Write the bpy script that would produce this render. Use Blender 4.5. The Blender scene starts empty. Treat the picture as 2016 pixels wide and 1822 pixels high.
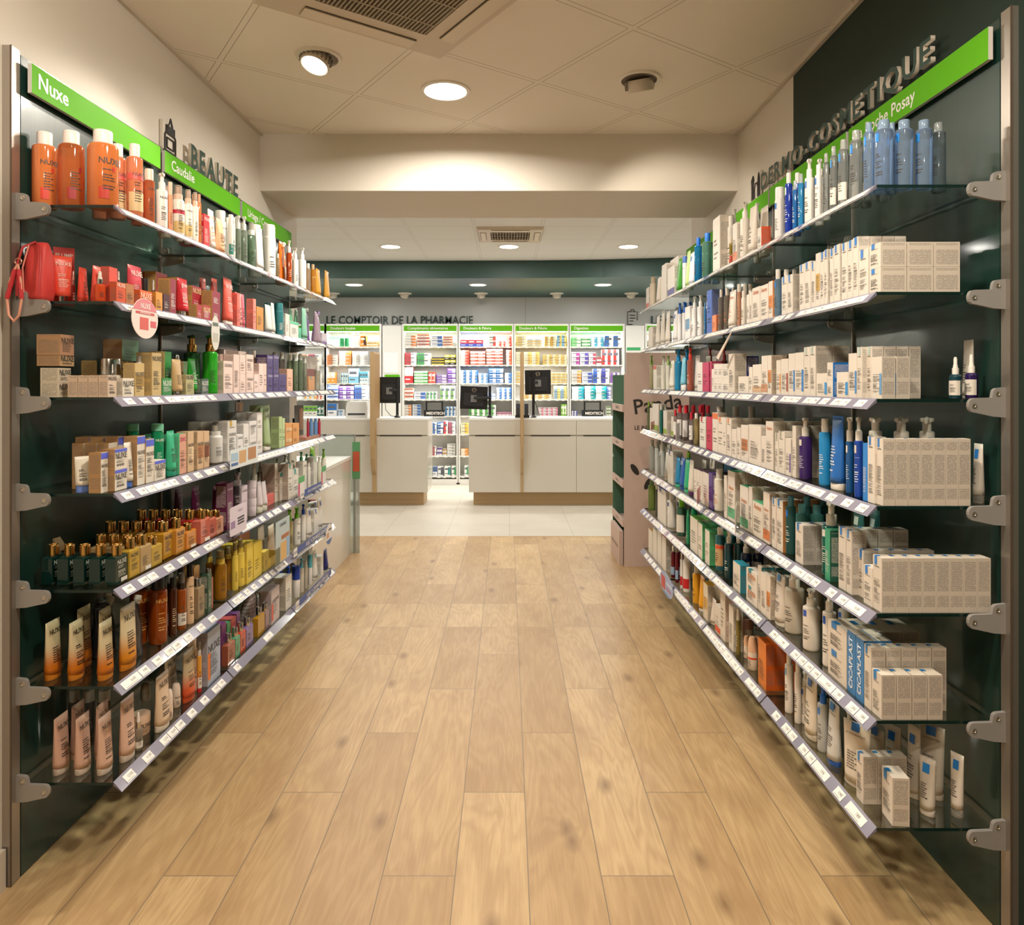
import bpy, bmesh, math, random
from mathutils import Vector, Matrix
# ---------------------------------------------------------------- camera, world, exposure, lamps
PI = math.pi
SC = bpy.context.scene
COL = SC.collection
F, CX, HY, EYE = 1404.0, 999.0, 755.0, 1.40      # focal length in px, horizon, eye height (m)
def at(px, py, Y):                               # photo pixel at depth Y -> (X, Z)
    return (px - CX) * Y / F, EYE + (HY - py) * Y / F
cam_d = bpy.data.cameras.new('camera')
cam = bpy.data.objects.new('camera', cam_d); COL.objects.link(cam)
cam.location = (0, 0, EYE); cam.rotation_euler = (PI / 2, 0, 0)
cam_d.sensor_fit = 'HORIZONTAL'; cam_d.sensor_width = 36.0; cam_d.lens = F / 2016 * 36.0
cam_d.shift_x = (1008 - CX) / 2016; cam_d.shift_y = -(911 - HY) / 2016
cam_d.clip_start = 0.02
SC.camera = cam
W = bpy.data.worlds.new('world'); SC.world = W; W.use_nodes = True
W.node_tree.nodes['Background'].inputs[0].default_value = (1.0, 0.86, 0.70, 1)
W.node_tree.nodes['Background'].inputs[1].default_value = 0.02
SC.view_settings.view_transform = 'Standard'; SC.view_settings.look = 'None'
SC.view_settings.exposure = 0.0; SC.view_settings.gamma = 1.0; SC.view_settings.use_curve_mapping = False
SC.cycles.max_bounces = 7; SC.cycles.diffuse_bounces = 4; SC.cycles.glossy_bounces = 3
SC.cycles.transmission_bounces = 4; SC.cycles.transparent_max_bounces = 24
SC.cycles.caustics_reflective = False; SC.cycles.caustics_refractive = False
SC.cycles.sample_clamp_indirect = 6.0
WARM = (1.0, 0.89, 0.75); NEUT = (1.0, 0.93, 0.83)
def area_lamp(loc, power, size, color=WARM, shape='DISK', size_y=None, aim=None, spread=PI):
    d = bpy.data.lights.new('lamp_light', 'AREA'); d.energy = power; d.color = color
    d.shape = shape; d.size = size; d.spread = spread
    if size_y: d.size_y = size_y
    o = bpy.data.objects.new('lamp_light', d); COL.objects.link(o); o.location = loc
    if aim: o.rotation_euler = (Vector(aim) - Vector(loc)).to_track_quat('-Z', 'Y').to_euler()
    return o
def spot_lamp(loc, aim, power, angle=70, blend=.6, color=WARM, r=.035):
    d = bpy.data.lights.new('spot_light', 'SPOT'); d.energy = power; d.color = color
    d.spot_size = math.radians(angle); d.spot_blend = blend; d.shadow_soft_size = r
    o = bpy.data.objects.new('spot_light', d); COL.objects.link(o); o.location = loc
    o.rotation_euler = (Vector(aim) - Vector(loc)).to_track_quat('-Z', 'Y').to_euler()
    return o
CZ = 2.778                                        # ceiling height of the shop aisle
FZ = 2.836                                        # ceiling height of the dispensary
SZ = 2.63                                         # underside of the green soffit
# aisle lamps: the recessed round lights and adjustable spots that carry them are built further down
DOWN = [(-.291, 3.353), (.10, 1.35), (-.05, -.35)]
SPOTS = [(-.795, 3.009, (-1.33, 2.25, 1.80)), (.595, 3.224, (1.05, 4.15, 1.9)),
         (-.62, 1.10, (-1.39, 2.12, 2.58)), (.62, .75, (1.20, 2.6, 1.1))]
for x, y in DOWN:
    area_lamp((x, y, CZ - .012), 34, .19, NEUT if y > 3 else WARM, spread=math.radians(165))
spot_lamp((-.80, 3.00, CZ - .07), SPOTS[0][2], 46, 62)
spot_lamp((.60, 3.23, CZ - .07), SPOTS[1][2], 22, 80)
spot_lamp((-.62, 1.10, CZ - .07), SPOTS[2][2], 58, 64, .4)
spot_lamp((.62, .75, CZ - .07), SPOTS[3][2], 45, 90)
FAR_DOWN = [(at(px, py, 7.47)[0], 7.47, FZ) for px, py in ((769, 484), (1002, 485), (1237, 486))] + \
           [(at(535, 484, 7.47)[0], 7.47, FZ), (at(1470, 484, 7.47)[0], 7.47, FZ)] + \
           [(x, 8.88, SZ) for x in (-1.91, -.367, 1.19, 2.75)] + [(-1.3, 5.7, FZ), (1.3, 5.7, FZ)]
for x, y, z in FAR_DOWN:
    area_lamp((x, y, z - .012), 15, .19, (1.0, .95, .88))

# ---------------------------------------------------------------- materials
def s2l(c):
    return tuple(((v / 12.92) if v <= .04045 else ((v + .055) / 1.055) ** 2.4) for v in c)
def hexc(h):
    h = h.lstrip('#')
    if len(h) == 3: h = ''.join(a + a for a in h)
    return s2l(tuple(int(h[i:i + 2], 16) / 255 for i in (0, 2, 4)))
_M = {}
def nm(name):
    m = bpy.data.materials.new(name); m.use_nodes = True
    nt = m.node_tree; b = nt.nodes['Principled BSDF']
    return m, nt, b
def N(nt, t, **kw):
    n = nt.nodes.new(t)
    for k, v in kw.items(): setattr(n, k, v)
    return n
def MATH(nt, op, a, b=None, c=None, clamp=False):
    n = nt.nodes.new('ShaderNodeMath'); n.operation = op; n.use_clamp = clamp
    for i, v in enumerate((a, b, c)):
        if v is None: continue
        if isinstance(v, (int, float)): n.inputs[i].default_value = v
        else: nt.links.new(v, n.inputs[i])
    return n.outputs[0]
def MIXC(nt, fac, a, b):
    n = nt.nodes.new('ShaderNodeMix'); n.data_type = 'RGBA'
    for i, v in ((0, fac), (6, a), (7, b)):
        if isinstance(v, (int, float)): n.inputs[i].default_value = v
        elif isinstance(v, tuple): n.inputs[i].default_value = (*v[:3], 1)
        else: nt.links.new(v, n.inputs[i])
    return n.outputs[2]
def mat(col, rough=.45, metal=0.0, spec=.5, coat=0.0, bump=0.0):
    k = ('p', col, rough, metal, spec, coat, bump)
    if k in _M: return _M[k]
    m, nt, b = nm('surface_' + str(col).strip('#'))
    c = hexc(col) if isinstance(col, str) else col
    b.inputs['Base Color'].default_value = (*c, 1); b.inputs['Roughness'].default_value = rough
    b.inputs['Metallic'].default_value = metal; b.inputs['Specular IOR Level'].default_value = spec
    b.inputs['Coat Weight'].default_value = coat
    # a faint mottling keeps every surface procedural rather than flat
    tc = N(nt, 'ShaderNodeTexCoord'); no = N(nt, 'ShaderNodeTexNoise'); no.inputs['Scale'].default_value = 9
    nt.links.new(tc.outputs['Object'], no.inputs['Vector'])
    r = MATH(nt, 'MULTIPLY_ADD', no.outputs[0], .12, rough - .06, True); nt.links.new(r, b.inputs['Roughness'])
    if bump:
        bp = N(nt, 'ShaderNodeBump'); bp.inputs['Strength'].default_value = bump
        no.inputs['Scale'].default_value = 260; nt.links.new(no.outputs[0], bp.inputs['Height']); nt.links.new(bp.outputs[0], b.inputs['Normal'])
    _M[k] = m; return m
def clear(col, dens=.35, rough=.06):
    """tinted clear plastic or thin glass: part lets light through, part has the tint, glossy on top"""
    k = ('c', col, dens, rough)
    if k in _M: return _M[k]
    m, nt, b = nm('clear_' + col.strip('#')); c = hexc(col)
    b.inputs['Base Color'].default_value = (*c, 1); b.inputs['Roughness'].default_value = rough
    b.inputs['Coat Weight'].default_value = .3
    tr = N(nt, 'ShaderNodeBsdfTransparent'); tr.inputs[0].default_value = (*[min(1, v * .75 + .25) for v in c], 1)
    mx = N(nt, 'ShaderNodeMixShader'); fr = N(nt, 'ShaderNodeFresnel'); fr.inputs[0].default_value = 1.45
    f = MATH(nt, 'MULTIPLY_ADD', fr.outputs[0], 1 - dens, dens, True)
    nt.links.new(f, mx.inputs[0]); nt.links.new(tr.outputs[0], mx.inputs[1]); nt.links.new(b.outputs[0], mx.inputs[2])
    nt.links.new(mx.outputs[0], nt.nodes['Material Output'].inputs[0])
    _M[k] = m; return m
def grad(bottom, top, z0=0.0, z1=1.0, rough=.4):
    """two-colour fade printed on a tube or bottle (bottom to top of the thing)"""
    k = ('g', bottom, top, z0, z1, rough)
    if k in _M: return _M[k]
    m, nt, b = nm('fade_' + bottom.strip('#')); tc = N(nt, 'ShaderNodeTexCoord'); sp = N(nt, 'ShaderNodeSeparateXYZ')
    nt.links.new(tc.outputs['Generated'], sp.inputs[0])
    mr = N(nt, 'ShaderNodeMapRange'); mr.interpolation_type = 'SMOOTHSTEP'
    mr.inputs[1].default_value = z0; mr.inputs[2].default_value = z1; nt.links.new(sp.outputs[2], mr.inputs[0])
    nt.links.new(MIXC(nt, mr.outputs[0], hexc(bottom), hexc(top)), b.inputs['Base Color']); b.inputs['Roughness'].default_value = rough
    _M[k] = m; return m
def fine(base, ink='777777', pitch=.0031, amount=.75):
    """small print: paragraphs of ragged lines, as on the back of a carton"""
    k = ('f', base, ink, pitch, amount)
    if k in _M: return _M[k]
    m, nt, b = nm('small_print_' + base.strip('#'))
    tc = N(nt, 'ShaderNodeTexCoord'); sp = N(nt, 'ShaderNodeSeparateXYZ'); nt.links.new(tc.outputs['Object'], sp.inputs[0])
    sg = N(nt, 'ShaderNodeSeparateXYZ'); nt.links.new(tc.outputs['Generated'], sg.inputs[0])
    z = MATH(nt, 'DIVIDE', sp.outputs[2], pitch); row = MATH(nt, 'FLOOR', z); fr = MATH(nt, 'FRACT', z)
    line = MATH(nt, 'GREATER_THAN', fr, .45)
    cv = N(nt, 'ShaderNodeCombineXYZ')
    nt.links.new(MATH(nt, 'MULTIPLY', sp.outputs[0], 420.0), cv.inputs[0]); nt.links.new(MATH(nt, 'MULTIPLY', sp.outputs[1], 420.0), cv.inputs[1])
    nt.links.new(MATH(nt, 'MULTIPLY', row, 7.3), cv.inputs[2])
    no = N(nt, 'ShaderNodeTexNoise'); no.inputs['Scale'].default_value = 1.0; no.inputs['Detail'].default_value = 1.0; nt.links.new(cv.outputs[0], no.inputs['Vector'])
    words = MATH(nt, 'GREATER_THAN', no.outputs[0], .40)
    rn = N(nt, 'ShaderNodeTexWhiteNoise', noise_dimensions='1D'); nt.links.new(MATH(nt, 'FLOOR', MATH(nt, 'DIVIDE', row, 4.0)), rn.inputs['W'])
    para = MATH(nt, 'GREATER_THAN', rn.outputs[0], .12)
    rl = N(nt, 'ShaderNodeTexWhiteNoise', noise_dimensions='1D'); nt.links.new(row, rl.inputs['W'])
    yy = MATH(nt, 'ADD', MATH(nt, 'ABSOLUTE', MATH(nt, 'SUBTRACT', sg.outputs[1], .5)), 0.0)
    xx = MATH(nt, 'ABSOLUTE', MATH(nt, 'SUBTRACT', sg.outputs[0], .5))
    inx = MATH(nt, 'MAXIMUM', MATH(nt, 'LESS_THAN', yy, .42), 0.0)
    inz = MATH(nt, 'MULTIPLY', MATH(nt, 'GREATER_THAN', sg.outputs[2], .10), MATH(nt, 'LESS_THAN', sg.outputs[2], .95))
    f = MATH(nt, 'MULTIPLY', MATH(nt, 'MULTIPLY', line, words), MATH(nt, 'MULTIPLY', MATH(nt, 'MULTIPLY', inx, inz), MATH(nt, 'MULTIPLY', para, amount)))
    nt.links.new(MIXC(nt, f, hexc(base), hexc(ink)), b.inputs['Base Color']); b.inputs['Roughness'].default_value = .5
    _M[k] = m; return m
def emit(col, s):
    k = ('e', col, s)
    if k in _M: return _M[k]
    m, nt, b = nm('glow'); b.inputs['Base Color'].default_value = (*hexc(col), 1)
    b.inputs['Emission Color'].default_value = (*hexc(col), 1); b.inputs['Emission Strength'].default_value = s
    _M[k] = m; return m

# ---------------------------------------------------------------- mesh helpers
def link(name, me, mats, parent=None, loc=(0, 0, 0), rz=0.0):
    o = bpy.data.objects.new(name, me); COL.objects.link(o)
    if not isinstance(mats, (list, tuple)): mats = [mats]
    if len(me.materials) == 0:
        for m in mats: me.materials.append(m)
    o.parent = parent; o.location = loc; o.rotation_euler = (0, 0, rz)
    return o
def mesh(verts, faces, smooth=False, mi=None):
    me = bpy.data.meshes.new('mesh'); me.from_pydata([tuple(v) for v in verts], [], faces)
    if smooth: me.polygons.foreach_set('use_smooth', [True] * len(me.polygons))
    if mi: me.polygons.foreach_set('material_index', mi)
    me.update(); return me
class MB:
    def __init__(s): s.v = []; s.f = []; s.mi = []; s.sm = []
    def add(s, verts, faces, mi=0, smooth=False, M=None):
        n = len(s.v)
        s.v += [tuple(M @ Vector(v)) if M else tuple(v) for v in verts]
        for k, f in enumerate(faces):
            s.f.append(tuple(i + n for i in f)); s.mi.append(mi[k] if isinstance(mi, (list, tuple)) else mi); s.sm.append(smooth)
        return s
    def box(s, x0, x1, y0, y1, z0, z1, mi=0, M=None):
        v = [(x0, y0, z0), (x1, y0, z0), (x1, y1, z0), (x0, y1, z0), (x0, y0, z1), (x1, y0, z1), (x1, y1, z1), (x0, y1, z1)]
        # faces: bottom, top, front(-y), right(+x), back(+y), left(-x)
        return s.add(v, [(3, 2, 1, 0), (4, 5, 6, 7), (0, 1, 5, 4), (1, 2, 6, 5), (2, 3, 7, 6), (3, 0, 4, 7)], mi, False, M)
    def lathe(s, prof, n=20, sx=1.0, sy=1.0, c=(0, 0, 0), mi=0, M=None):
        v = []; f = []
        for r, z in prof:
            for k in range(n):
                a = 2 * PI * k / n; v.append((c[0] + r * math.cos(a) * sx, c[1] + r * math.sin(a) * sy, c[2] + z))
        for j in range(len(prof) - 1):
            for k in range(n):
                a = j * n + k; b = j * n + (k + 1) % n; f.append((a, b, b + n, a + n))
        f.append(tuple(reversed(range(n)))); f.append(tuple(range((len(prof) - 1) * n, len(prof) * n)))
        return s.add(v, f, mi, True, M)
    def tube(s, pts, r, n=8, mi=0):
        pts = [Vector(p) for p in pts]; v = []; f = []
        for i, p in enumerate(pts):
            t = (pts[min(i + 1, len(pts) - 1)] - pts[max(i - 1, 0)]).normalized()
            a = t.orthogonal().normalized() if i == 0 else (pa - t * pa.dot(t)).normalized()
            pa = a; b = t.cross(a); rr = r[i] if isinstance(r, (list, tuple)) else r
            for k in range(n):
                q = 2 * PI * k / n; v.append(p + (a * math.cos(q) + b * math.sin(q)) * rr)
        for j in range(len(pts) - 1):
            for k in range(n):
                a = j * n + k; b = j * n + (k + 1) % n; f.append((a, b, b + n, a + n))
        f.append(tuple(reversed(range(n)))); f.append(tuple(range((len(pts) - 1) * n, len(pts) * n)))
        return s.add(v, f, mi, True)
    def prism(s, poly, y0, y1, mi=0, M=None):
        """extrude an (x,z) outline from y0 to y1"""
        n = len(poly); v = [(x, y0, z) for x, z in poly] + [(x, y1, z) for x, z in poly]
        f = [tuple(range(n)), tuple(reversed(range(n, 2 * n)))] + [(i + n, (i + 1) % n + n, (i + 1) % n, i) for i in range(n)]
        return s.add(v, f, mi, False, M)
    def me(s):
        me = bpy.data.meshes.new('mesh'); me.from_pydata(s.v, [], s.f)
        me.polygons.foreach_set('material_index', s.mi); me.polygons.foreach_set('use_smooth', s.sm)
        me.update()
        if any(s.sm):
            try: me.set_sharp_from_angle(angle=math.radians(40))
            except Exception: pass
        return me
    def obj(s, name, mats, parent=None, loc=(0, 0, 0), rz=0.0): return link(name, s.me(), mats, parent, loc, rz)
def tag(o, label=None, cat=None, group=None, kind=None):
    if label: o['label'] = label
    if cat: o['category'] = cat
    if group: o['group'] = group
    if kind: o['kind'] = kind
    return o
def struct(o): o['kind'] = 'structure'; return o
def empty(name, loc=(0, 0, 0), rz=0.0):
    o = bpy.data.objects.new(name, None); COL.objects.link(o); o.location = loc; o.rotation_euler = (0, 0, rz)
    o.empty_display_size = .02; return o
def copy_tree(o, parent=None):
    c = o.copy(); COL.objects.link(c)
    if parent is not None: c.parent = parent
    for ch in [x for x in o.children]: copy_tree(ch, c)
    return c
_T = {}
def text_mesh(txt, depth=0.0, bold=0.0, res=2):
    """flat lettering, cap height about 0.7, centred, in the local xz plane facing -y"""
    k = (txt, depth, bold, res)
    if k in _T: return _T[k]
    cu = bpy.data.curves.new('lettering', 'FONT'); cu.body = txt; cu.align_x = 'CENTER'; cu.align_y = 'CENTER'
    cu.resolution_u = res; cu.extrude = depth; cu.offset = bold; cu.fill_mode = 'BOTH' if depth else 'FRONT'
    o = bpy.data.objects.new('lettering', cu); COL.objects.link(o)
    me = bpy.data.meshes.new_from_object(o); me.transform(Matrix.Rotation(PI / 2, 4, 'X'))
    bpy.data.objects.remove(o); bpy.data.curves.remove(cu)
    _T[k] = me; return me
_TC = {}
def lettering(txt, size, material, parent=None, loc=(0, 0, 0), rz=0.0, ry=0.0, name='lettering', depth=0.0, bold=0.0, bend=0.0, sx=1.0, sy=1.0):
    k = (txt, round(size, 4), material.name, round(depth, 4), bold, round(bend, 4), round(sx, 3), round(ry, 3), round(sy, 3))
    if k not in _TC:
        me = text_mesh(txt, depth / size if depth else 0, bold).copy()
        me.transform(Matrix.Diagonal((size * sx, size, size, 1)))
        if ry: me.transform(Matrix.Rotation(ry, 4, 'Y'))
        if bend:
            for v in me.vertices:
                a = v.co.x / bend; v.co.x = math.sin(a) * bend; v.co.y = v.co.y + (1 - math.cos(a)) * bend * sy
        me.materials.clear(); me.materials.append(material); _TC[k] = me
    o = bpy.data.objects.new(name, _TC[k]); COL.objects.link(o); o.parent = parent
    o.location = loc; o.rotation_euler = (0, 0, rz); return o
# ---------------------------------------------------------------- the room
def floor_mat():
    m, nt, b = nm('oak_plank_tiles'); g = N(nt, 'ShaderNodeNewGeometry'); sp = N(nt, 'ShaderNodeSeparateXYZ'); nt.links.new(g.outputs['Position'], sp.inputs[0])
    X, Y = sp.outputs[0], sp.outputs[1]
    PW, PL = .2075, 1.242
    u = MATH(nt, 'DIVIDE', MATH(nt, 'ADD', X, .356 + PW * 30), PW); idx = MATH(nt, 'FLOOR', u); fu = MATH(nt, 'FRACT', u)
    ph = MATH(nt, 'MULTIPLY', MATH(nt, 'MODULO', idx, 3.0), .414)
    v1 = MATH(nt, 'DIVIDE', MATH(nt, 'ADD', MATH(nt, 'SUBTRACT', Y, ph), 20 * PL - 2.026), PL)
    ph2 = MATH(nt, 'MULTIPLY', MATH(nt, 'MODULO', MATH(nt, 'MULTIPLY', idx, 2.0), 3.0), .43)
    v2 = MATH(nt, 'DIVIDE', MATH(nt, 'ADD', MATH(nt, 'SUBTRACT', Y, ph2), 20 * PL - 4.529), PL)
    v3 = MATH(nt, 'DIVIDE', MATH(nt, 'SUBTRACT', Y, 4.095), .434)
    a = MATH(nt, 'GREATER_THAN', Y, 4.529); c = MATH(nt, 'MULTIPLY', MATH(nt, 'GREATER_THAN', Y, 4.095), MATH(nt, 'SUBTRACT', 1.0, a))
    def sel(p, q, r):  # p near, q strip, r far
        return MATH(nt, 'ADD', MATH(nt, 'ADD', MATH(nt, 'MULTIPLY', r, a), MATH(nt, 'MULTIPLY', q, c)), MATH(nt, 'MULTIPLY', p, MATH(nt, 'SUBTRACT', MATH(nt, 'SUBTRACT', 1.0, a), c)))
    row = sel(MATH(nt, 'FLOOR', v1), 100.0, MATH(nt, 'ADD', MATH(nt, 'FLOOR', v2), 200.0))
    fv = sel(MATH(nt, 'MULTIPLY', MATH(nt, 'FRACT', v1), PL), MATH(nt, 'MULTIPLY', v3, .434), MATH(nt, 'MULTIPLY', MATH(nt, 'FRACT', v2), PL))
    ln = sel(PL, .434, PL)
    dv = MATH(nt, 'MINIMUM', fv, MATH(nt, 'SUBTRACT', ln, fv))
    du = MATH(nt, 'MULTIPLY', MATH(nt, 'MINIMUM', fu, MATH(nt, 'SUBTRACT', 1.0, fu)), PW)
    d = MATH(nt, 'MINIMUM', du, dv)
    gro = N(nt, 'ShaderNodeMapRange'); gro.inputs[1].default_value = .0009; gro.inputs[2].default_value = .0020; nt.links.new(d, gro.inputs[0])
    # per plank random
    cv = N(nt, 'ShaderNodeCombineXYZ'); nt.links.new(idx, cv.inputs[0]); nt.links.new(row, cv.inputs[1])
    wn = N(nt, 'ShaderNodeTexWhiteNoise', noise_dimensions='2D'); nt.links.new(cv.outputs[0], wn.inputs['Vector'])
    rs = N(nt, 'ShaderNodeSeparateColor'); nt.links.new(wn.outputs['Color'], rs.inputs[0])
    # grain coordinates: stretched along the plank, shifted by plank
    gx = MATH(nt, 'MULTIPLY_ADD', rs.outputs[0], 37.0, X); gy = MATH(nt, 'MULTIPLY_ADD', rs.outputs[1], 53.0, Y)
    gv = N(nt, 'ShaderNodeCombineXYZ'); nt.links.new(gx, gv.inputs[0]); nt.links.new(gy, gv.inputs[1])
    mp = N(nt, 'ShaderNodeMapping'); mp.inputs['Scale'].default_value = (7.0, 1.1, 1); nt.links.new(gv.outputs[0], mp.inputs[0])
    n1 = N(nt, 'ShaderNodeTexNoise'); n1.inputs['Scale'].default_value = 1.0; n1.inputs['Detail'].default_value = 3; n1.inputs['Distortion'].default_value = .5; nt.links.new(mp.outputs[0], n1.inputs['Vector'])
    rings = MATH(nt, 'SINE', MATH(nt, 'MULTIPLY', n1.outputs[0], 75.0))
    mp2 = N(nt, 'ShaderNodeMapping'); mp2.inputs['Scale'].default_value = (170.0, 7.0, 1); nt.links.new(gv.outputs[0], mp2.inputs[0])
    n2 = N(nt, 'ShaderNodeTexNoise'); n2.inputs['Scale'].default_value = 1.0; n2.inputs['Detail'].default_value = 4; nt.links.new(mp2.outputs[0], n2.inputs['Vector'])
    mp3 = N(nt, 'ShaderNodeMapping'); mp3.inputs['Scale'].default_value = (9.0, 3.0, 1); nt.links.new(gv.outputs[0], mp3.inputs[0])
    n3 = N(nt, 'ShaderNodeTexNoise'); n3.inputs['Scale'].default_value = 1.0; n3.inputs['Detail'].default_value = 5; nt.links.new(mp3.outputs[0], n3.inputs['Vector'])
    # knots
    mp4 = N(nt, 'ShaderNodeMapping'); mp4.inputs['Scale'].default_value = (4.2, 2.0, 1); nt.links.new(gv.outputs[0], mp4.inputs[0])
    vo = N(nt, 'ShaderNodeTexVoronoi'); vo.voronoi_dimensions = '2D'; vo.inputs['Scale'].default_value = 1.0; nt.links.new(mp4.outputs[0], vo.inputs['Vector'])
    kd = MATH(nt, 'ADD', vo.outputs['Distance'], MATH(nt, 'MULTIPLY', MATH(nt, 'SUBTRACT', n3.outputs[0], .5), .12))
    kn = N(nt, 'ShaderNodeMapRange'); kn.inputs[1].default_value = .13; kn.inputs[2].default_value = .0; nt.links.new(kd, kn.inputs[0])
    vc = N(nt, 'ShaderNodeSeparateColor'); nt.links.new(vo.outputs['Color'], vc.inputs[0])
    knot = MATH(nt, 'MULTIPLY', kn.outputs[0], MATH(nt, 'GREATER_THAN', vc.outputs[0], .60))
    base = MIXC(nt, rs.outputs[2], hexc('b09166'), hexc('cfb183'))
    bl = N(nt, 'ShaderNodeMapRange'); bl.inputs[1].default_value = .42; bl.inputs[2].default_value = .75; nt.links.new(n3.outputs[0], bl.inputs[0])
    base = MIXC(nt, MATH(nt, 'MULTIPLY', bl.outputs[0], .6), base, hexc('9c7b55'))
    base = MIXC(nt, MATH(nt, 'MULTIPLY_ADD', rings, .13, .13), base, hexc('94704a'))
    base = MIXC(nt, MATH(nt, 'MULTIPLY', MATH(nt, 'SUBTRACT', n2.outputs[0], .3, None, True), .55), base, hexc('8a6845'))
    base = MIXC(nt, MATH(nt, 'MULTIPLY', knot, .68), base, hexc('6a4c30'))
    base = MIXC(nt, gro.outputs[0], hexc('7d6d59'), base)
    nt.links.new(base, b.inputs['Base Color'])
    nt.links.new(MATH(nt, 'MULTIPLY_ADD', n2.outputs[0], .25, .30), b.inputs['Roughness'])
    bp = N(nt, 'ShaderNodeBump'); bp.inputs['Strength'].default_value = .25; bp.inputs['Distance'].default_value = .002
    nt.links.new(MATH(nt, 'ADD', gro.outputs[0], MATH(nt, 'MULTIPLY', n2.outputs[0], .25)), bp.inputs['Height']); nt.links.new(bp.outputs[0], b.inputs['Normal'])
    return m
def grid_mat(name, base, seam, cell, ang, ox, oy, w=.003, bar=0.0, rough=.7, mott=.0):
    m, nt, b = nm(name); g = N(nt, 'ShaderNodeNewGeometry'); mp = N(nt, 'ShaderNodeMapping'); mp.vector_type = 'POINT'
    # rotate world xy about (ox, oy)
    sub = N(nt, 'ShaderNodeVectorMath'); sub.operation = 'SUBTRACT'; sub.inputs[1].default_value = (ox, oy, 0); nt.links.new(g.outputs['Position'], sub.inputs[0])
    mp.inputs['Rotation'].default_value = (0, 0, -ang); nt.links.new(sub.outputs[0], mp.inputs[0])
    sp = N(nt, 'ShaderNodeSeparateXYZ'); nt.links.new(mp.outputs[0], sp.inputs[0])
    ds = []
    for k in (0, 1):
        q = MATH(nt, 'FRACT', MATH(nt, 'ADD', MATH(nt, 'DIVIDE', sp.outputs[k], cell[k]), 50.5))
        ds.append(MATH(nt, 'MULTIPLY', MATH(nt, 'ABSOLUTE', MATH(nt, 'SUBTRACT', q, .5)), cell[k]))
    d = MATH(nt, 'MINIMUM', ds[0], ds[1])
    if bar:   # a pale bar with a thin dark joint at each edge
        e = MATH(nt, 'ABSOLUTE', MATH(nt, 'SUBTRACT', d, bar))
        f = MATH(nt, 'MULTIPLY', MATH(nt, 'LESS_THAN', e, w), .75)
    else:
        f = MATH(nt, 'LESS_THAN', d, w)
    no = N(nt, 'ShaderNodeTexNoise'); no.inputs['Scale'].default_value = 3.5; no.inputs['Detail'].default_value = 5; nt.links.new(g.outputs['Position'], no.inputs['Vector'])
    bc = MIXC(nt, MATH(nt, 'MULTIPLY', no.outputs[0], mott), hexc(base), tuple(v * .8 for v in hexc(base)))
    nt.links.new(MIXC(nt, f, bc, hexc(seam)), b.inputs['Base Color']); b.inputs['Roughness'].default_value = rough
    return m
def wall_mat(name, col, rough=.6):
    m, nt, b = nm(name); g = N(nt, 'ShaderNodeNewGeometry')
    no = N(nt, 'ShaderNodeTexNoise'); no.inputs['Scale'].default_value = 2.2; no.inputs['Detail'].default_value = 4; nt.links.new(g.outputs['Position'], no.inputs['Vector'])
    nt.links.new(MIXC(nt, MATH(nt, 'MULTIPLY', no.outputs[0], .18), hexc(col), tuple(v * .86 for v in hexc(col))), b.inputs['Base Color'])
    b.inputs['Roughness'].default_value = rough
    n2 = N(nt, 'ShaderNodeTexNoise'); n2.inputs['Scale'].default_value = 120; nt.links.new(g.outputs['Position'], n2.inputs['Vector'])
    bp = N(nt, 'ShaderNodeBump'); bp.inputs['Strength'].default_value = .05; nt.links.new(n2.outputs[0], bp.inputs['Height']); nt.links.new(bp.outputs[0], b.inputs['Normal'])
    return m
M_WALL = wall_mat('warm_white_wall', 'd9d1c4'); M_DGREEN = wall_mat('dark_green_wall', '152a22', .7)
M_FARW = wall_mat('white_panel_wall', 'dcdcd8', .35); M_SOFF = wall_mat('green_soffit_paint', '2f4b45', .5)
M_CEIL = grid_mat('ceiling_tiles_rotated', 'efe7da', '8d8272', (.625, .605), math.atan2(.355, .512), -.717, 3.403, .0016, .012, .8, .25)
M_CEILF = grid_mat('ceiling_tiles', 'dedcd6', 'a19c92', (.62, .60), 0, -.303, 8.32, .0016, .012, .8, .2)
M_TILE = grid_mat('pale_stone_tiles', 'cfc8ba', 'a79e8e', (.586, .586), 0, .021, 7.05, .0022, 0, .42, .9)
M_OAK = floor_mat()
TL = -.0185                                       # the left fixture and wall lean in by about one degree
def XL(y, x0): return x0 - TL * (y - 2.017)
# floors
mb = MB(); mb.box(-1.60, 3.2, -2.6, 6.53, -.05, 0); struct(mb.obj('floor', [M_OAK]))
mb = MB(); mb.box(-5, 5, 6.53, 11, -.05, 0); mb.box(-5, -1.60, 4.5, 6.53, -.05, 0); mb.box(3.2, 5, 4.5, 6.53, -.05, 0); struct(mb.obj('floor_dispensary', [M_TILE]))
mb = MB(); mb.box(-1.7, 1.7, -2.6, 4.0, CZ, CZ + .05); struct(mb.obj('ceiling', [M_CEIL]))
mb = MB(); mb.box(-5, 5, 4.5, 8.45, FZ, FZ + .05); struct(mb.obj('ceiling_dispensary', [M_CEILF]))
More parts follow.
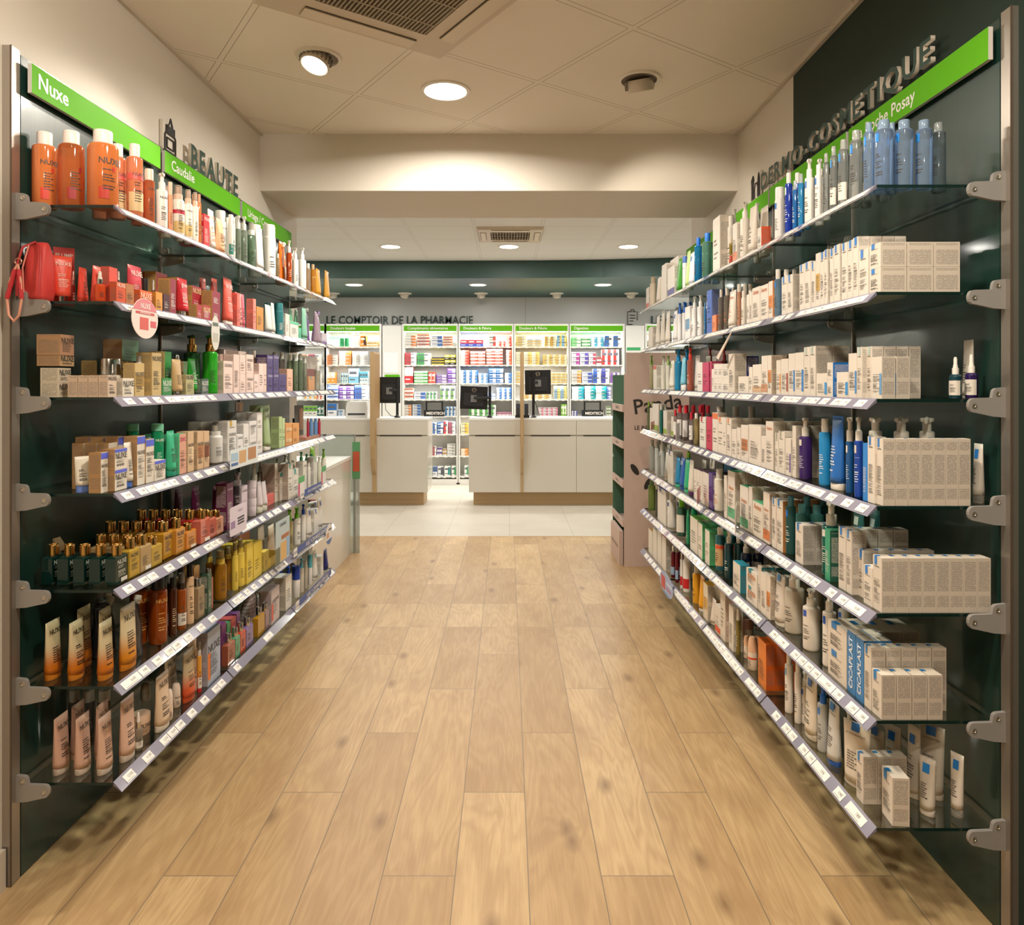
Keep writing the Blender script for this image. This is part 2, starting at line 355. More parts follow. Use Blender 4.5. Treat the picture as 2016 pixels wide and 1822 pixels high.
# side walls of the aisle
def slab(name, pts, z0, z1, mats, mi=0):
    n = len(pts); v = [(x, y, z0) for x, y in pts] + [(x, y, z1) for x, y in pts]
    f = [tuple(reversed(range(n))), tuple(range(n, 2 * n))] + [(i, (i + 1) % n, (i + 1) % n + n, i + n) for i in range(n)]
    return struct(MB().add(v, f, mi).obj(name, mats))
XW = -1.402; y0, y1 = -2.6, 4.585
slab('wall_left', [(XL(y0, XW) - .2, y0), (XL(y0, XW), y0), (XL(y1, XW), y1), (XL(y1, XW) - .2, y1)], 0, 3.0, [M_WALL])
mb = MB(); mb.box(1.271, 1.47, 3.17, 4.92, 0, 3.0, 0); mb.box(1.271, 1.47, -2.6, 3.17, 0, 3.0, 1); struct(mb.obj('wall_right', [M_WALL, M_DGREEN]))
mb = MB(); mb.box(-1.7, 1.7, -2.7, -2.6, 0, 3.0); struct(mb.obj('wall_entrance', [M_WALL]))
mb = MB(); mb.box(-1.39, 1.271, 3.94, 4.585, 2.464, 3.0); struct(mb.obj('ceiling_beam', [M_WALL]))
# thin shadow-gap angle round the ceiling
mb = MB(); mb.box(1.255, 1.271, -2.6, 3.94, CZ - .012, CZ); struct(mb.obj('trim_1', [mat('c9bfae', .5)]))
slab('trim_2', [(XL(-2.6, XW), -2.6), (XL(-2.6, XW) + .016, -2.6), (XL(3.94, XW) + .016, 3.94), (XL(3.94, XW), 3.94)], CZ - .012, CZ, [mat('c9bfae', .5)])
# baseboard on the left wall in front of the shelving
slab('baseboard_left', [(XL(-2.6, XW), -2.6), (XL(-2.6, XW) + .014, -2.6), (XL(1.975, XW) + .014, 1.975), (XL(1.975, XW), 1.975)], 0, .11, [mat('cfc6b8', .4)])
# dispensary shell
mb = MB(); mb.box(-5, 5, 10.2, 10.3, 0, 3.0); struct(mb.obj('wall_back', [M_FARW]))
mb = MB(); mb.box(-5.1, -5, 4.5, 10.3, 0, 3.0); struct(mb.obj('wall_far_left', [M_FARW]))
mb = MB(); mb.box(5, 5.1, 4.5, 10.3, 0, 3.0); struct(mb.obj('wall_far_right', [M_FARW]))
mb = MB(); mb.box(-5, -1.56, 4.45, 4.585, 0, 3.0); struct(mb.obj('wall_front_left', [M_FARW]))
mb = MB(); mb.box(1.47, 5, 4.78, 4.92, 0, 3.0); struct(mb.obj('wall_front_right', [M_FARW]))
# green soffit with a gently curved front
pts = [(-5, 8.36), (-1.6, 8.36), (-.6, 8.35), (.4, 8.33), (1.1, 8.27), (1.8, 8.16), (2.6, 7.98), (3.6, 7.7), (5, 7.3), (5, 10.2), (-5, 10.2)]
slab('ceiling_soffit', pts, SZ, FZ + .05, [M_SOFF])
for k, y in enumerate((.0,)):
    pass
# seam between wall panels on the back wall
mb = MB(); mb.box(.255, .262, 10.195, 10.2, 2.2, SZ); struct(mb.obj('trim_3', [mat('b9b9b4', .5)]))

# ---------------------------------------------------------------- ceiling lamps and cassettes
M_WHP = mat('e4ded2', .4); M_GRY = mat('8a847a', .5)
def round_light(x, y, z, r, label, strength):
    t = empty('recessed_light', (x, y, z)); tag(t, label, 'ceiling light', 'round recessed lights')
    MB().lathe([(r * 1.2, 0), (r * 1.18, -.006), (r * 1.02, -.008), (r * 1.0, -.002), (r * 1.0, 0)], 40).obj('trim_ring', [M_WHP], t)
    MB().lathe([(r * .98, -.001), (r * .98, -.004), (r * .5, -.007), (.002, -.008)], 40).obj('diffuser', [emit('fff6e6', strength)], t)
    return t
round_light(DOWN[0][0], DOWN[0][1], CZ, .098, 'bright round recessed light in the tiled ceiling in front of the beam', 14)
round_light(DOWN[1][0], DOWN[1][1], CZ, .098, 'round recessed ceiling light over the near end of the aisle', 14)
round_light(DOWN[2][0], DOWN[2][1], CZ, .098, 'round recessed ceiling light near the shop entrance', 14)
names = ['left of the air conditioner', 'in front of the air conditioner', 'right of the air conditioner', 'far left behind the wall', 'far right behind the wall']
for k, (x, y, z) in enumerate(FAR_DOWN):
    if k < 5: lb = 'round light in the white dispensary ceiling, ' + names[k]
    elif k < 9: lb = 'round light in the green soffit, ' + ['leftmost', 'above the counter gap', 'right of the middle', 'far right'][k - 5]
    else: lb = 'round light hidden above the beam, ' + ('left' if x < 0 else 'right')
    round_light(x, y, z, .095, lb, 14)
M_LAMPH = mat('cfc6b8', .35, .2)
def gimbal(x, y, aim, label, glow=14):
    t = empty('adjustable_spotlight', (x, y, CZ)); tag(t, label, 'spotlight', 'adjustable ceiling spotlights')
    MB().lathe([(.097, 0), (.095, -.008), (.080, -.010), (.078, -.002), (.078, 0)], 40).obj('trim_ring', [M_WHP], t)
    MB().lathe([(.078, .0), (.077, -.0015), (.002, -.0015)], 30).obj('recess', [mat('7a7064', .6)], t)
    d = (Vector(aim) - Vector((x, y, CZ))); d.z = -abs(d.z); d.normalize()
    d = Vector((d.x * .55, d.y * .55, -1)).normalized(); q = d.to_track_quat('-Z', 'Y').to_matrix().to_4x4()
    M = Matrix.Translation((d.x * .02, d.y * .02, 0)) @ q
    hd = MB().lathe([(.056, .0), (.060, -.01), (.062, -.045), (.058, -.052), (.054, -.05), (.052, -.04)], 28, M=M).obj('lamp_head', [M_LAMPH], t)
    MB().lathe([(.05, -.040), (.05, -.044), (.002, -.046)], 24, M=M).obj('lens', [emit('fff2dc', glow)], hd)
    for k in range(11):
        a = 2 * PI * k / 20 - .9
        MB().box(-.0022, .0022, .058, .069, -.040, -.004, M=M @ Matrix.Rotation(a, 4, 'Z')).obj('fin', [M_GRY], hd)
gimbal(*SPOTS[0][:2], SPOTS[0][2], 'lit adjustable ceiling spotlight beside the air conditioning cassette', 20)
gimbal(*SPOTS[1][:2], SPOTS[1][2], 'adjustable ceiling spotlight turned away, on the dark green wall side', 8)
gimbal(*SPOTS[2][:2], SPOTS[2][2], 'adjustable ceiling spotlight above the near end of the beauty wall', 14)
gimbal(*SPOTS[3][:2], SPOTS[3][2], 'adjustable ceiling spotlight above the near end of the green wall', 14)
# small gimbal spots under the soffit
for k, (px, w) in enumerate(((655, 0), (797, 1), (947, 0), (1096, 0), (1243, 1))):
    x = at(px, 577, 9.73)[0]; t = empty('mini_spotlight', (x, 9.73, SZ))
    tag(t, 'small white adjustable spotlight under the green soffit, %s from the left' % ['first', 'second', 'third', 'fourth', 'fifth'][k], 'spotlight', 'small spotlights above the back cabinets')
    MB().lathe([(.095, 0), (.093, -.010), (.06, -.014), (.055, -.012)], 24).obj('trim_ring', [M_WHP], t)
    MB().lathe([(.06, -.01), (.055, -.055), (.03, -.07), (.01, -.072)], 20, M=Matrix.Rotation(.25 if w else -.05, 4, 'Y')).obj('lamp_head', [M_LAMPH], t)
# cassette over the aisle, turned like the tile grid
def cassette(name, cx, cy, z, ang, size, label, slats=30, drop=.028):
    t = empty(name, (cx, cy, z), ang); tag(t, label, 'air conditioner', 'ceiling air conditioners')
    h = size / 2; g = size * .30
    mb = MB()
    pr = [(-h, 0), (-h + .01, -drop), (h - .01, -drop), (h, 0)]
    for a in range(4):
        M = Matrix.Rotation(a * PI / 2, 4, 'Z')
        mb.add([(-h, -h, 0), (h, -h, 0), (h - .012, -h + .012, -drop), (-h + .012, -h + .012, -drop), (-g, -g, -drop), (g, -g, -drop), (g, -g, -.01), (-g, -g, -.01)],
               [(0, 1, 2, 3), (3, 2, 5, 4), (4, 5, 6, 7)][::1], 0, False, M)
    mb.obj('panel', [mat('cdbfaa' if name != 'x' else 'ddd', .45)], t)
    MB().box(-g, g, -g, g, -.012, -.008).obj('filter', [mat('4c4741', .8)], t)
    mg = MB()
    for k in range(slats):
        x = -g + 2 * g * (k + .5) / slats; mg.box(x - .0028, x + .0028, -g, g, -drop + .001, -.013)
    for k in range(3): y = -g + 2 * g * (k + .5) / 3; mg.box(-g, g, y - .003, y + .003, -drop, -.013)
    mg.obj('grille', [mat('a39680', .5)], t)
    for a in range(4):
        M = Matrix.Rotation(a * PI / 2, 4, 'Z'); y0 = -h * .92; y1 = -g * 1.22
        MB().box(-g * .95, g * .95, y0, y1, -drop - .001, -drop + .002, M=M).obj('air_outlet', [mat('5a534a', .7)], t)
        s = MB().box(-g * .95, g * .95, y0 + .006, y1 - .006, -drop - .006, -drop - .002, M=M).obj('louvre', [mat('d9ccb6', .45)], t)
    return t
cassette('air_conditioner', -.375, 2.44, CZ, math.atan2(.355, .512), .78, 'ceiling air conditioner with dark grille, set diagonally over the aisle')
c2 = cassette('air_conditioner', (937 + 1072 - 2 * CX) / 2 * 6.7 / F + .0, 6.84, FZ, 0, .62, 'small ceiling air conditioner in the white dispensary ceiling', 14)
# ---------------------------------------------------------------- wall shelving
ZS = [.270 + .2725 * k for k in range(7)][::-1]       # glass tops, row 0 = top shelf
ROWN = ['top shelf', 'second shelf', 'third shelf', 'fourth shelf', 'fifth shelf', 'sixth shelf', 'lowest shelf']
class Side: pass
L = Side(); L.s = -1; L.y0 = 2.017; L.xf = -1.116; L.xp = -1.378; L.m = .0185; L.bays = [2.017, 2.80, 3.585, 4.37]; L.name = 'left wall'
R = Side(); R.s = 1; R.y0 = 1.811; R.xf = .939; R.xp = 1.2525; R.m = -.0015; R.bays = [1.811, 2.577, 3.345, 4.12, 4.90]; R.name = 'right wall'
def front(S, y, off=0.0): return S.xf + S.m * (y - S.y0) + S.s * off
def M_of(S):   # local frame of a fixture: origin at near end of the shelf front, +y along the wall
    return math.atan(-S.m)
M_ALU = mat('a8a096', .34, .75); M_BRK = mat('9b9792', .5, .1); M_SCREW = mat('c9c2b4', .3, .9)
def panel_mat():
    m, nt, b = nm('dark_green_gloss_panel'); b.inputs['Base Color'].default_value = (*hexc('14322b'), 1)
    b.inputs['Coat Weight'].default_value = .35; b.inputs['Coat Roughness'].default_value = .08
    g = N(nt, 'ShaderNodeNewGeometry'); mp = N(nt, 'ShaderNodeMapping'); mp.inputs['Scale'].default_value = (90, 90, 1.2); nt.links.new(g.outputs['Position'], mp.inputs[0])
    no = N(nt, 'ShaderNodeTexNoise'); no.inputs['Scale'].default_value = 2; nt.links.new(mp.outputs[0], no.inputs['Vector'])
    nt.links.new(MATH(nt, 'MULTIPLY_ADD', no.outputs[0], .2, .28), b.inputs['Roughness']); return m
M_PANEL = panel_mat()
def glass_mat():
    m, nt, b = nm('shelf_glass'); out = nt.nodes['Material Output']; nt.nodes.remove(b)
    tr = N(nt, 'ShaderNodeBsdfTransparent'); tr.inputs[0].default_value = (.90, .955, .935, 1)
    gl = N(nt, 'ShaderNodeBsdfGlossy'); gl.inputs['Roughness'].default_value = .02
    fr = N(nt, 'ShaderNodeFresnel'); fr.inputs[0].default_value = 1.32
    mx = N(nt, 'ShaderNodeMixShader'); nt.links.new(MATH(nt, 'MINIMUM', fr.outputs[0], .30), mx.inputs[0]); nt.links.new(tr.outputs[0], mx.inputs[1]); nt.links.new(gl.outputs[0], mx.inputs[2])
    nt.links.new(mx.outputs[0], out.inputs[0]); return m
M_GLASS = glass_mat(); M_GEDGE = clear('0d2a24', .8, .1)
M_RAIL = clear('8e8b9c', .55, .12); M_TAGP = mat('f0ece4', .45); M_INK = mat('6d675f', .6); M_INK2 = mat('2a2623', .6)
M_HEAD = mat('5fae1c', .65, 0, .15); M_HEADE = mat('d8d4cc', .5); M_WHT = mat('f2efe8', .4)
rnd = random.Random(7)
PRICES = ['9,90€', '12,95€', '24,50€', '7,80€', '16,90€', '31,50€', '5,95€']
_tagm = {}
def tag_mesh(k, w):
    if (k, w) in _tagm: return _tagm[(k, w)]
    mb = MB(); mb.box(-w / 2, w / 2, -.0006, 0, -.0125, .0125, 0)
    me = mb.me()
    bm = bmesh.new(); bm.from_mesh(me)
    tm = text_mesh(PRICES[k]).copy(); tm.transform(Matrix.Translation((w * .12, -.0009, .001)) @ Matrix.Diagonal((.0095, .0095, .012, 1)))
    n = len(bm.faces); bm.from_mesh(tm); bm.faces.ensure_lookup_table()
    for f in bm.faces[n:]: f.material_index = 1
    vs = [bm.verts.new(p) for p in ((-w * .42, -.0009, -.0095), (w * .3, -.0009, -.0095), (w * .3, -.0009, -.0085), (-w * .42, -.0009, -.0085))]
    f = bm.faces.new(vs); f.material_index = 1
    bm.to_mesh(me); bm.free(); me.materials.append(M_TAGP); me.materials.append(M_INK); _tagm[(k, w)] = me; return me
DX = .026; DZ = .026                                  # price rail tilts out and down
def build_side(S):
    rz = math.atan(-S.m) * 1.0
    sname = S.name
    depth = abs(S.xp - S.xf)
    for b in range(len(S.bays) - 1):
        ya, yb = S.bays[b], S.bays[b + 1]
        bayn = ['first', 'second', 'third', 'fourth'][b] + ' bay of the ' + sname
        # back panel
        xa, xb = S.xp + S.m * (ya - S.y0), S.xp + S.m * (yb - S.y0); t = .018 * S.s
        g = .003
        v = [(xa, ya + g, .004), (xb, yb - g, .004), (xb + t, yb - g, .004), (xa + t, ya + g, .004)]
        v = v + [(p[0], p[1], 2.33) for p in v]
        fs = [(0, 1, 2, 3), (7, 6, 5, 4), (4, 5, 1, 0), (5, 6, 2, 1), (6, 7, 3, 2), (7, 4, 0, 3)]
        tag(MB().add(v, fs).obj('back_panel', [M_PANEL]), 'glossy dark green back panel, %s' % bayn, 'wall panel', 'dark green back panels')
        # slim metal joint
        if b > 0:
            MBj = MB().box(-.004, .004, -.004, .004, .02, 2.33)
            tag(MBj.obj('panel_joint', [M_ALU], None, (xa - S.s * .003, ya, 0)), 'slim metal joint strip before the %s' % bayn, 'metal strip', 'metal joint strips')
        for r, z in enumerate(ZS):
            ga, gb = (ya + (.004 if b else 0), yb - .004)
            xfa, xfb = front(S, ga), front(S, gb)
            xpa, xpb = S.xp + S.m * (ga - S.y0) - S.s * .016, S.xp + S.m * (gb - S.y0) - S.s * .016
            t = .008
            v = [(xfa, ga, z - t), (xfb, gb, z - t), (xpb, gb, z - t), (xpa, ga, z - t), (xfa, ga, z), (xfb, gb, z), (xpb, gb, z), (xpa, ga, z)]
            fs = [(0, 3, 2, 1), (4, 5, 6, 7), (0, 1, 5, 4), (1, 2, 6, 5), (2, 3, 7, 6), (3, 0, 4, 7)]
            if S.s < 0: fs = [tuple(reversed(f)) for f in fs]
            o = MB().add(v, fs, [0, 0, 1, 1, 1, 1]).obj('glass_shelf', [M_GLASS, M_GEDGE])
            tag(o, 'clear glass shelf plate, %s of the %s' % (ROWN[r], bayn), 'shelf', 'glass wall shelves')
            # price rail
            n = S.s
            x0 = front(S, ga) ; ln = gb - ga - .002
            rail = empty('price_rail', (front(S, ga, -.0004), ga, z), math.atan(-S.m))
            tag(rail, 'clear plastic price rail along the %s, %s' % (ROWN[r], bayn), 'price rail', 'price rails')
            prof = [(.0 * n, .0012), (-.0014 * n, .0012), (-DX * n, -DZ), (-(DX - .0016) * n, -DZ - .0008), (-.003 * n, -.0105), (-.0006 * n, -.0105), (-.0006 * n, -.0002), (.0 * n, -.0002)]
            if n > 0: prof = prof[::-1]
            MB().prism(prof, 0, ln).obj('rail_profile', [M_RAIL], rail)
            # price tags seated on the sloping face
            yy = .02 + rnd.random() * .02
            far = ya > 3.4
            while yy < ln - .05:
                w = .046 if rnd.random() < .75 else .09
                if yy + w > ln - .005: break
                k = rnd.randrange(len(PRICES))
                o = bpy.data.objects.new('price_tag', tag_mesh(k, w)); COL.objects.link(o); o.parent = rail
                ang = math.atan2(DX, DZ)
                # local -y of tag faces aisle and slightly up
                nx = -math.cos(ang) * n; nz = math.sin(ang)
                cxm, czm = -DX * .53 * n + nx * .0012, -DZ * .52 + nz * .0012
                ydir = Vector((-nx, 0, -nz)); zdir = Vector((0, 0, 1)); xdir = Vector((0, 1, 0)) * (1 if n < 0 else -1)
                zd = xdir.cross(ydir)
                Mx = Matrix((xdir, ydir, zd)).transposed().to_4x4(); Mx.translation = (cxm, yy + w / 2, czm)
                o.matrix_local = Mx
                gap = .004 if (rnd.random() < (.7 if r < 2 else .45)) else .02 + .04 * rnd.random()
                if S is L and r == 6 and b == 1: gap += .25
                yy += w + gap
    # brackets at every bay line
    for i, yb in enumerate(S.bays):
        y = yb - .012 if i == 0 else (yb + .004 if i < len(S.bays) - 1 else yb + .008)
        for r, z in enumerate(ZS):
            t = empty('shelf_bracket', (S.xp + S.m * (yb - S.y0), y, z), 0)
            tag(t, 'grey metal shelf bracket, %s, %s of the %s' % (ROWN[r], ['near end', 'after the first bay', 'after the second bay', 'far end' if len(S.bays) == 4 else 'after the third bay', 'far end'][i], sname), 'bracket', 'grey shelf brackets')
            n = -S.s
            out = [(0, .030)]
            for k in range(5): a = PI / 2 - k * PI / 8; out.append((.020 + .012 * math.cos(a) , .016 + .012 * math.sin(a)))
            out += [(.034, .004), (.078, .0025)]
            for k in range(1, 8): a = PI / 2 - k * PI / 7; out.append((.080 + .013 * math.cos(a), -.0155 + .018 * math.sin(a)))
            out += [(.078, -.0335), (.03, -.044), (0, -.046)]
            poly = [(x * n, zz) for x, zz in out]
            if n > 0: poly = poly[::-1]
            MB().prism(poly, -.007, .004).obj('bracket_plate', [M_BRK], t)
            for (bx, bz) in ((.020, .014), (.080, -.0165)):
                Mx = Matrix.Translation((bx * n, -.007, bz)) @ Matrix.Rotation(PI / 2, 4, 'X')
                s = MB().lathe([(.0065, 0), (.0065, .0012), (.004, .002), (.003, .001)], 14, M=Mx).obj('screw', [M_SCREW], t)
    # uprights at both ends
    for yb, yo, lab in ((S.bays[0], -.030, 'near'), (S.bays[-1], .0, 'far')):
        if S is R and lab == 'far': continue
        if S is L and lab == 'far': continue
        x = S.xp
        t = empty('aluminium_upright', (x, yb - .018, 0)); tag(t, 'tall brushed aluminium upright at the near end of the %s' % sname, 'shelf upright', None)
        a, bq = (-.036, .0) if S.s < 0 else (.004, .044)
        if S is R: a, bq = .0, .036
        MB().box(a, bq, -.02, .017, .003, 2.34).obj('profile', [M_ALU], t)
        e = bq if S.s < 0 else a
        MB().box(e - .0022, e + .0022, -.0215, -.019, .003, 2.34).obj('edge_groove', [mat('5b4d40', .5)], t)
build_side(L); build_side(R)
# green name boards above the shelves
def header(S, ya, yb, txt, tsize, label, tgap=.03, thick=.012, e=0):
    off = .012
    def X(y): return S.xp + S.m * (y - S.y0) - S.s * off
    z0, z1 = 2.228, 2.312
    t = empty('brand_board', (X(ya), ya, 0), math.atan(-S.m)); tag(t, label, 'sign', 'green brand boards')
    ln = yb - ya; n = -S.s
    a, bq = sorted((0, n * thick))
    MB().box(a, bq, 0, ln, z0, z1, [1, 1, 1, 0, 1, 1] if n > 0 else [1, 1, 1, 1, 1, 0]).obj('board', [M_HEAD, M_HEADE], t)
    if txt:
        me_w = len(txt) * tsize * .52
        yc = tgap + me_w / 2 if S.s < 0 else tgap + me_w / 2
        lettering(txt, tsize, M_WHT, t, (n * (thick + .0008), yc, (z0 + z1) / 2), PI / 2 * n, bold=.012)
header(L, 2.030, 2.755, 'Nuxe', .062, 'lime green board reading Nuxe at the near end of the left wall')
header(L, 2.79, 3.535, 'Caudalie', .058, 'lime green board reading Caudalie above the second bay, left wall')
header(L, 3.565, 4.33, 'Uriage / Cerave', .055, 'green board reading Uriage / Cerave above the far bay, left wall')
header(R, 1.822, 2.565, 'La Roche Posay', .058, 'green board reading La Roche Posay, near end of the right wall', .30)
header(R, 2.585, 3.335, '', .058, 'plain green board above the second bay of the right wall')
header(R, 3.355, 4.11, 'Avène', .058, 'green board reading Avene above the third bay, right wall', .55)
header(R, 4.13, 4.88, 'Bioderma', .055, 'green board above the far bay of the right wall', .3)
# raised wall lettering
M_LG = mat('27453d', .45); M_LS = mat('d9cebd', .5)
def wall_word(S, txt, yc, length, z0, z1, label, mface, mside, dep=.012, standoff=.02):
    x = S.xp + S.m * (yc - S.y0) + S.s * .018
    t = empty('wall_lettering', (x - S.s * standoff, yc, (z0 + z1) / 2), (PI / 2 if S.s < 0 else -PI / 2) + math.atan(-S.m)); tag(t, label, 'sign')
    me0 = text_mesh(txt, .0, .01); xs = [v.co.x for v in me0.vertices]; zs = [v.co.z for v in me0.vertices]
    sx = length / (max(xs) - min(xs)); sz = (z1 - z0) / (max(zs) - min(zs)); cz = (max(zs) + min(zs)) / 2; cx = (max(xs) + min(xs)) / 2
    # one object per letter, spaced with the font's own widths
    acc = 0; ws = []
    for ch in txt:
        m1 = text_mesh(ch, 1.0, .0) if ch != ' ' else None
        w = (max(v.co.x for v in m1.vertices) - min(v.co.x for v in m1.vertices)) if m1 else .3
        ws.append((ch, w)); acc += w + .17
    acc -= .17; u = -acc / 2; k = length / acc
    for ch, w in ws:
        if ch != ' ':
            me = text_mesh(ch, 1.0, .02).copy()
            mx = (max(v.co.x for v in me.vertices) + min(v.co.x for v in me.vertices)) / 2
            for v in me.vertices: v.co = ((v.co.x - mx) * k, (dep / 2) * (1 if v.co.y > 0 else -1), (v.co.z - cz) * sz)
            me.update(); me.materials.clear(); me.materials.append(mface); me.materials.append(mside)
            for p in me.polygons: p.material_index = 0 if p.normal.y < -.7 else 1
            o = bpy.data.objects.new('letter', me); COL.objects.link(o); o.parent = t; o.location = ((u + w / 2) * k, 0, 0)
        u += w + .17
    return t
wall_word(L, 'BEAUTE', 3.30, .50, 2.325, 2.425, 'dark green raised letters reading BEAUTE above the left shelves', M_LG, mat('cfc6b6', .5))
wall_word(R, 'DERMO-COSMETIQUE', 2.77, 1.38, 2.325, 2.415, 'raised letters reading DERMO-COSMETIQUE above the right shelves', M_LG, M_LS, .014, .030)
# jar icon and brush icon beside the words
def icon_jar():
    y = 2.90; x = L.xp + L.m * (y - L.y0) - .018
    t = empty('jar_icon', (x + .006, y, 2.33), PI / 2); tag(t, 'cut-out outline icon of a cosmetics jar beside BEAUTE', 'sign')
    MB().box(-.058, .058, 0, .012, 0, .125).obj('backing', [M_WALL], t)
    def strokes(segs, w=.0035):
        mb = MB()
        for p in segs: mb.tube([(a, -.003, b) for a, b in p], w, 6)
        return mb
    body = [(-.045, .008), (-.045, .07), (-.038, .08), (.038, .08), (.045, .07), (.045, .008), (-.045, .008)]
    inner = [(-.028, .022), (-.028, .062), (.028, .062), (.028, .022), (-.028, .022)]
    cap = [(-.034, .08), (-.034, .11), (.034, .11), (.034, .08)]
    sw = [(-.02, .11), (-.008, .122), (.002, .145), (.014, .122), (.02, .11)]
    ribs = [[(q, .082), (q, .108)] for q in (-.022, -.011, 0, .011, .022)]
    strokes([body, inner, cap, sw] + ribs + [[(-.058, .004), (.058, .004)]]).obj('outline', [M_INK2], t)
def icon_brush():
    y = 3.60; x = R.xp + R.m * (y - R.y0) - .0
    t = empty('brush_icon', (x + .004, y, 2.33), -PI / 2); tag(t, 'cut-out outline icon of a brush and bottle beside DERMO-COSMETIQUE', 'sign')
    MB().box(-.06, .06, 0, .010, 0, .13).obj('backing', [M_WALL], t)
    mb = MB()
    for p in ([(-.05, 0), (-.05, .07), (-.055, .10), (-.03, .12), (-.02, .10), (-.03, .07), (-.03, 0)], [(-.01, 0), (-.012, .05), (0, .075), (.02, .075), (.035, .05), (.033, 0)],
              [(.04, 0), (.04, .09), (.05, .115), (.058, .09), (.058, 0)], [(-.05, .07), (-.03, .07)], [(-.04, .07), (-.04, .115)]):
        mb.tube([(a, -.003, b + .004) for a, b in p], .0032, 6)
    mb.obj('outline', [M_INK2], t)
icon_jar(); icon_brush()
# ---------------------------------------------------------------- dispensary: back cabinets, counters, screens
M_CAB = mat('e6e6e2', .35); M_CABIN = mat('d9d9d5', .5); M_CTR = mat('d3cdc1', .22, 0, .5, .3); M_TOPC = mat('ebe9e4', .25)
M_WOOD = mat('b89a70', .5); M_BLK = mat('16171a', .35); M_DKG = mat('3a3b3d', .4)
def zx(z, Y=9.88): return at(580 + z / 2.8, 0, Y)[0]
def zz(z, Y=9.88): return at(0, 480 + z / 2.8, Y)[1]
ORD = ['first', 'second', 'third', 'fourth', 'fifth', 'sixth', 'seventh', 'eighth', 'ninth', 'tenth', 'eleventh', 'twelfth', 'thirteenth', 'fourteenth', 'fifteenth', 'sixteenth']
BAYS = {'Z': (-130, 163, '', 'white wall cabinet partly hidden behind the left shelf ends'),
        'A': (175, 467, 'Douleurs locales', 'white wall cabinet headed Douleurs locales'),
        'B': (603, 892, 'Compléments alimentaires', 'white wall cabinet headed Complements alimentaires'),
        'C': (911, 1198, 'Douleurs & Fièvre', 'white wall cabinet of red and blue boxes headed Douleurs & Fievre'),
        'D': (1218, 1504, 'Douleurs & Fièvre', 'white wall cabinet of yellow boxes headed Douleurs & Fievre'),
        'E': (1523, 1809, 'Digestion', 'white wall cabinet headed Digestion'),
        'G': (1943, 2230, 'Dermatologie', 'white wall cabinet at the far right behind the shelf ends')}
SHZ = [567, 668, 769, 858, 950, 1050, 1170, 1283]
CBN = {'Z': 'half-hidden cabinet', 'A': 'local pain cabinet', 'B': 'supplements cabinet', 'C': 'red fever cabinet', 'D': 'yellow cabinet', 'E': 'digestion cabinet', 'G': 'rightmost cabinet'}
M_BLUR = [mat(c, .5) for c in ('d8c9a0',)]
for key, (a, b, txt, lab) in BAYS.items():
    xa, xb = zx(a), zx(b); w = xb - xa; xm = (xa + xb) / 2
    t = empty('wall_cabinet', (xm, 9.88, 0)); tag(t, lab, 'cabinet', 'dispensary wall cabinets')
    h = w / 2
    MB().box(-h - .028, -h, 0, .30, .02, 2.21).obj('side_panel', [M_CAB], t)
    MB().box(h, h + .028, 0, .30, .02, 2.21).obj('side_panel', [M_CAB], t)
    MB().box(-h, h, .28, .30, .02, 2.21).obj('rear_panel', [M_CABIN], t)
    MB().box(-h - .028, h + .028, 0, .30, 2.21, 2.225).obj('top_panel', [M_CAB], t)
    MB().box(-h, h, .0, .29, .0, .07).obj('plinth', [M_CAB], t)
    for k, s in enumerate(SHZ):
        z = zz(s)
        sh = MB().box(-h, h, .005, .28, z - .016, z).obj('shelf', [M_CAB], t)
        for q in range(7):
            u = -h + w * (q + .5) / 7 + ((q * 37 + k * 13) % 5 - 2) * .008
            MB().box(u - .02, u + .02, .0, .004, z - .022, z - .002).obj('shelf_ticket', [M_WHT], sh)
    MB().box(-h, h, -.008, .004, 2.125, 2.20).obj('header_board', [M_HEAD], t)
    if txt: lettering(txt, .052, M_WHT, t, (-h + .03 + len(txt) * .0125, -.010, 2.162), 0, bold=.012)
    MB().box(-h + .02, h - .02, .035, .06, 2.112, 2.12).obj('light_strip', [emit('fff6e8', 9)], t)
    area_lamp((xm, 9.88 + .05, 2.10), 10, w * .9, (1, .95, .87), 'RECTANGLE', .03)
    for k in (0, 1, 2, 4):  # added lights that brighten the shelf interiors, no fittings built for them
        area_lamp((xm, 9.88 + .02, zz(SHZ[k]) - .02), 2.3, w * .9, (1, .96, .9), 'RECTANGLE', .02)
# plain white panels between cabinets
for a, b, lab in ((480, 593, 'plain white wall panel with printed notices between two cabinets'), (1821, 1932, 'plain white wall panel right of the digestion cabinet')):
    xa, xb = zx(a, 9.89) + .01, zx(b, 9.89) - .01
    tag(MB().box(xa, xb, 9.89, 9.905, 0, 2.2).obj('white_pilaster', [M_CAB]), lab, 'panel')
# notices
M_PAPER = fine('eef0f0', '5d7f9c', .02, .7)
for a, b, y0_, y1_, lab in ((492, 570, 600, 712, 'printed paper notice taped to the white panel'), (497, 578, 722, 737, 'small green card below the paper notice')):
    tag(MB().box(zx(a), zx(b), 9.884, 9.887, zz(y1_), zz(y0_)).obj('paper_notice', [M_PAPER if y1_ < 720 else M_HEAD]), lab, 'notice')
tag(MB().box(zx(1832), zx(1907), 9.884, 9.887, zz(588), zz(572)).obj('green_label', [mat('3aa564', .5)]), 'small green label on the plain panel by the digestion cabinet', 'label')
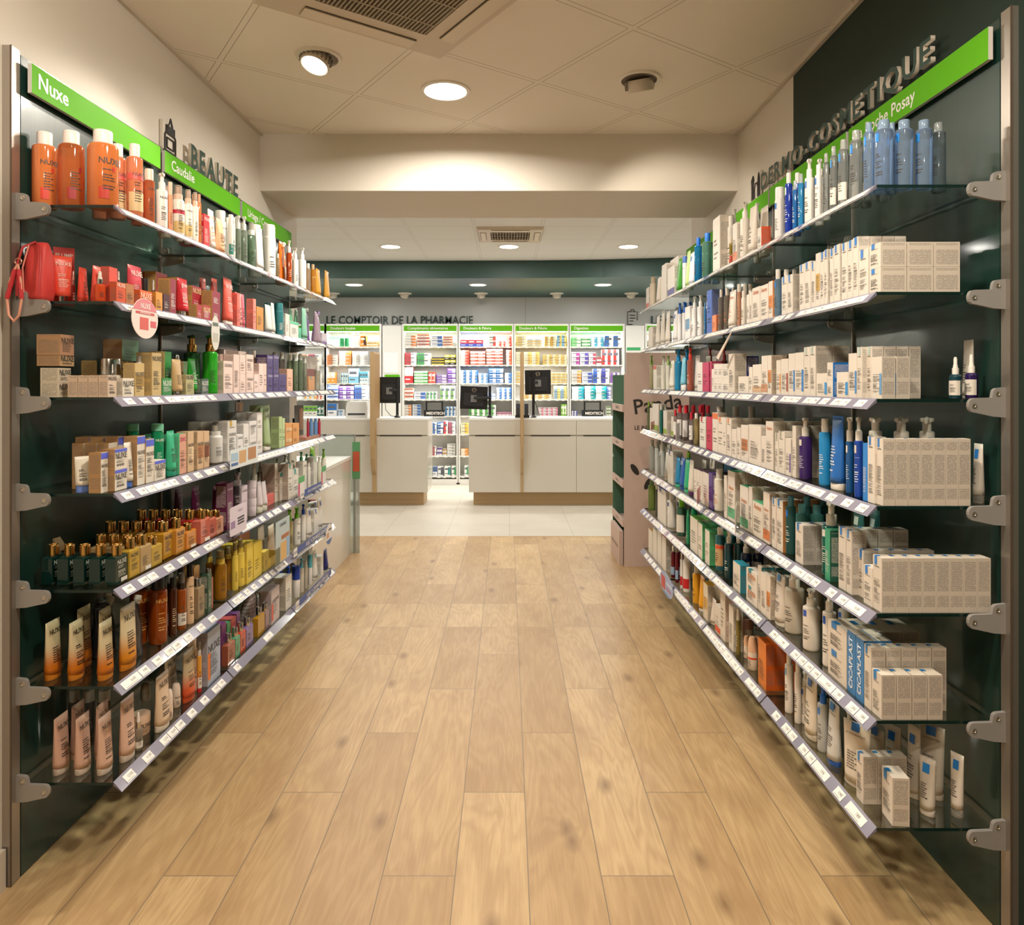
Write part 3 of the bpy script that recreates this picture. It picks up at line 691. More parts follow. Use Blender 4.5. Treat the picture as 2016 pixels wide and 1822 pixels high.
# wall lettering
t = empty('wall_sign', ((zx(177, 10.19) + zx(982, 10.19)) / 2, 10.19, zz(424, 10.19))); tag(t, 'dark green lettering LE COMPTOIR DE LA PHARMACIE on the back wall', 'sign')
w = zx(982, 10.19) - zx(177, 10.19)
_m = text_mesh('LE COMPTOIR DE LA PHARMACIE'); _w = max(v.co.x for v in _m.vertices) - min(v.co.x for v in _m.vertices)
lettering('LE COMPTOIR DE LA PHARMACIE', .165, M_LG, t, (0, -.012, -.0), 0, depth=.004, bold=.004, sx=w / (.165 * _w), name='letters')
t = empty('wall_sign', (zx(1990, 10.19), 10.19, zz(424, 10.19))); tag(t, 'dark green letters LE starting a second word at the far right', 'sign')
lettering('LE CONSEIL', .165, M_LG, t, (.36, -.012, 0), 0, depth=.01, name='letters')
t = empty('clipboard_icon', (zx(1862, 10.19), 10.185, zz(445, 10.19))); tag(t, 'outline icon of a clipboard on the white back wall', 'sign')
mb = MB()
for p in ([(-.07, 0), (-.07, .18), (.07, .18), (.07, .06)], [(-.03, .18), (-.02, .21), (.02, .21), (.03, .18)], [(-.07, 0), (.0, 0)], [(-.04, .13), (.04, .13)], [(-.04, .09), (.04, .09)], [(-.04, .05), (.01, .05)]):
    mb.tube([(q, 0, r) for q, r in p], .005, 5)
mb.obj('outline', [M_INK2], t)
# ---- boxes of medicine: (cabinet, shelf, x0, x1, y top, columns, stack, main colour, accent, words)
FB = '''A 0 185 240 512 6 1 e8efe6 1d7a45 white and green tube T
A 0 245 300 500 2 1 1f7a48 e8efe6 green ointment tube T
A 0 315 360 488 2 1 ece8df 2b2b28 white flask with dark label T
A 0 362 395 508 1 1 e58b22 3a2a20 orange and brown carton
A 0 397 462 537 4 2 c9a44c e7dcc0 small gold carton
A 1 180 240 614 1 4 ece7df dc8a4a white carton with orange band
A 1 245 314 592 1 4 e7934f f1ede6 orange and white carton
A 1 318 405 594 2 5 a9a7a4 ece9e4 grey and white carton
A 2 178 225 708 2 1 e59a3a efe4cf orange carton
A 2 256 294 714 3 1 e6ecd8 7fb5d0 pale tall carton
A 2 298 355 688 1 1 8cc7e2 eef3f4 light blue display carton
A 2 360 405 704 3 1 d9e6ea 5fb0c8 pale blue bottle carton
A 3 182 242 780 1 4 dfe6f0 5277c4 white and blue carton
A 3 244 328 785 2 3 6a3fa0 e6def0 purple and white carton
A 3 330 408 780 1 4 e3e8f2 4a6fc0 blue striped white carton
A 4 182 234 880 1 1 e9ecef 2c6fc0 white and blue tub
A 4 238 270 914 3 1 e9ecef 88b2d8 small white carton
Z 1 20 70 612 2 2 eceae4 e0904a white carton with orange stripe
Z 1 76 150 610 1 2 f0efe8 cf5a68 white carton with red wreath
Z 3 40 120 838 3 1 ecebe4 e8b04a white carton with yellow top
Z 3 122 160 836 2 1 ecebe4 d96b4a white carton with red drop
Z 4 35 125 893 4 1 f1f0ea 7cc043 white carton with green top
Z 4 127 163 893 2 1 2f7060 d8e2dc dark green carton
Z 2 40 150 718 3 2 e9e6dd c98a5a beige carton
B 0 605 670 505 1 4 efe9e0 e28a52 white and orange carton
B 0 675 745 499 1 4 ece9e4 c8603c white and rust carton
B 0 750 815 508 1 3 e9e9ee 3b64a8 white and navy carton
B 0 818 872 512 1 4 efe6dc d9793a orange edged carton
B 1 607 672 602 1 3 eeece8 c8454a white and red supplement carton
B 1 676 752 604 1 2 eeece8 4aa05a white and green supplement carton
B 1 756 825 626 1 3 e0c93a 26241f yellow and black carton
B 1 828 889 612 2 2 26251f d9cd4a black and yellow carton
B 2 607 655 680 1 1 c5343b f2eeea red and white display card
B 2 658 735 703 1 4 4fae57 f0efe9 green and white carton
B 2 738 776 707 2 1 dd4b3a efb0a0 red carton
B 2 780 840 722 1 3 6a3aa0 d9cdea purple carton
B 2 843 889 688 1 3 7a49b4 efe8f5 purple and white carton
B 3 607 656 796 1 3 efece7 d8683c white carton with red spot
B 3 659 722 818 1 2 e9eaee 3f67b5 white and blue flat carton
B 3 730 785 816 3 1 eef0ea 6cae78 white and green sachet carton
B 3 802 889 782 3 1 eff0ea 7fa86a white carton with plant print
B 4 605 645 889 1 4 efe7dd e08a45 orange striped carton
B 4 650 695 887 1 4 dfe4ec 3a6fb0 blue striped carton
B 4 832 889 898 3 1 eceef0 5a95c8 white and blue small carton
B 5 762 784 988 1 2 dfe6ee 3d6cb4 white and blue stacked carton
B 5 787 820 986 1 2 3e6fae e6eaf0 blue stacked carton
B 5 823 846 978 1 1 efeae6 c8404a tall white and red carton
B 5 848 888 982 1 3 e9eaee b2586a white and pink carton
B 6 762 781 1118 1 2 ecebe8 c35a64 white and red carton
B 6 784 812 1124 1 2 efeef0 6a4aa0 white and purple carton
B 6 815 838 1132 1 2 ecebe8 cf9a4a white and ochre carton
B 6 842 888 1104 1 4 efeee9 b9b7b0 plain white stacked carton
B 7 762 786 1228 1 1 dfe4ea 35609e blue and white bottle carton
B 7 789 820 1226 1 1 dfe4ea 4a4f58 white bottle carton with dark foot
B 7 826 860 1226 1 1 eef0ee 2f8f88 white and teal carton
B 7 866 890 1224 1 1 eef0ee 4aa86a white and green carton
C 0 913 1040 530 3 1 3a4fb0 d9444a blue and red carton
C 0 1070 1110 508 1 2 efe6e0 d84a3c white carton with red lettering
C 0 1114 1164 540 2 1 e0523f f0dcd6 red carton
C 0 1168 1197 512 1 3 d8453a efd8d0 deep red carton
C 1 913 964 588 1 5 e0523f f2e2da red and white pain carton
C 1 968 1052 594 2 4 e4604a f3e6de red striped pain carton
C 1 1056 1148 582 2 5 dd4c38 f3e6de bright red pain carton
C 1 1166 1197 586 1 4 e5683f f3e6de orange red carton
C 2 913 1010 698 3 4 4a84c4 eef2f6 blue and white pain carton
C 2 1014 1067 715 2 3 6d9fd2 eef2f6 pale blue carton
C 2 1070 1150 688 2 3 3273bd eef2f6 strong blue carton
C 2 1158 1197 712 1 3 4a84c4 eef2f6 blue carton by the side panel
C 3 1060 1108 826 1 2 4f87c8 eef2f6 flat blue carton
C 3 1114 1196 794 3 4 3c78c0 eef2f6 mid blue carton
C 4 960 1110 889 5 1 eef0ea 62ad5c white and green carton
C 4 1116 1195 930 4 1 efe6ea cf6f96 small pink and white carton
C 5 916 957 990 1 3 e0b850 f0e4c4 yellow carton beside the counter
C 6 916 957 1130 1 2 e09848 f0e0c8 orange carton beside the counter
C 7 936 957 1222 1 1 eef0ee 42a468 green and white carton beside the counter
D 0 1220 1278 512 1 4 e0c274 f2ead2 pale yellow carton
D 0 1280 1362 528 2 3 dab968 f2ead2 yellow carton
D 0 1378 1440 512 2 4 ecdfb4 d9a838 cream and yellow carton
D 0 1444 1500 505 2 2 e4c96a 7fb8dc yellow carton with blue cross
D 1 1220 1350 598 3 5 dcb75c f0e3bd golden yellow carton
D 1 1370 1500 612 4 4 e0bf66 f2e8c8 light yellow carton
D 2 1416 1500 710 3 4 dbb75c f0e3bd yellow carton beyond the screen
D 2 1220 1246 704 1 4 dbb75c f0e3bd yellow carton beside the divider
D 3 1266 1415 832 4 2 e6b96a f4e6cc orange yellow flat carton
D 3 1428 1500 784 2 5 d2c878 8fb0c8 yellow and blue carton
D 4 1345 1450 903 4 3 efe2e4 d67890 white and pink carton
D 4 1468 1500 884 2 1 7fb94a e8efd8 green carton
E 0 1525 1578 515 1 3 4fae5a eef2ea green and white stomach carton
E 0 1581 1630 515 1 3 3fa352 eef2ea green stomach carton
E 0 1634 1702 515 2 2 4aa9cc e6f0f4 turquoise carton
E 0 1706 1806 508 2 1 eef0f2 3a6cb4 white and blue large carton
E 1 1525 1570 598 1 3 eee8ee b8479a white carton with magenta band
E 1 1573 1618 598 1 3 e8e8f2 5a4aa8 white carton with violet band
E 1 1621 1660 600 1 3 eee8ee c8465a white carton with red band
E 1 1664 1690 626 1 2 f0efee c83c3c small white carton
E 1 1692 1788 583 3 1 f2f1f0 cf3f3c tall white carton with red crosses
E 2 1525 1580 696 1 4 efe6da e09a4a orange and white layered carton
E 2 1584 1640 708 1 3 dfe4ec 3f55a8 blue layered carton
E 2 1644 1688 690 1 2 eef0f2 2d58b0 white carton with blue half
E 2 1691 1735 690 1 2 eef0f2 3a3f9e white carton with indigo half
E 2 1740 1790 712 2 3 eeeaf0 8a5ab0 white and purple carton
E 3 1527 1595 788 1 4 2f9fb4 e2f0f2 turquoise layered carton
E 3 1598 1720 786 2 4 1f8f96 dceef0 teal layered carton
E 3 1722 1742 790 1 3 3a55b0 e2e6f2 blue layered carton
E 4 1527 1558 922 2 2 4a55b0 e8eaf2 small indigo carton
E 4 1717 1742 896 1 3 f0efec 8fb06a white carton behind the payment screen
G 0 1950 2060 508 3 2 ece8e2 b86a7a white and rose carton
G 1 1950 2060 600 3 3 e6e8ea 5f8fb8 white and grey blue carton'''
_fb = {}
def far_box(w, d, h, c1, c2, style):
    k = (round(w, 3), round(h, 3), c1, c2, style)
    if k in _fb: return _fb[k]
    mb = MB()
    if style == 'T':
        mb.lathe([(w * .46, 0), (w * .48, .01), (w * .48, h * .7), (w * .3, h * .72)], 14, mi=0)
        mb.lathe([(w * .30, h * .72), (w * .30, h * .98), (w * .27, h)], 12, mi=1)
    else:
        mb.box(-w / 2, w / 2, 0, d, 0, h, 0)
        q = hash_(c1 + c2 + style) % 3
        e = .0012
        if q == 0: r = (-w / 2, w * .02, h * .0, h)
        elif q == 1: r = (-w / 2, w / 2, h * .45, h * .98)
        else: r = (w * .08, w / 2, h * .12, h * .9)
        mb.add([(r[0], -e, r[2]), (r[1], -e, r[2]), (r[1], -e, r[3]), (r[0], -e, r[3])], [(0, 1, 2, 3)], 1)
        mb.add([(-w * .4, -2 * e, h * .62), (w * .3, -2 * e, h * .62), (w * .3, -2 * e, h * .80), (-w * .4, -2 * e, h * .80)], [(0, 1, 2, 3)], 2)
        mb.add([(-w * .4, -2 * e, h * .2), (w * .15, -2 * e, h * .2), (w * .15, -2 * e, h * .28), (-w * .4, -2 * e, h * .28)], [(0, 1, 2, 3)], 2)
    me = mb.me()
    for m in (mat(c1, .45), mat(c2, .45), mat('5f6672' if sum(hexc(c1)) > 1.2 else 'f0efe9', .5)): me.materials.append(m)
    _fb[k] = me; return me
def hash_(s):
    h = 7
    for ch in s: h = (h * 31 + ord(ch)) % 100003
    return h
rf = random.Random(3); MED = []
for line in FB.splitlines():
    p = line.split(); bay, sh, a, b, yt, nc, ns, c1, c2 = p[0], int(p[1]), *map(float, p[2:5]), int(p[5]), int(p[6]), p[7], p[8]
    words = ' '.join(p[9:]); style = ''
    if words.endswith(' T'): style = 'T'; words = words[:-2]
    z0 = zz(SHZ[sh]); x0, x1 = zx(a, 9.93), zx(b, 9.93); H = zz(yt, 9.93) - z0
    w = (x1 - x0) / nc; h = H / ns
    me = far_box(w * .965, .115, h * .985, c1, c2, style)
    name = 'ointment_tube' if style == 'T' else 'medicine_box'
    gname = '%ss, %s, shelf %d' % (words.split(' with')[0], CBN[bay], sh + 1)
    for i in range(nc):
        for j in range(ns):
            o = bpy.data.objects.new(name, me); COL.objects.link(o)
            o.location = (x0 + w * (i + .5) + rf.uniform(-.002, .002), 9.915 + (.03 if style == 'T' else 0) + rf.uniform(0, .006), z0 + h * j + .0005)
            pos = ''; MED.append((w * h * (0 if style else 1) + (9 if style else 0), o))
            if nc > 1: pos += ', %s column' % ORD[i]
            if ns > 1: pos += ', %s up' % ORD[j]
            tag(o, '%s%s, %s, %s' % (words, pos, ['top row', 'row two', 'row three', 'row four', 'row five', 'row six', 'row seven', 'bottom row'][sh], CBN[bay]), 'medicine box' if not style else 'tube', gname if nc * ns > 1 else None)
MED.sort(key=lambda q: -q[0])
boxes = [q[1] for q in MED if q[1].name.startswith('medicine_box')]
rest = boxes[296:]; mb = MB(); mats_ = []
for o in rest:
    base = len(mats_)
    idx = []
    for m in o.data.materials:
        if m not in mats_: mats_.append(m)
        idx.append(mats_.index(m))
    mb.add([v.co for v in o.data.vertices], [tuple(p.vertices) for p in o.data.polygons], [idx[p.material_index] for p in o.data.polygons], False, Matrix.Translation(o.location))
    bpy.data.objects.remove(o)
tag(mb.obj('medicine_box_stock', mats_), 'smallest medicine boxes filling the dispensary cabinet shelves', 'medicine boxes', None, 'stuff')
# ---- payment screens on the cabinet shelves
for a, b, lab in ((712, 825, 'black payment rack reading MEDITECH in the supplements cabinet'), (1588, 1700, 'black payment rack reading MEDITECH in the digestion cabinet')):
    x0, x1 = zx(a, 9.7), zx(b, 9.7); t = empty('receipt_rack', ((x0 + x1) / 2, 9.70, zz(SHZ[4]) + .001)); tag(t, lab, 'device', 'black MEDITECH racks'); w = (x1 - x0) / 2
    MB().box(-w, w, 0, .16, .0, .085).obj('body', [M_BLK], t)
    MB().box(-w * .85, -w * .7, .04, .06, .085, .20).obj('post', [M_BLK], t); MB().box(w * .7, w * .85, .04, .06, .085, .20).obj('post', [M_BLK], t)
    MB().box(-w * .85, w * .85, .04, .06, .19, .205).obj('cross_bar', [M_BLK], t)
    lettering('MEDITECH', .052, M_WHT, t, (.02, -.002, .042), 0, bold=.02)
    MB().box(-w, w, -.0, .18, -.012, 0).obj('tray', [M_CAB], t)
# ---- counters
def counter(x0, x1, Yf, Yb, lab, seams, handles, plx0, plx1):
    t = empty('pharmacy_counter', ((x0 + x1) / 2, Yf, 0)); tag(t, lab, 'counter', 'white dispensing counters'); xm = (x0 + x1) / 2
    zb = at(0, 969.5, Yf)[1]; zt = 1.0; zr = at(0, 858.6, Yf)[1]
    MB().box(x0 - xm, x1 - xm, 0, Yb - Yf, zt - .025, zt).obj('worktop', [M_TOPC], t)
    MB().box(x0 - xm + .004, x1 - xm - .004, .012, Yb - Yf, zb, zt - .025).obj('cabinet_body', [M_CTR], t)
    edges = [x0] + seams + [x1]
    for i in range(len(edges) - 1):
        a, b = edges[i] - xm + .002, edges[i + 1] - xm - .002
        MB().box(a, b, -.004, .012, zr + .012, zt - .028).obj('drawer_front', [M_CTR], t)
        d = MB().box(a, b, -.004, .012, zb, zr - .004).obj('door_front', [M_CTR], t)
    for a, b in handles: MB().box(a - xm, b - xm, -.007, .012, zr - .003, zr + .008).obj('handle_groove', [mat('4b4842', .35, .5)], t)
    MB().box(plx0 - xm, plx1 - xm, .10, Yb - Yf - .05, 0, zb).obj('plinth', [M_WOOD], t)
    return t
YC = 8.12
cx = lambda z: zx(z, YC)
counter(cx(150) - .8, cx(735), YC, 8.62, 'white glossy counter with wooden plinth on the left side', [cx(436)], [(cx(200), cx(388)), (cx(470), cx(700))], zx(352, 8.22), zx(712, 8.22))
counter(cx(960), cx(1742) + .9, YC, 8.62, 'long white glossy counter with wooden plinth on the right side', [cx(1250), cx(1553)], [(cx(996), cx(1215)), (cx(1302), cx(1520)), (cx(1592), cx(1742))], zx(986, 8.22), zx(1742, 8.22) + .85)
def divider(xa, xb, lab):
    t = empty('counter_divider', ((xa + xb) / 2, 7.97, 0)); tag(t, lab, 'divider', 'slatted wooden counter dividers'); w = (xb - xa) / 2
    zt = at(0, 693, 7.97)[1]; zc = at(0, 932, 7.97)[1]
    poly = [(.0, zt), (.34, zt), (.34, 1.004), (.14, 1.004), (.14, .16), (.125, .16), (.125, zc - .02), (.10, zc - .01), (.05, zc + .05), (.015, zc + .16), (0, zc + .3)]
    MB().prism([(y, z) for y, z in poly][::-1], -w, w, M=Matrix(((0, 1, 0, 0), (1, 0, 0, 0), (0, 0, 1, 0), (0, 0, 0, 1)))).obj('board', [M_WOOD], t)
    for s in (-1, 1):
        mb = MB()
        for k in range(11): mb.box(s * w - .003, s * w + .003, .012 + k * .029, .028 + k * .029, zc + .32 if k < 3 else 1.002, zt - .02)
        mb.obj('slats', [mat('a98a60', .5)], t)
divider(zx(416, 7.97), zx(440, 7.97), 'slatted wooden fin dividing the left counter')
divider(zx(1247, 7.97), zx(1262, 7.97), 'slatted wooden fin dividing the right counter')
# ---- screens seen from behind
def monitor(x0, x1, y0_, y1_, Y, lab, tilt, pole, logo):
    X0, Zt = at(x0, y0_, Y); X1, Zb = at(x1, y1_, Y); w = X1 - X0; h = Zt - Zb; zc = (Zt + Zb) / 2
    t = empty('computer_screen', ((X0 + X1) / 2, Y, 1.001), 0); tag(t, lab, 'monitor', 'black computer screens on the counters')
    M = Matrix.Translation((0, 0, zc - 1.001)) @ Matrix.Rotation(tilt, 4, 'Y')
    MB().box(-w / 2, w / 2, 0, .022, -h / 2, h / 2, M=M).obj('screen_back', [M_BLK], t)
    MB().box(-w * .36, w * .36, -.018, 0, -h * .36, h * .22, M=M).obj('rear_cover', [mat('212226', .4)], t)
    if logo:
        lg = MB().lathe([(.024, 0), (.024, .001), (.019, .001), (.019, 0)], 20, M=M @ Matrix.Translation((0, -.001, h * .34)) @ Matrix.Rotation(PI / 2, 4, 'X')).obj('logo', [M_SCREW], t)
        lettering('DELL', .017, M_SCREW, t, (0 + math.sin(tilt) * h * .34, -.004, zc - 1.001 + h * .34), 0)
    MB().box(-.035, .035, -.028, -.018, -.05, .03, M=M).obj('mount_plate', [mat('8e9094', .35, .7)], t)
    px = (pole - (x0 + x1) / 2) * Y / F
    MB().tube([(px, -.03, .0), (px, -.03, zc - 1.001 + .14)], .016, 12).obj('pole', [M_BLK], t)
    MB().tube([(px, -.03, zc - 1.001), (0, -.03, zc - 1.001)], .018, 10).obj('arm', [M_BLK], t)
    MB().lathe([(.036, 0), (.036, .008), (.026, .014), (.018, .03)], 20, c=(px, -.03, 0)).obj('foot', [M_BLK], t)
    MB().tube([(-.05, -.01, zc - 1.001 - h * .4), (-.04, -.03, zc - 1.001 - h * .75), (.02, -.03, .02), (px, -.05, .01)], .004, 6).obj('cable', [M_BLK], t)
monitor(746.5, 787.5, 742.5, 794, 8.35, 'black computer screen seen from behind beside the left divider', 0, 783, False)
monitor(906, 960, 761, 806, 8.35, 'tilted black computer screen at the gap between the counters', math.radians(2), 964.5, True)
monitor(1033.5, 1084.5, 729, 777, 8.35, 'raised black computer screen right of the right divider', math.radians(-1), 1050, True)
# printer, telephones
x0, x1 = zx(287, 8.35), zx(405, 8.35); t = empty('label_printer', ((x0 + x1) / 2, 8.30, 1.001)); tag(t, 'white printer on the left counter beside the wooden divider', 'printer'); w = (x1 - x0) / 2
MB().prism([(-w, 0), (w, 0), (w, .12), (w * .9, .185), (-w * .85, .185), (-w, .12)], 0, .22).obj('body', [mat('dcdcd8', .4)], t)
MB().box(-w * .8, w * .8, -.004, 0, .03, .05).obj('paper_slot', [M_DKG], t)
for k, zc_ in enumerate((1232, 1278)):
    x = zx(zc_, 8.3); t = empty('cordless_phone', (x, 8.28 + .0, 1.001)); tag(t, ['black cordless telephone left of the right divider', 'black telephone just right of the right divider'][k], 'telephone', 'black telephones on the counter')
    MB().box(-.035, .035, 0, .07, 0, .03).obj('base', [M_BLK], t)
    MB().box(-.022, .022, .02, .045, .03, .16).obj('handset', [M_DKG], t); MB().box(-.014, .014, .0185, .02, .11, .145).obj('display', [mat('46506a', .2)], t)
# ---- white low cabinet beyond the left shelves, its glass screen and the poster
t = empty('low_cabinet', (-1.29, 4.62, 0)); tag(t, 'low white cabinet standing past the end of the left shelves', 'cabinet')
MB().box(-.80, 0, 0, 1.25, .0, .775).obj('body', [M_CTR], t)
MB().box(-.80, .004, -.003, 1.253, .775, .80).obj('top_board', [M_TOPC], t)
t = empty('glass_screen', (-1.262, 5.90, 0)); tag(t, 'clear upright screen at the far corner of the low white cabinet', 'glass screen')
MB().box(-.30, 0, 0, .006, 0, .98).obj('pane', [clear('dfe9e6', .12, .03)], t)
MB().box(-.006, .004, -.004, .010, 0, .98).obj('edge_strip', [mat('9a958c', .3, .5)], t)
t = empty('poster_holder', (-1.20, 5.88, .72)); tag(t, 'small green and red poster in a holder by the glass screen', 'poster')
xa, za = at(692, 944, 5.85); xb, zb_ = at(705, 871, 5.85)
MB().box(xa + 1.20, xb + 1.20 + .01, 0, .004, za - .72, zb_ - .72).obj('poster', [mat('5a9c6a', .5)], t)
MB().box(xa + 1.205, xb + 1.205, -.001, 0, za - .66, zb_ - .80).obj('picture', [mat('c8593f', .5)], t)
MB().box(xa + 1.205, xb + 1.205, .004, .012, -.72, za - .72).obj('leg', [clear('cfd4d0', .3)], t)
# ---- pink tea display
M_PINK = mat('c9b1a6', .6); M_PGRN = mat('47705a', .55)
t = empty('tea_display_stand', (.892, 5.445, 0)); tag(t, 'tall dusty pink cardboard tea display stand at the end of the right shelves', 'display stand')
MB().box(0, .62, 0, .012, 0, 1.47).obj('side_panel', [M_PINK], t)
MB().box(.015, .62, .004, .014, 1.47, 1.635).obj('header_panel', [M_PINK], t)
MB().box(.60, .612, .012, .545, 0, 1.47).obj('rear_panel', [M_PINK], t)
MB().box(-.006, .60, .545, .560, 0, 1.47).obj('side_panel', [M_PGRN], t)
for k, z in enumerate((.32, .62, .92, 1.2)):
    MB().box(.0, .60, .012, .545, z - .02, z - .012).obj('shelf_board', [M_PINK], t)
    MB().box(-.012, .0, .012, .545, z - .02, z + .035).obj('shelf_lip', [M_PINK], t)
    lettering('PANDA TEA', .028, M_INK2, t, (-.0135, .27, z + .008), -PI / 2)
MB().box(-.03, .0, .05, .50, .0, .26).obj('base_bin', [M_PINK], t)
lettering('Smile is in the tea', .045, M_INK2, t, (-.0315, .28, .13), -PI / 2)
lettering('Panda', .16, M_INK2, t, (.255, -.002, at(0, 797, 5.44)[1]), 0, ry=math.radians(-8), bold=.012, name='lettering')
lettering('Tea', .16, M_INK2, t, (.30, -.002, at(0, 821, 5.44)[1]), 0, ry=math.radians(-8), bold=.012, name='lettering')
lettering('LE BIEN-ÊTRE', .042, M_INK2, t, (.20, -.002, at(0, 843, 5.44)[1]), 0, bold=.012)
for px, py, r in ((1250, 925, .6), (1276, 953, -.5)):
    x, z = at(px, py, 5.44); mb = MB()
    p = [(math.sin(a) * .022, math.cos(a) * .05) for a in [2 * PI * k / 14 for k in range(14)]]
    p = [(q[0] * math.cos(r) - q[1] * math.sin(r), q[0] * math.sin(r) + q[1] * math.cos(r)) for q in p]
    mb.prism([(x - .892 + q, z + w_) for q, w_ in p], -.002, 0).obj('leaf_print', [M_INK2], t)
lettering('nourish', .045, mat('e8efe8', .5), t, (-.0075, .552, .8), -PI / 2)
# wooden slatted end piece behind the stand
t = empty('wooden_fin', (1.53, 5.30, 0)); tag(t, 'slatted wooden upright behind the pink display stand', 'divider')
MB().box(0, .12, .30, .34, 0, 1.42).obj('board', [M_WOOD], t)
mb = MB()
for k in range(5): mb.box(.005 + k * .024, .018 + k * .024, .285, .30, 0, 1.42)
mb.obj('slats', [mat('a98a60', .5)], t)
# ---------------------------------------------------------------- products on the glass shelves
M_SILV = mat('cfcdc8', .16, 1.0); M_GOLD = mat('d9a860', .18, 1.0); M_CLR = clear('e6e2da', .22, .04); M_INKT = mat('3c3834', .5)
def tint(hexs, k):
    h = hexs.lstrip('#'); return ''.join('%02x' % max(0, min(255, int(int(h[i:i + 2], 16) * k))) for i in (0, 2, 4))
def inkfor(c):
    l = hexc(c); return '4a4640' if .3 * l[0] + .6 * l[1] + .1 * l[2] > .22 else 'e9e5dc'
def finish(tok, default_rough=.38):
    c = tok.get('c', 'ded6c8')
    if 'm' in tok:
        q = float(tok['m'] or 50) / 100; return clear(c, q if q > .7 else q * .5)
    if 'f' in tok: return grad(c, tok['f'], .12, .62, .4)
    return mat(c, default_rough)
def capmat(e, tok):
    if e == 'silver': return M_SILV
    if e == 'gold': return M_GOLD
    if e == 'clear': return M_CLR
    if 'E' in tok: return clear(e, .5)
    return mat(e, .35)
_pm = {}
def cached(key, fn):
    if key not in _pm: _pm[key] = fn()
    return _pm[key]
def patch(r, sy, a0, a1, z0, z1, n=8, r2=None, off=.0006):
    """curved label: angles measured from the front (-y)"""
    r2 = r2 or r; v = []; f = []
    for i in range(n + 1):
        a = a0 + (a1 - a0) * i / n
        v.append((math.sin(a) * (r + off), -math.cos(a) * (r * sy + off), z0)); v.append((math.sin(a) * (r2 + off), -math.cos(a) * (r2 * sy + off), z1))
        if i: k = 2 * i; f.append((k - 2, k, k + 1, k - 1))
    return mesh(v, f, True)
def lines_mesh(w, z0, z1, n, seed, r=0, sy=1.0, off=.001):
    """ragged rows of tiny print as geometry"""
    q = random.Random(seed); v = []; f = []; dz = (z1 - z0) / n
    for i in range(n):
        if q.random() < .16: continue
        z = z1 - dz * i; hh = dz * (.34 if q.random() < .8 else .5); L_ = w * q.uniform(.5, 1.0); x = -w / 2
        end = x + L_
        while x < end - w * .05:
            s = min(end, x + w * q.uniform(.10, .34)); k = len(v)
            segs = 2 if r else 1
            for j in range(segs + 1):
                xx = x + (s - x) * j / segs
                if r: a = xx / r; px_, py_ = math.sin(a) * (r + off), -math.cos(a) * (r * sy + off)
                else: px_, py_ = xx, -off
                v += [(px_, py_, z - hh), (px_, py_, z)]
                if j: m = k + 2 * j; f.append((m - 2, m, m + 1, m - 1))
            x = s + w * .035
    return mesh(v, f)
def child(name, me, m, root, loc=(0, 0, 0)):
    if len(me.materials) == 0: me.materials.append(m)
    o = bpy.data.objects.new(name, me); COL.objects.link(o); o.parent = root; o.location = loc
    if me.materials[0] is not m:
        o.material_slots[0].link = 'OBJECT'; o.material_slots[0].material = m
    return o
Q = lambda *a: tuple(round(x, 4) if isinstance(x, float) else x for x in a)

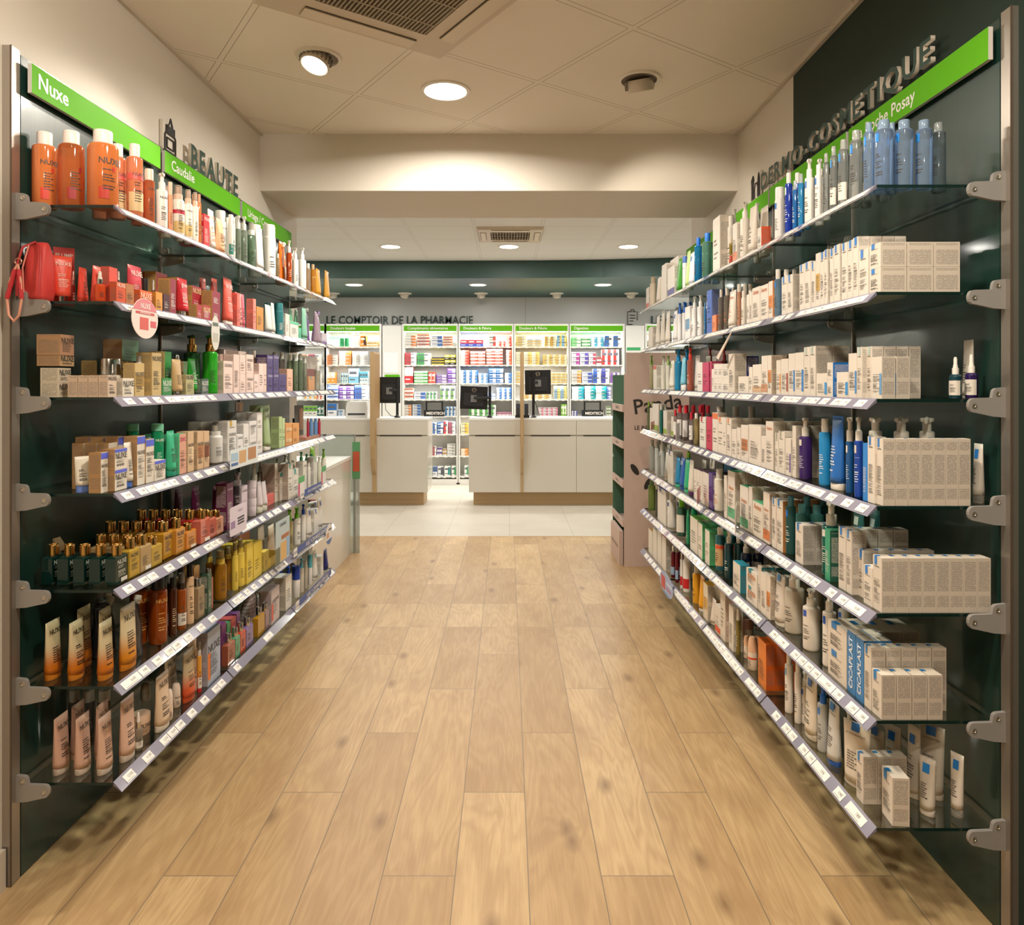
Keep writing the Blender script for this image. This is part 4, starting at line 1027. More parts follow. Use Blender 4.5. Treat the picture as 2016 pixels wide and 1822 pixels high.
def make_carton(w, d, h, tok, sgn, seed, near):
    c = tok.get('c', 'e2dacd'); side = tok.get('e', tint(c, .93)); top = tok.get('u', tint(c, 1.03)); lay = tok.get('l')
    def mk():
        mb = MB(); b = .0008
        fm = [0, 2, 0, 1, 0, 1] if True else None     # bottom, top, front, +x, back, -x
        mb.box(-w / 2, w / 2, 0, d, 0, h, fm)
        # tuck-flap line on the lid
        mb.box(-w * .46, w * .46, d * .90, d * .93, h, h + .0006, 1)
        return mb.me()
    me = mk()
    ink = '6f6a64' if inkfor(side) == '4a4640' else 'd8d2c6'
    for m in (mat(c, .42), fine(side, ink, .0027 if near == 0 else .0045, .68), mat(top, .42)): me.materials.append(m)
    root = bpy.data.objects.new('cosmetic_carton' if sgn > 0 else 'skincare_carton', me); COL.objects.link(root)
    if 'a' in tok:
        a = tok['a']; kind = tok.get('A', 'm')
        if kind == 'm':      # small upright block below the top edge, folding over the lid
            x0, x1 = -w * .30, -w * .02; zb = h - min(.022, h * .2)
            if w < .03: x0, x1 = -w * .22, w * .22
            e = .0008
            mb = MB(); mb.add([(x0, -e, zb), (x1, -e, zb), (x1, -e, h), (x0, -e, h), (x0, -e, h + e), (x1, -e, h + e), (x1, d * .28, h + e), (x0, d * .28, h + e)], [(0, 1, 2, 3), (4, 5, 6, 7)], 0)
            me2 = mb.me(); child('brand_block', me2, mat(a, .4), root)
            child('brand_line', lines_mesh(w * .62, zb - h * .06, zb - h * .02, 1, 5), mat('5c5852', .5), root)
        elif kind == 's':    # printed picture at the outer corner of the front
            z0, z1 = (.08, .52) if 'k' in tok else (.10, .60)
            s = -sgn
            mb = MB(); x1 = -sgn * w / 2
            mb.add([(x1 - (-sgn) * w * .22, -.0009, h * z0), (x1, -.0009, h * z0), (x1, -.0009, h * z1), (x1 - (-sgn) * w * .22, -.0009, h * z1)], [(0, 1, 2, 3)], 0)
            child('printed_picture', mb.me(), mat(a, .4), root)
        elif kind == 'b':    # band round the foot
            e = .0008; z0, z1 = h * .06, h * .26
            mb = MB(); mb.add([(-w / 2, -e, z0), (w / 2, -e, z0), (w / 2, -e, z1), (-w / 2, -e, z1)], [(0, 1, 2, 3)], 0)
            child('colour_band', mb.me(), mat(a, .4), root)
        elif kind == 't':    # band at the head
            e = .0008; z0, z1 = h * .84, h * .985
            mb = MB(); mb.add([(-w / 2, -e, z0), (w / 2, -e, z0), (w / 2, -e, z1), (-w / 2, -e, z1)], [(0, 1, 2, 3)], 0)
            child('colour_band', mb.me(), mat(a, .4), root)
        elif kind == 'h':    # label in the middle
            e = .0008
            mb = MB(); mb.add([(-w * .42, -e, h * .3), (w * .42, -e, h * .3), (w * .42, -e, h * .62), (-w * .42, -e, h * .62)], [(0, 1, 2, 3)], 0)
            child('label', mb.me(), mat(a, .4), root)
    ink = mat(inkfor(c), .5)
    if 't' in tok:
        t = tok['t'].replace('_', ' '); 
        if 'v' in tok:
            sz = min(w * .62, h * .95 / (len(t) * .62)); lettering(t, sz, mat(tok.get('T', inkfor(c)), .5), root, (0, -.0012, h * .5), 0, ry=-PI / 2 * (1 if sgn > 0 else -1) * (-1), bold=.02)
        else:
            sz = w * .80 / (len(t) * .58); lettering(t, sz, mat(tok.get('T', inkfor(c)), .5), root, (0, -.0012, h * (.86 if h > w else .7) if 'a' not in tok else h * .66), 0, bold=.015)
    if near < 2: child('small_print', lines_mesh(w * .72, h * .14, h * (.58 if 'v' not in tok else .1), max(3, int(h / (.007 if near else .006))), seed % 7), mat(inkfor(c), .5) if 'v' not in tok else ink, root)
    elif near == 2: child('small_print', lines_mesh(w * .66, h * .2, h * .6, 5, seed % 7), mat(tint(c, .62), .5), root)
    return root

def body_profile(r, hb, sh, nr):
    p = [(r * .90, 0), (r * .985, .003), (r, .007), (r, hb - sh)]
    for k in range(1, 6):
        a = k / 5 * PI / 2; p.append((nr + (r - nr) * math.cos(a), hb - sh + sh * math.sin(a)))
    return p
def print_on(root, r, sy, hb, tok, seed, near, c):
    if 'L' in tok:
        z0, z1 = (.14, .74) if 'l' not in tok else (.12, .42)
        child('label', patch(r, sy, -1.25, 1.25, hb * z0, hb * z1, 10), mat(tok['L'], .45), root); c = tok['L']
    ink = mat(tok.get('T', inkfor(c)), .5)
    if 'a' in tok:
        if tok.get('A') == 'b': child('colour_band', patch(r, sy, -1.5, 1.5, hb * .62, hb * .72, 12, off=.0009), mat(tok['a'], .4), root)
        elif tok.get('A') == 'r':
            child('rose_print', patch(r, sy, -.75, -.1, hb * .12, hb * .30, 5, off=.0009), mat(tok['a'], .4), root)
            child('petal_print', patch(r, sy, .1, .35, hb * .55, hb * .62, 4, off=.0009), mat(tok['a'], .4), root)
        else: child('brand_block', patch(r, sy, -.55, .0, hb * .78, hb * .92, 5, off=.0009), mat(tok['a'], .4), root)
    if 't' in tok:
        t = tok['t'].replace('_', ' '); sz = min(r * 1.35 / (len(t) * .56), .03)
        lettering(t, sz, ink, root, (0, -(r * sy + .0012), hb * (.80 if 'a' not in tok else .70)), 0, bend=r, sy=sy, bold=.015)
    if near < 3: child('small_print', lines_mesh(r * 1.0, hb * .2, hb * (.58 if near < 2 else .5), 9 if near < 2 else 5, seed % 5, r, sy, .0011), ink, root)

def make_bottle(w, d, h, tok, sgn, seed, near):
    r = w / 2; sy = float(tok.get('q', 10)) / 10; kind = tok['K']; n = 24 if near < 2 else 16
    e = tok.get('e', 'ece6da'); root = bpy.data.objects.new('bottle', None); COL.objects.link(root)
    bm_ = finish(tok); c = tok.get('c', 'ded6c8'); y = 0
    if kind == 'B':
        ch = float(tok.get('H', 17)) / 100; cr = r * float(tok.get('W', 62)) / 100; hb = h * (1 - ch)
        child('body', cached(Q('Bb', r, hb, sy, n, cr), lambda: MB().lathe(body_profile(r, hb, min(r * .34, hb * .12), cr * .92), n, 1, sy).me()), bm_, root)
        k = child('cap', cached(Q('Bc', cr, h - hb, n), lambda: MB().lathe([(cr, 0), (cr, (h - hb) * .92), (cr * .93, h - hb), (cr * .2, h - hb)], n).me()), capmat(e, tok), root, (0, 0, hb))
    elif kind == 'A':   # aerosol or plain cylinder
        hb = h * .76; child('body', cached(Q('Ab', r, hb, n), lambda: MB().lathe(body_profile(r, hb, r * .35, r * .93), n).me()), bm_, root)
        child('cap', cached(Q('Ac', r, h - hb, n), lambda: MB().lathe([(r * .92, 0), (r * .92, (h - hb) * .8), (r * .84, (h - hb) * .97), (r * .3, h - hb)], n).me()), capmat(tok.get('e', c), tok), root, (0, 0, hb))
    elif kind == 'P':   # pump dispenser
        hb = h * float(tok.get('H', 72)) / 100; hp = h - hb; cr = max(r * .56, .0085)
        child('body', cached(Q('Pb', r, hb, sy, n), lambda: MB().lathe(body_profile(r, hb, min(r * .3, .01), cr * .95), n, 1, sy).me()), bm_, root)
        col = child('pump_collar', cached(Q('Pc', cr, hp), lambda: MB().lathe([(cr, 0), (cr, hp * .42), (cr * .9, hp * .46), (cr * .60, hp * .48), (cr * .60, hp * .80), (cr * .80, hp * .84)], 18).me()), capmat(tok.get('G', e), tok), root, (0, 0, hb))
        def head():
            mb = MB().lathe([(cr * .86, 0), (cr * .95, hp * .07), (cr * .86, hp * .15), (cr * .1, hp * .165)], 16)
            mb.tube([(0, 0, hp * .09), (0, -r * .8, hp * .105), (0, -r * 1.5, hp * .02)], [cr * .42, cr * .36, cr * .22], 8); return mb.me()
        hd = child('pump_head', cached(Q('Ph', cr, hp, r), head), capmat(e, tok), root, (0, 0, hb + hp * .835)); hd.rotation_euler = (0, 0, float(tok.get('p', 25)) * PI / 180 * -sgn)
    elif kind == 'D':   # dropper
        hb = h * .58; cr = r * .5
        child('body', cached(Q('Db', r, hb, n), lambda: MB().lathe(body_profile(r, hb, r * .5, cr), n).me()), bm_, root)
        child('collar', cached(Q('Dc', cr, h), lambda: MB().lathe([(cr * 1.1, 0), (cr * 1.1, h * .15), (cr * .8, h * .155)], 16).me()), capmat(tok.get('G', 'silver'), tok), root, (0, 0, hb))
        child('dropper_bulb', cached(Q('Dh', cr, h), lambda: MB().lathe([(cr * .8, 0), (cr * .78, h * .05), (cr * .6, h * .09), (cr * .62, h * .20), (cr * .45, h * .255), (cr * .1, h * .265)], 14).me()), mat('ece6dc', .5), root, (0, 0, hb + h * .152))
    elif kind == 'S':   # slim spray bottle with clear over-cap
        hb = h * .72; cr = r * .72; hp = h - hb
        child('body', cached(Q('Sb', r, hb, sy, n), lambda: MB().lathe(body_profile(r, hb, r * .35, cr), n, 1, sy).me()), bm_, root)
        child('spray_head', cached(Q('Sh', cr, hp), lambda: MB().lathe([(cr, 0), (cr, hp * .36), (cr * .62, hp * .44), (cr * .55, hp * .90), (cr * .2, hp * .93)], 18).me()), capmat(e, tok), root, (0, 0, hb))
        child('clear_cap', cached(Q('So', cr, hp), lambda: MB().lathe([(cr * .86, hp * .38), (cr * .82, hp * .97), (cr * .7, hp), (cr * .2, hp)], 18).me()), M_CLR, root, (0, 0, hb))
    elif kind == 'R':   # roll-on with rounded cap
        hb = h * .55
        child('body', cached(Q('Rb', r, hb), lambda: MB().lathe([(r * .8, 0), (r * .96, .004), (r, hb * .6), (r * .92, hb)], n).me()), bm_, root)
        child('cap', cached(Q('Rc', r, h - hb), lambda: MB().lathe([(r * .95, 0), (r * .93, (h - hb) * .5), (r * .78, (h - hb) * .85), (r * .6, (h - hb) * .98), (r * .1, h - hb)], n).me()), capmat(tok.get('e', c), tok), root, (0, 0, hb))
    elif kind == 'J':   # jar
        hb = h * .58
        child('body', cached(Q('Jb', r, hb), lambda: MB().lathe([(r * .88, 0), (r * .95, .004), (r * .97, hb * .95), (r * .9, hb)], 32).me()), bm_, root)
        child('lid', cached(Q('Jl', r, h - hb), lambda: MB().lathe([(r, 0), (r, (h - hb) * .92), (r * .96, h - hb), (r * .1, h - hb)], 32).me()), capmat(e, tok), root, (0, 0, hb))
        root.name = 'jar'
    if kind != 'J': print_on(root, r, sy, hb, tok, seed, near, c)
    elif near < 2: print_on(root, r * .97, sy, hb, tok, seed, near, c)
    root.name = {'B': 'bottle', 'A': 'aerosol_can', 'P': 'pump_bottle', 'D': 'dropper_bottle', 'S': 'spray_bottle', 'R': 'roll_on', 'J': 'jar'}[kind]
    return root
def make_tube(w, d, h, tok, sgn, seed, near):
    root = bpy.data.objects.new('tube', None); COL.objects.link(root)
    hw = w / 2; th = min(w * .36, .019); hc = h * float(tok.get('H', 10)) / 100; n = 20; c = tok.get('c', 'ded6c8')
    def mk():
        v = []; f = []; st = 9
        for j in range(st + 1):
            t = j / st; z = hc + (h - hc) * t
            ww = hw * (.86 + .14 * t); dd = th * (1 - t) ** .72 * .98 + .0012
            if t > .93: dd = .0012
            for k in range(n):
                a = 2 * PI * k / n; ca, sa = math.cos(a), math.sin(a)
                ex = 1.0 if t < .5 else 1.0 - .5 * (t - .5)
                v.append((ww * math.copysign(abs(ca) ** ex, ca), dd * sa, z))
        for j in range(st):
            for k in range(n):
                a = j * n + k; b = j * n + (k + 1) % n; f.append((a, b, b + n, a + n))
        f.append(tuple(reversed(range(n)))); f.append(tuple(range(st * n, st * n + n)))
        return mesh(v, f, True)
    child('body', cached(Q('Tb', hw, h, hc), mk), finish(tok, .36), root)
    rc = float(tok.get('W', 102)) / 100
    child('cap', cached(Q('Tc', hw, hc, rc), lambda: MB().lathe([(hw * .84 * rc, 0), (hw * .88 * rc, .002), (hw * .87 * rc, hc * .96), (hw * .86, hc)], n, 1, th / hw * .98).me()), capmat(tok.get('e', tint(c, .95)), tok), root)
    ink = mat(tok.get('T', inkfor(tok.get('f', c))), .5)
    zt = hc + (h - hc) * .80
    yo = th * (.20) ** .72 + .0022
    if 't' in tok:
        t = tok['t'].replace('_', ' '); sz = hw * 1.35 / (len(t) * .56)
        o = lettering(t, sz, ink, root, (0, -yo - .0006, zt), 0, bold=.012); o.rotation_euler = (-math.atan(th / (h - hc)) * 1.05, 0, 0)
    if 'a' in tok:
        sx = min(hw * .42, .012); me = MB().add([(-sx, 0, -.012), (sx, 0, -.012), (sx, 0, .012), (-sx, 0, .012)], [(0, 1, 2, 3)]).me()
        o = child('brand_block', me, mat(tok['a'], .4), root, (0, -yo + .0002, zt + (.022 if 't' in tok else 0))); o.rotation_euler = (-math.atan(th / (h - hc)) * 1.15, 0, 0)
    if near < 2:
        def lm():
            me = lines_mesh(hw * 1.1, 0, (h - hc) * .40, 9, seed % 5, off=0)
            for v in me.vertices:
                t = (v.co.z + (h - hc) * .15) / (h - hc); ww = hw * (.86 + .14 * t); q = max(0, 1 - (v.co.x / ww) ** 2) ** .5
                v.co.y = -(th * (1 - t) ** .72 * .98 * q + .0026)
            me.update(); return me
        child('small_print', lm(), ink, root, (0, 0, hc + (h - hc) * .15))
    return root
def make_flask(w, d, h, tok, sgn, seed, near):
    """flat rectangular glass flask with a metal cylinder cap"""
    root = bpy.data.objects.new('perfume_flask', None); COL.objects.link(root); c = tok.get('c'); hb = h * float(tok.get('H', 72)) / 100; cr = min(w, d) * .44
    def mk():
        mb = MB(); b = .003
        mb.add([(-w / 2 + b, -d / 2 + b, 0), (w / 2 - b, -d / 2 + b, 0), (w / 2 - b, d / 2 - b, 0), (-w / 2 + b, d / 2 - b, 0),
                (-w / 2, -d / 2, b), (w / 2, -d / 2, b), (w / 2, d / 2, b), (-w / 2, d / 2, b),
                (-w / 2, -d / 2, hb - b * 1.6), (w / 2, -d / 2, hb - b * 1.6), (w / 2, d / 2, hb - b * 1.6), (-w / 2, d / 2, hb - b * 1.6),
                (-w / 2 + b * 2, -d / 2 + b * 1.6, hb), (w / 2 - b * 2, -d / 2 + b * 1.6, hb), (w / 2 - b * 2, d / 2 - b * 1.6, hb), (-w / 2 + b * 2, d / 2 - b * 1.6, hb)],
               [(3, 2, 1, 0)] + [(i + 4 * j, (i + 1) % 4 + 4 * j, (i + 1) % 4 + 4 * j + 4, i + 4 * j + 4) for j in range(3) for i in range(4)] + [(12, 13, 14, 15)])
        return mb.me()
    child('body', cached(Q('Ob', w, d, hb), mk), clear(c, float(tok.get('m', 72)) / 100), root)
    child('cap', cached(Q('Oc', cr, h - hb), lambda: MB().lathe([(cr, 0), (cr, (h - hb) * .95), (cr * .92, h - hb), (cr * .85, h - hb - .002), (cr * .1, h - hb - .002)], 20).me()), capmat(tok.get('e', 'gold'), tok), root, (0, 0, hb))
    ink = mat(tok.get('T', inkfor(c)), .5)
    if 't' in tok:
        t = tok['t']; sz = w * .62 / (len(t) * .56); lettering(t, sz, ink, root, (0, -d / 2 - .0008, hb * .78), 0, bold=.015)
    if 'L' in tok: child('label', MB().add([(-w * .1, -d / 2 - .0012, hb * .06), (w * .42, -d / 2 - .0012, hb * .06), (w * .42, -d / 2 - .0012, hb * .2), (-w * .1, -d / 2 - .0012, hb * .2)], [(0, 1, 2, 3)]).me(), mat(tok['L'], .5), root)
    if near < 2: child('small_print', lines_mesh(w * .62, hb * .24, hb * .66, 7, seed % 5, off=d / 2 + .0008), ink, root)
    return root
def make_pouch(w, d, h, tok, sgn, seed, near):
    """standing refill pouch with a screw spout at one upper corner"""
    root = bpy.data.objects.new('refill_pouch', None); COL.objects.link(root); c = tok.get('c'); hb = h * .9; th = min(w * .30, .03)
    def mk():
        v = []; f = []; st = 10; n = 24
        for j in range(st + 1):
            t = j / st; z = hb * t; dd = th * (1 - t) ** .6 + .0012; ww = w / 2 * (1 - .10 * math.sin(t * PI * .9))
            for k in range(n):
                a = 2 * PI * k / n; x = ww * math.copysign(abs(math.cos(a)) ** .7, math.cos(a)); yy = dd * math.sin(a) * (1 + .12 * math.sin(9 * t + 3 * a))
                zz_ = z
                if t > .75 and x > 0: zz_ -= (x / ww) * hb * .10 * (t - .75) / .25
                v.append((x, yy, zz_))
        for j in range(st):
            for k in range(n):
                a = j * n + k; b = j * n + (k + 1) % n; f.append((a, b, b + n, a + n))
        f.append(tuple(reversed(range(n)))); f.append(tuple(range(st * n, st * n + n)))
        return mesh(v, f, True)
    child('body', cached(Q('Kb', w, h), mk), finish(tok, .25), root)
    s = MB().lathe([(.009, -.006), (.009, .004), (.0115, .005), (.0115, .018), (.009, .020), (.002, .02)], 14, M=Matrix.Rotation(.45, 4, 'Y')).me()
    child('spout_cap', s, mat(tok.get('e', 'ddd6ca'), .4), root, (w * .34, 0, hb * .93))
    if 'L' in tok: child('label', MB().add([(-w * .3, -th - .002, hb * .12), (w * .3, -th - .002, hb * .12), (w * .3, -th * .8 - .002, hb * .42), (-w * .3, -th * .8 - .002, hb * .42)], [(0, 1, 2, 3)]).me(), mat(tok['L'], .5), root)
    return root
MAKE = {'C': make_carton, 'T': make_tube, 'O': make_flask, 'K': make_pouch}
for k_ in 'BAPDSRJ': MAKE[k_] = make_bottle
CATS = {'C': 'carton', 'T': 'tube', 'O': 'perfume flask', 'K': 'refill pouch', 'B': 'bottle', 'A': 'aerosol can', 'P': 'pump bottle', 'D': 'dropper bottle', 'S': 'spray bottle', 'R': 'roll-on', 'J': 'jar'}
RAY = lambda S, x, off: (S.xf - S.m * S.y0 + S.s * off) / ((x - CX) / F - S.m)      # depth at which a sight line meets the plane `off` behind the shelf front
placed = []; warn = []
occ = {}
def hit(S, row, x0, x1, y0, y1, z0, z1):
    for q in occ.get((S.s, row), []):
        if x0 < q[1] - .001 and x1 > q[0] + .001 and y0 < q[3] - .001 and y1 > q[2] + .001 and z0 < q[5] - .001 and z1 > q[4] + .001: return q
    return None
def shelf(S, row, text):
    zs = ZS[row]; yprev = S.y0 + .05; items = []; depth_max = abs(S.xp - S.xf) - .003
    for ln, line in enumerate(text.strip().splitlines()):
        spec, desc = line.split(';'); p = spec.split(); kind = p[0]; a, b, yt = map(float, p[1:4]); tok = {'K': kind}
        for t in p[4:]: tok['G' if t[0] == 'g' and (len(t) == 7 or t[1:] in ('gold', 'silver')) else t[0]] = t[1:]
        desc = desc.strip(); near_px, far_px = (a, b) if S.s < 0 else (b, a)
        dcm = float(tok.get('d', 4)) / 100; n = int(tok.get('n', 1)); gap = float(tok.get('g', .3)) / 100; k = int(tok.get('k', 1)); z0 = float(tok.get('z', 0)) / 100
        off = float(tok.get('s', 1.2)) / 100
        flat = kind in 'COTK'
        thick = dcm if kind in 'CO' else None
        xc = (a + b) / 2
        ymode = ('y' in tok) or ('b' in tok)
        if flat:
            xoff = off + (dcm / 2 if kind == 'O' else (.018 if kind in 'TK' else 0))
            if ymode:
                yc = (S.y0 + float(tok['y']) / 100) if 'y' in tok else yprev + float(tok['b'] or 0) / 100
                X = (xc - CX) / F * yc; xoff = (X - front(S, yc)) * S.s
                w = float(tok['w']) / 100 if 'w' in tok else abs(b - a) * yc * yc / (F * abs(X))
                w = min(w, .12)
            else:
                Y1, Y2 = RAY(S, near_px, xoff), RAY(S, far_px, xoff)
                if Y1 < S.y0 + .003:
                    # too near: the thing stands farther back on the shelf
                    Y1 = S.y0 + .004; X = (near_px - CX) / F * Y1; xoff = (X - front(S, Y1)) * S.s; Y2 = RAY(S, far_px, xoff)
                w = Y2 - Y1; yc = (Y1 + Y2) / 2
                if kind in 'TK': w = min(w, .085)
        else:
            th = math.atan(abs(xc - CX) / F); r0 = .025
            if ymode:
                yc = (S.y0 + float(tok['y']) / 100) if 'y' in tok else yprev + float(tok['b'] or 0) / 100
                r0 = (b - a) / 2 * yc / F * math.cos(th); X = (xc - CX) / F * yc; xoff = (X - front(S, yc)) * S.s
            else:
                for _ in range(4):
                    yc = RAY(S, xc, off + r0); r0 = (b - a) / 2 * yc / F * math.cos(th) * (1.14 if yc > 2.4 and kind not in 'JA' else 1.0)
                xoff = off + r0
                if yc - r0 < S.y0 + .002:
                    yc = S.y0 + .003 + r0; X = (xc - CX) / F * yc; xoff = (X - front(S, yc)) * S.s
            if 'w' in tok: r0 = float(tok['w']) / 200
            w = 2 * r0
        if not ('b' in tok): yprev = yc
        zt = EYE + (HY - yt) * yc / F; h = (zt - zs - z0) / k
        if 'h' in tok: h = float(tok['h']) / 100
        if h < .012: warn.append('%s row %d %s h=%.3f' % (S.name, row, line[:40], h)); h = .03
        if row > 0 and h * k + z0 > .2585: h = (.2585 - z0) / k
        near = 0 if yc < 2.5 else (1 if yc < 3.1 else (2 if yc < 3.8 else 3))
        # depth step to the next one behind
        if kind in 'CO': step = dcm + gap
        elif kind in 'TK': step = float(tok['d']) / 100 + gap if 'd' in tok else .042 + gap
        else: step = w + .002 + gap
        rz0 = PI / 2 if S.s < 0 else -PI / 2
        rot = float(tok.get('r', 0 if flat else 32)) * PI / 180 * (-1 if S.s < 0 else 1)
        src = None; idx_rows = []
        for i in range(n):
            xo = xoff + step * i
            # footprint in shelf coordinates
            if kind == 'C': f0, f1 = xo, xo + dcm
            elif kind == 'O': f0, f1 = xo - dcm / 2, xo + dcm / 2
            elif kind == 'K': f0, f1 = xo - min(w * .34, .034), xo + min(w * .34, .034)
            elif kind == 'T': f0, f1 = xo - .02, xo + .02
            else: f0, f1 = xo - w / 2, xo + w / 2
            if i > 0 and f1 > depth_max + .002: break
            if f1 > depth_max: sh = f1 - depth_max; xo -= sh; f0 -= sh; f1 -= sh
            if f0 < .001: sh = .001 - f0; xo += sh; f0 += sh; f1 += sh
            yy0, yy1 = yc - w / 2, yc + w / 2
            ok = True
            for j in range(k):
                zb = z0 + h * j
                q = hit(S, row, f0, f1, yy0, yy1, zb, zb + h)
                if q and i > 0: ok = False; break
                if q:
                    # push it back, or failing that along the shelf, until it is clear
                    done = False
                    for sh in [v * .004 for v in range(1, 30)]:
                        for dx, dy in ((sh, 0), (0, sh), (-sh, 0), (sh * .7, sh * .7), (0, -sh), (sh * .7, -sh * .7)):
                            if f0 + dx < .001 or f1 + dx > depth_max or yy0 + dy < S.y0 + .001 or yy1 + dy > S.bays[-1] - .003: continue
                            if not hit(S, row, f0 + dx, f1 + dx, yy0 + dy, yy1 + dy, zb, zb + h * (k - j)): done = True; break
                        if done: break
                    if not done: ok = False; warn.append('no room: %s row %d %s' % (S.name, row, line[:50])); break
                    f0 += dx; f1 += dx; xo += dx; yy0 += dy; yy1 += dy
            if not ok: continue
            y_i = (yy0 + yy1) / 2
            for j in range(k):
                zb = z0 + h * j
                occ.setdefault((S.s, row), []).append((f0, f1, yy0, yy1, zb, zb + h))
                if src is None:
                    o = MAKE[kind](w * .985, dcm, h * (.992 if k > 1 else 1), tok, -S.s, hash_(line), near); src = o
                else: o = copy_tree(src)
                o.location = (front(S, y_i, xo), y_i, zs + zb + .0004)
                o.rotation_euler = (0, 0, rz0 + math.atan(-S.m) * 0 + rot + (rf.uniform(-.02, .02) if k == 1 and kind == 'C' else 0) * (1 if gap > .002 else .4))
                items.append([o, desc, ln, i, j, k, kind, n])
    # labels: what it looks like, then where among its likes, then the shelf
    by = {}
    for it in items: by.setdefault(it[1], []).append(it)
    for desc, its in by.items():
        fronts = sorted({it[2] for it in its})
        for it in its:
            o, _, ln, i, j, k, kind, n = it; bits = []
            if len(fronts) > 1: bits.append('%s along' % ORD[fronts.index(ln)])
            same = [q for q in its if q[2] == ln]
            if len({q[3] for q in same}) > 1: bits.append('front one' if i == 0 else '%s row' % ORD[i])
            if k > 1: bits.append(['lowest', 'second up', 'third up', 'fourth up'][j])
            o['label'] = ', '.join([desc] + bits + [ROWN[row], S.name]); o['category'] = CATS[kind]
            if len(its) > 1: o['group'] = '%ss on the %s of the %s' % (desc.split(' with ')[0], ROWN[row], S.name)
            placed.append(o)
shelf(L, 0, '''B 170.6 235 259 y5 ce8874a m72 ef3e4dc tNUXE ad8402c Ar;large rose water bottle standing foremost with full label
B 113 168 260 y5 ce8874a m62 ef3e4dc aa83030 Ar;large rose water bottle turned to its white side label
B 60 113 262 y5 ce8874a m72 ef3e4dc tNUXE ad8402c Ar;large rose water bottle against the green panel
B 248 282 285 s1.5 n3 cea9168 m75 ef6efe8 tNUXE Le9cf9c l1 ae0665c Ab;rose lotion bottle with cream offer band
B 282 305 334 s2 n2 ce98a5c m70 ef3dccb tNUXE H20 W78;small rose water bottle with tall peach cap
P 306 331 342 s2.5 cf3efe8 q8 ef8f5f0 tNUXE;slim white cleanser bottle with white pump
B 330 340 359 b3 ce99a72 ef0c8ae H25 W85;peach bottle half hidden behind white pump bottle
S 339 362 366 s1.5 n2 cf4ece2 eecc6b0 tNUXE Ld8ba7a l1 ac9304a Ab;white foam cleanser with gold offer band
S 362.5 378 374 s1.5 n2 cf4ece2 eecc6b0 tNUXE Ld8ba7a l1;white foam cleanser with peach top
S 378 390 379 s1.5 n2 cf4ece2 eecc6b0;narrow white foam cleanser
B 388 396 383 s1.5 n2 ce08a54 m80 ee9a680;slim orange toner bottle
C 396.5 408 421 s1 d4 n2 cc8202c Te8e0d8 tNUXE;bright red carton
T 408.5 420 414 s2.5 cf2e8dc tNUXE Td88a5a;white tube beside the bright red carton
T 421 434 430 s1.5 cf0b68c;peach tube in front of white bottles
B 422 445 416 s3.5 cf2f2ee ef6f6f2 W80 H22 tCAUDALIE;white cylinder bottle with frosted cap
B 445.5 455 423 s2 n2 cecefe8 ef6f6f2 W80 H22 L2f8a80 l1;white bottle with teal paper band
B 455 463 429 s2 n2 cecefe8 ef6f6f2 W80 H22;narrow white bottle
P 464 474 425 s2.5 n2 cc9d6c6 m55 ef4f4ee;pale green see-through pump bottle
P 474.5 486.5 427 s2 n2 cc9d6c6 m55 ef4f4ee;pale green see-through pump bottle
S 487 502 438 s1.5 n2 c9fc0a4 m50 ef4f4ee;green tinted foam bottle with clear cap
T 503 516 448 s2 cf4f4f0;plain white squeeze tube
A 516 543 443 s1.5 n2 cf6f5f0 H24;tall plain white cylinder can
K 543.5 564 468 s6 ce5761f Lf0e6dc;orange refill pouch with white spout
B 544 550 500 s1.2 cd8c49a m60 ecfc8bc;tiny amber tester bottle
P 564 574 474 s1.5 n2 cb4481a m85 ef0ebe2 Te9c9a0;amber shower gel pump bottle
P 576 587 489 s2.5 cf0eee8 ef4f2ee;white pump lotion bottle
P 588 602 489 s1.5 n2 cf0eee8 ef4f2ee;white pump lotion bottle
B 602.5 611 519 s1.5 n2 cddd2bc m50 ee4e0d8;little clear mist bottle
B 611.5 620.5 521 s1.5 n2 cd0892c m75 ed8b48a;small amber sun oil bottle
T 621 629.5 530 s1.5 cecab3c;yellow orange sun tube
C 630 635.5 560 s1.5 d3 cecab3c;short yellow sun carton
T 636.5 649 534 s1.5 cf0b34a ef0ead8;last yellow sun tube at the shelf end''')
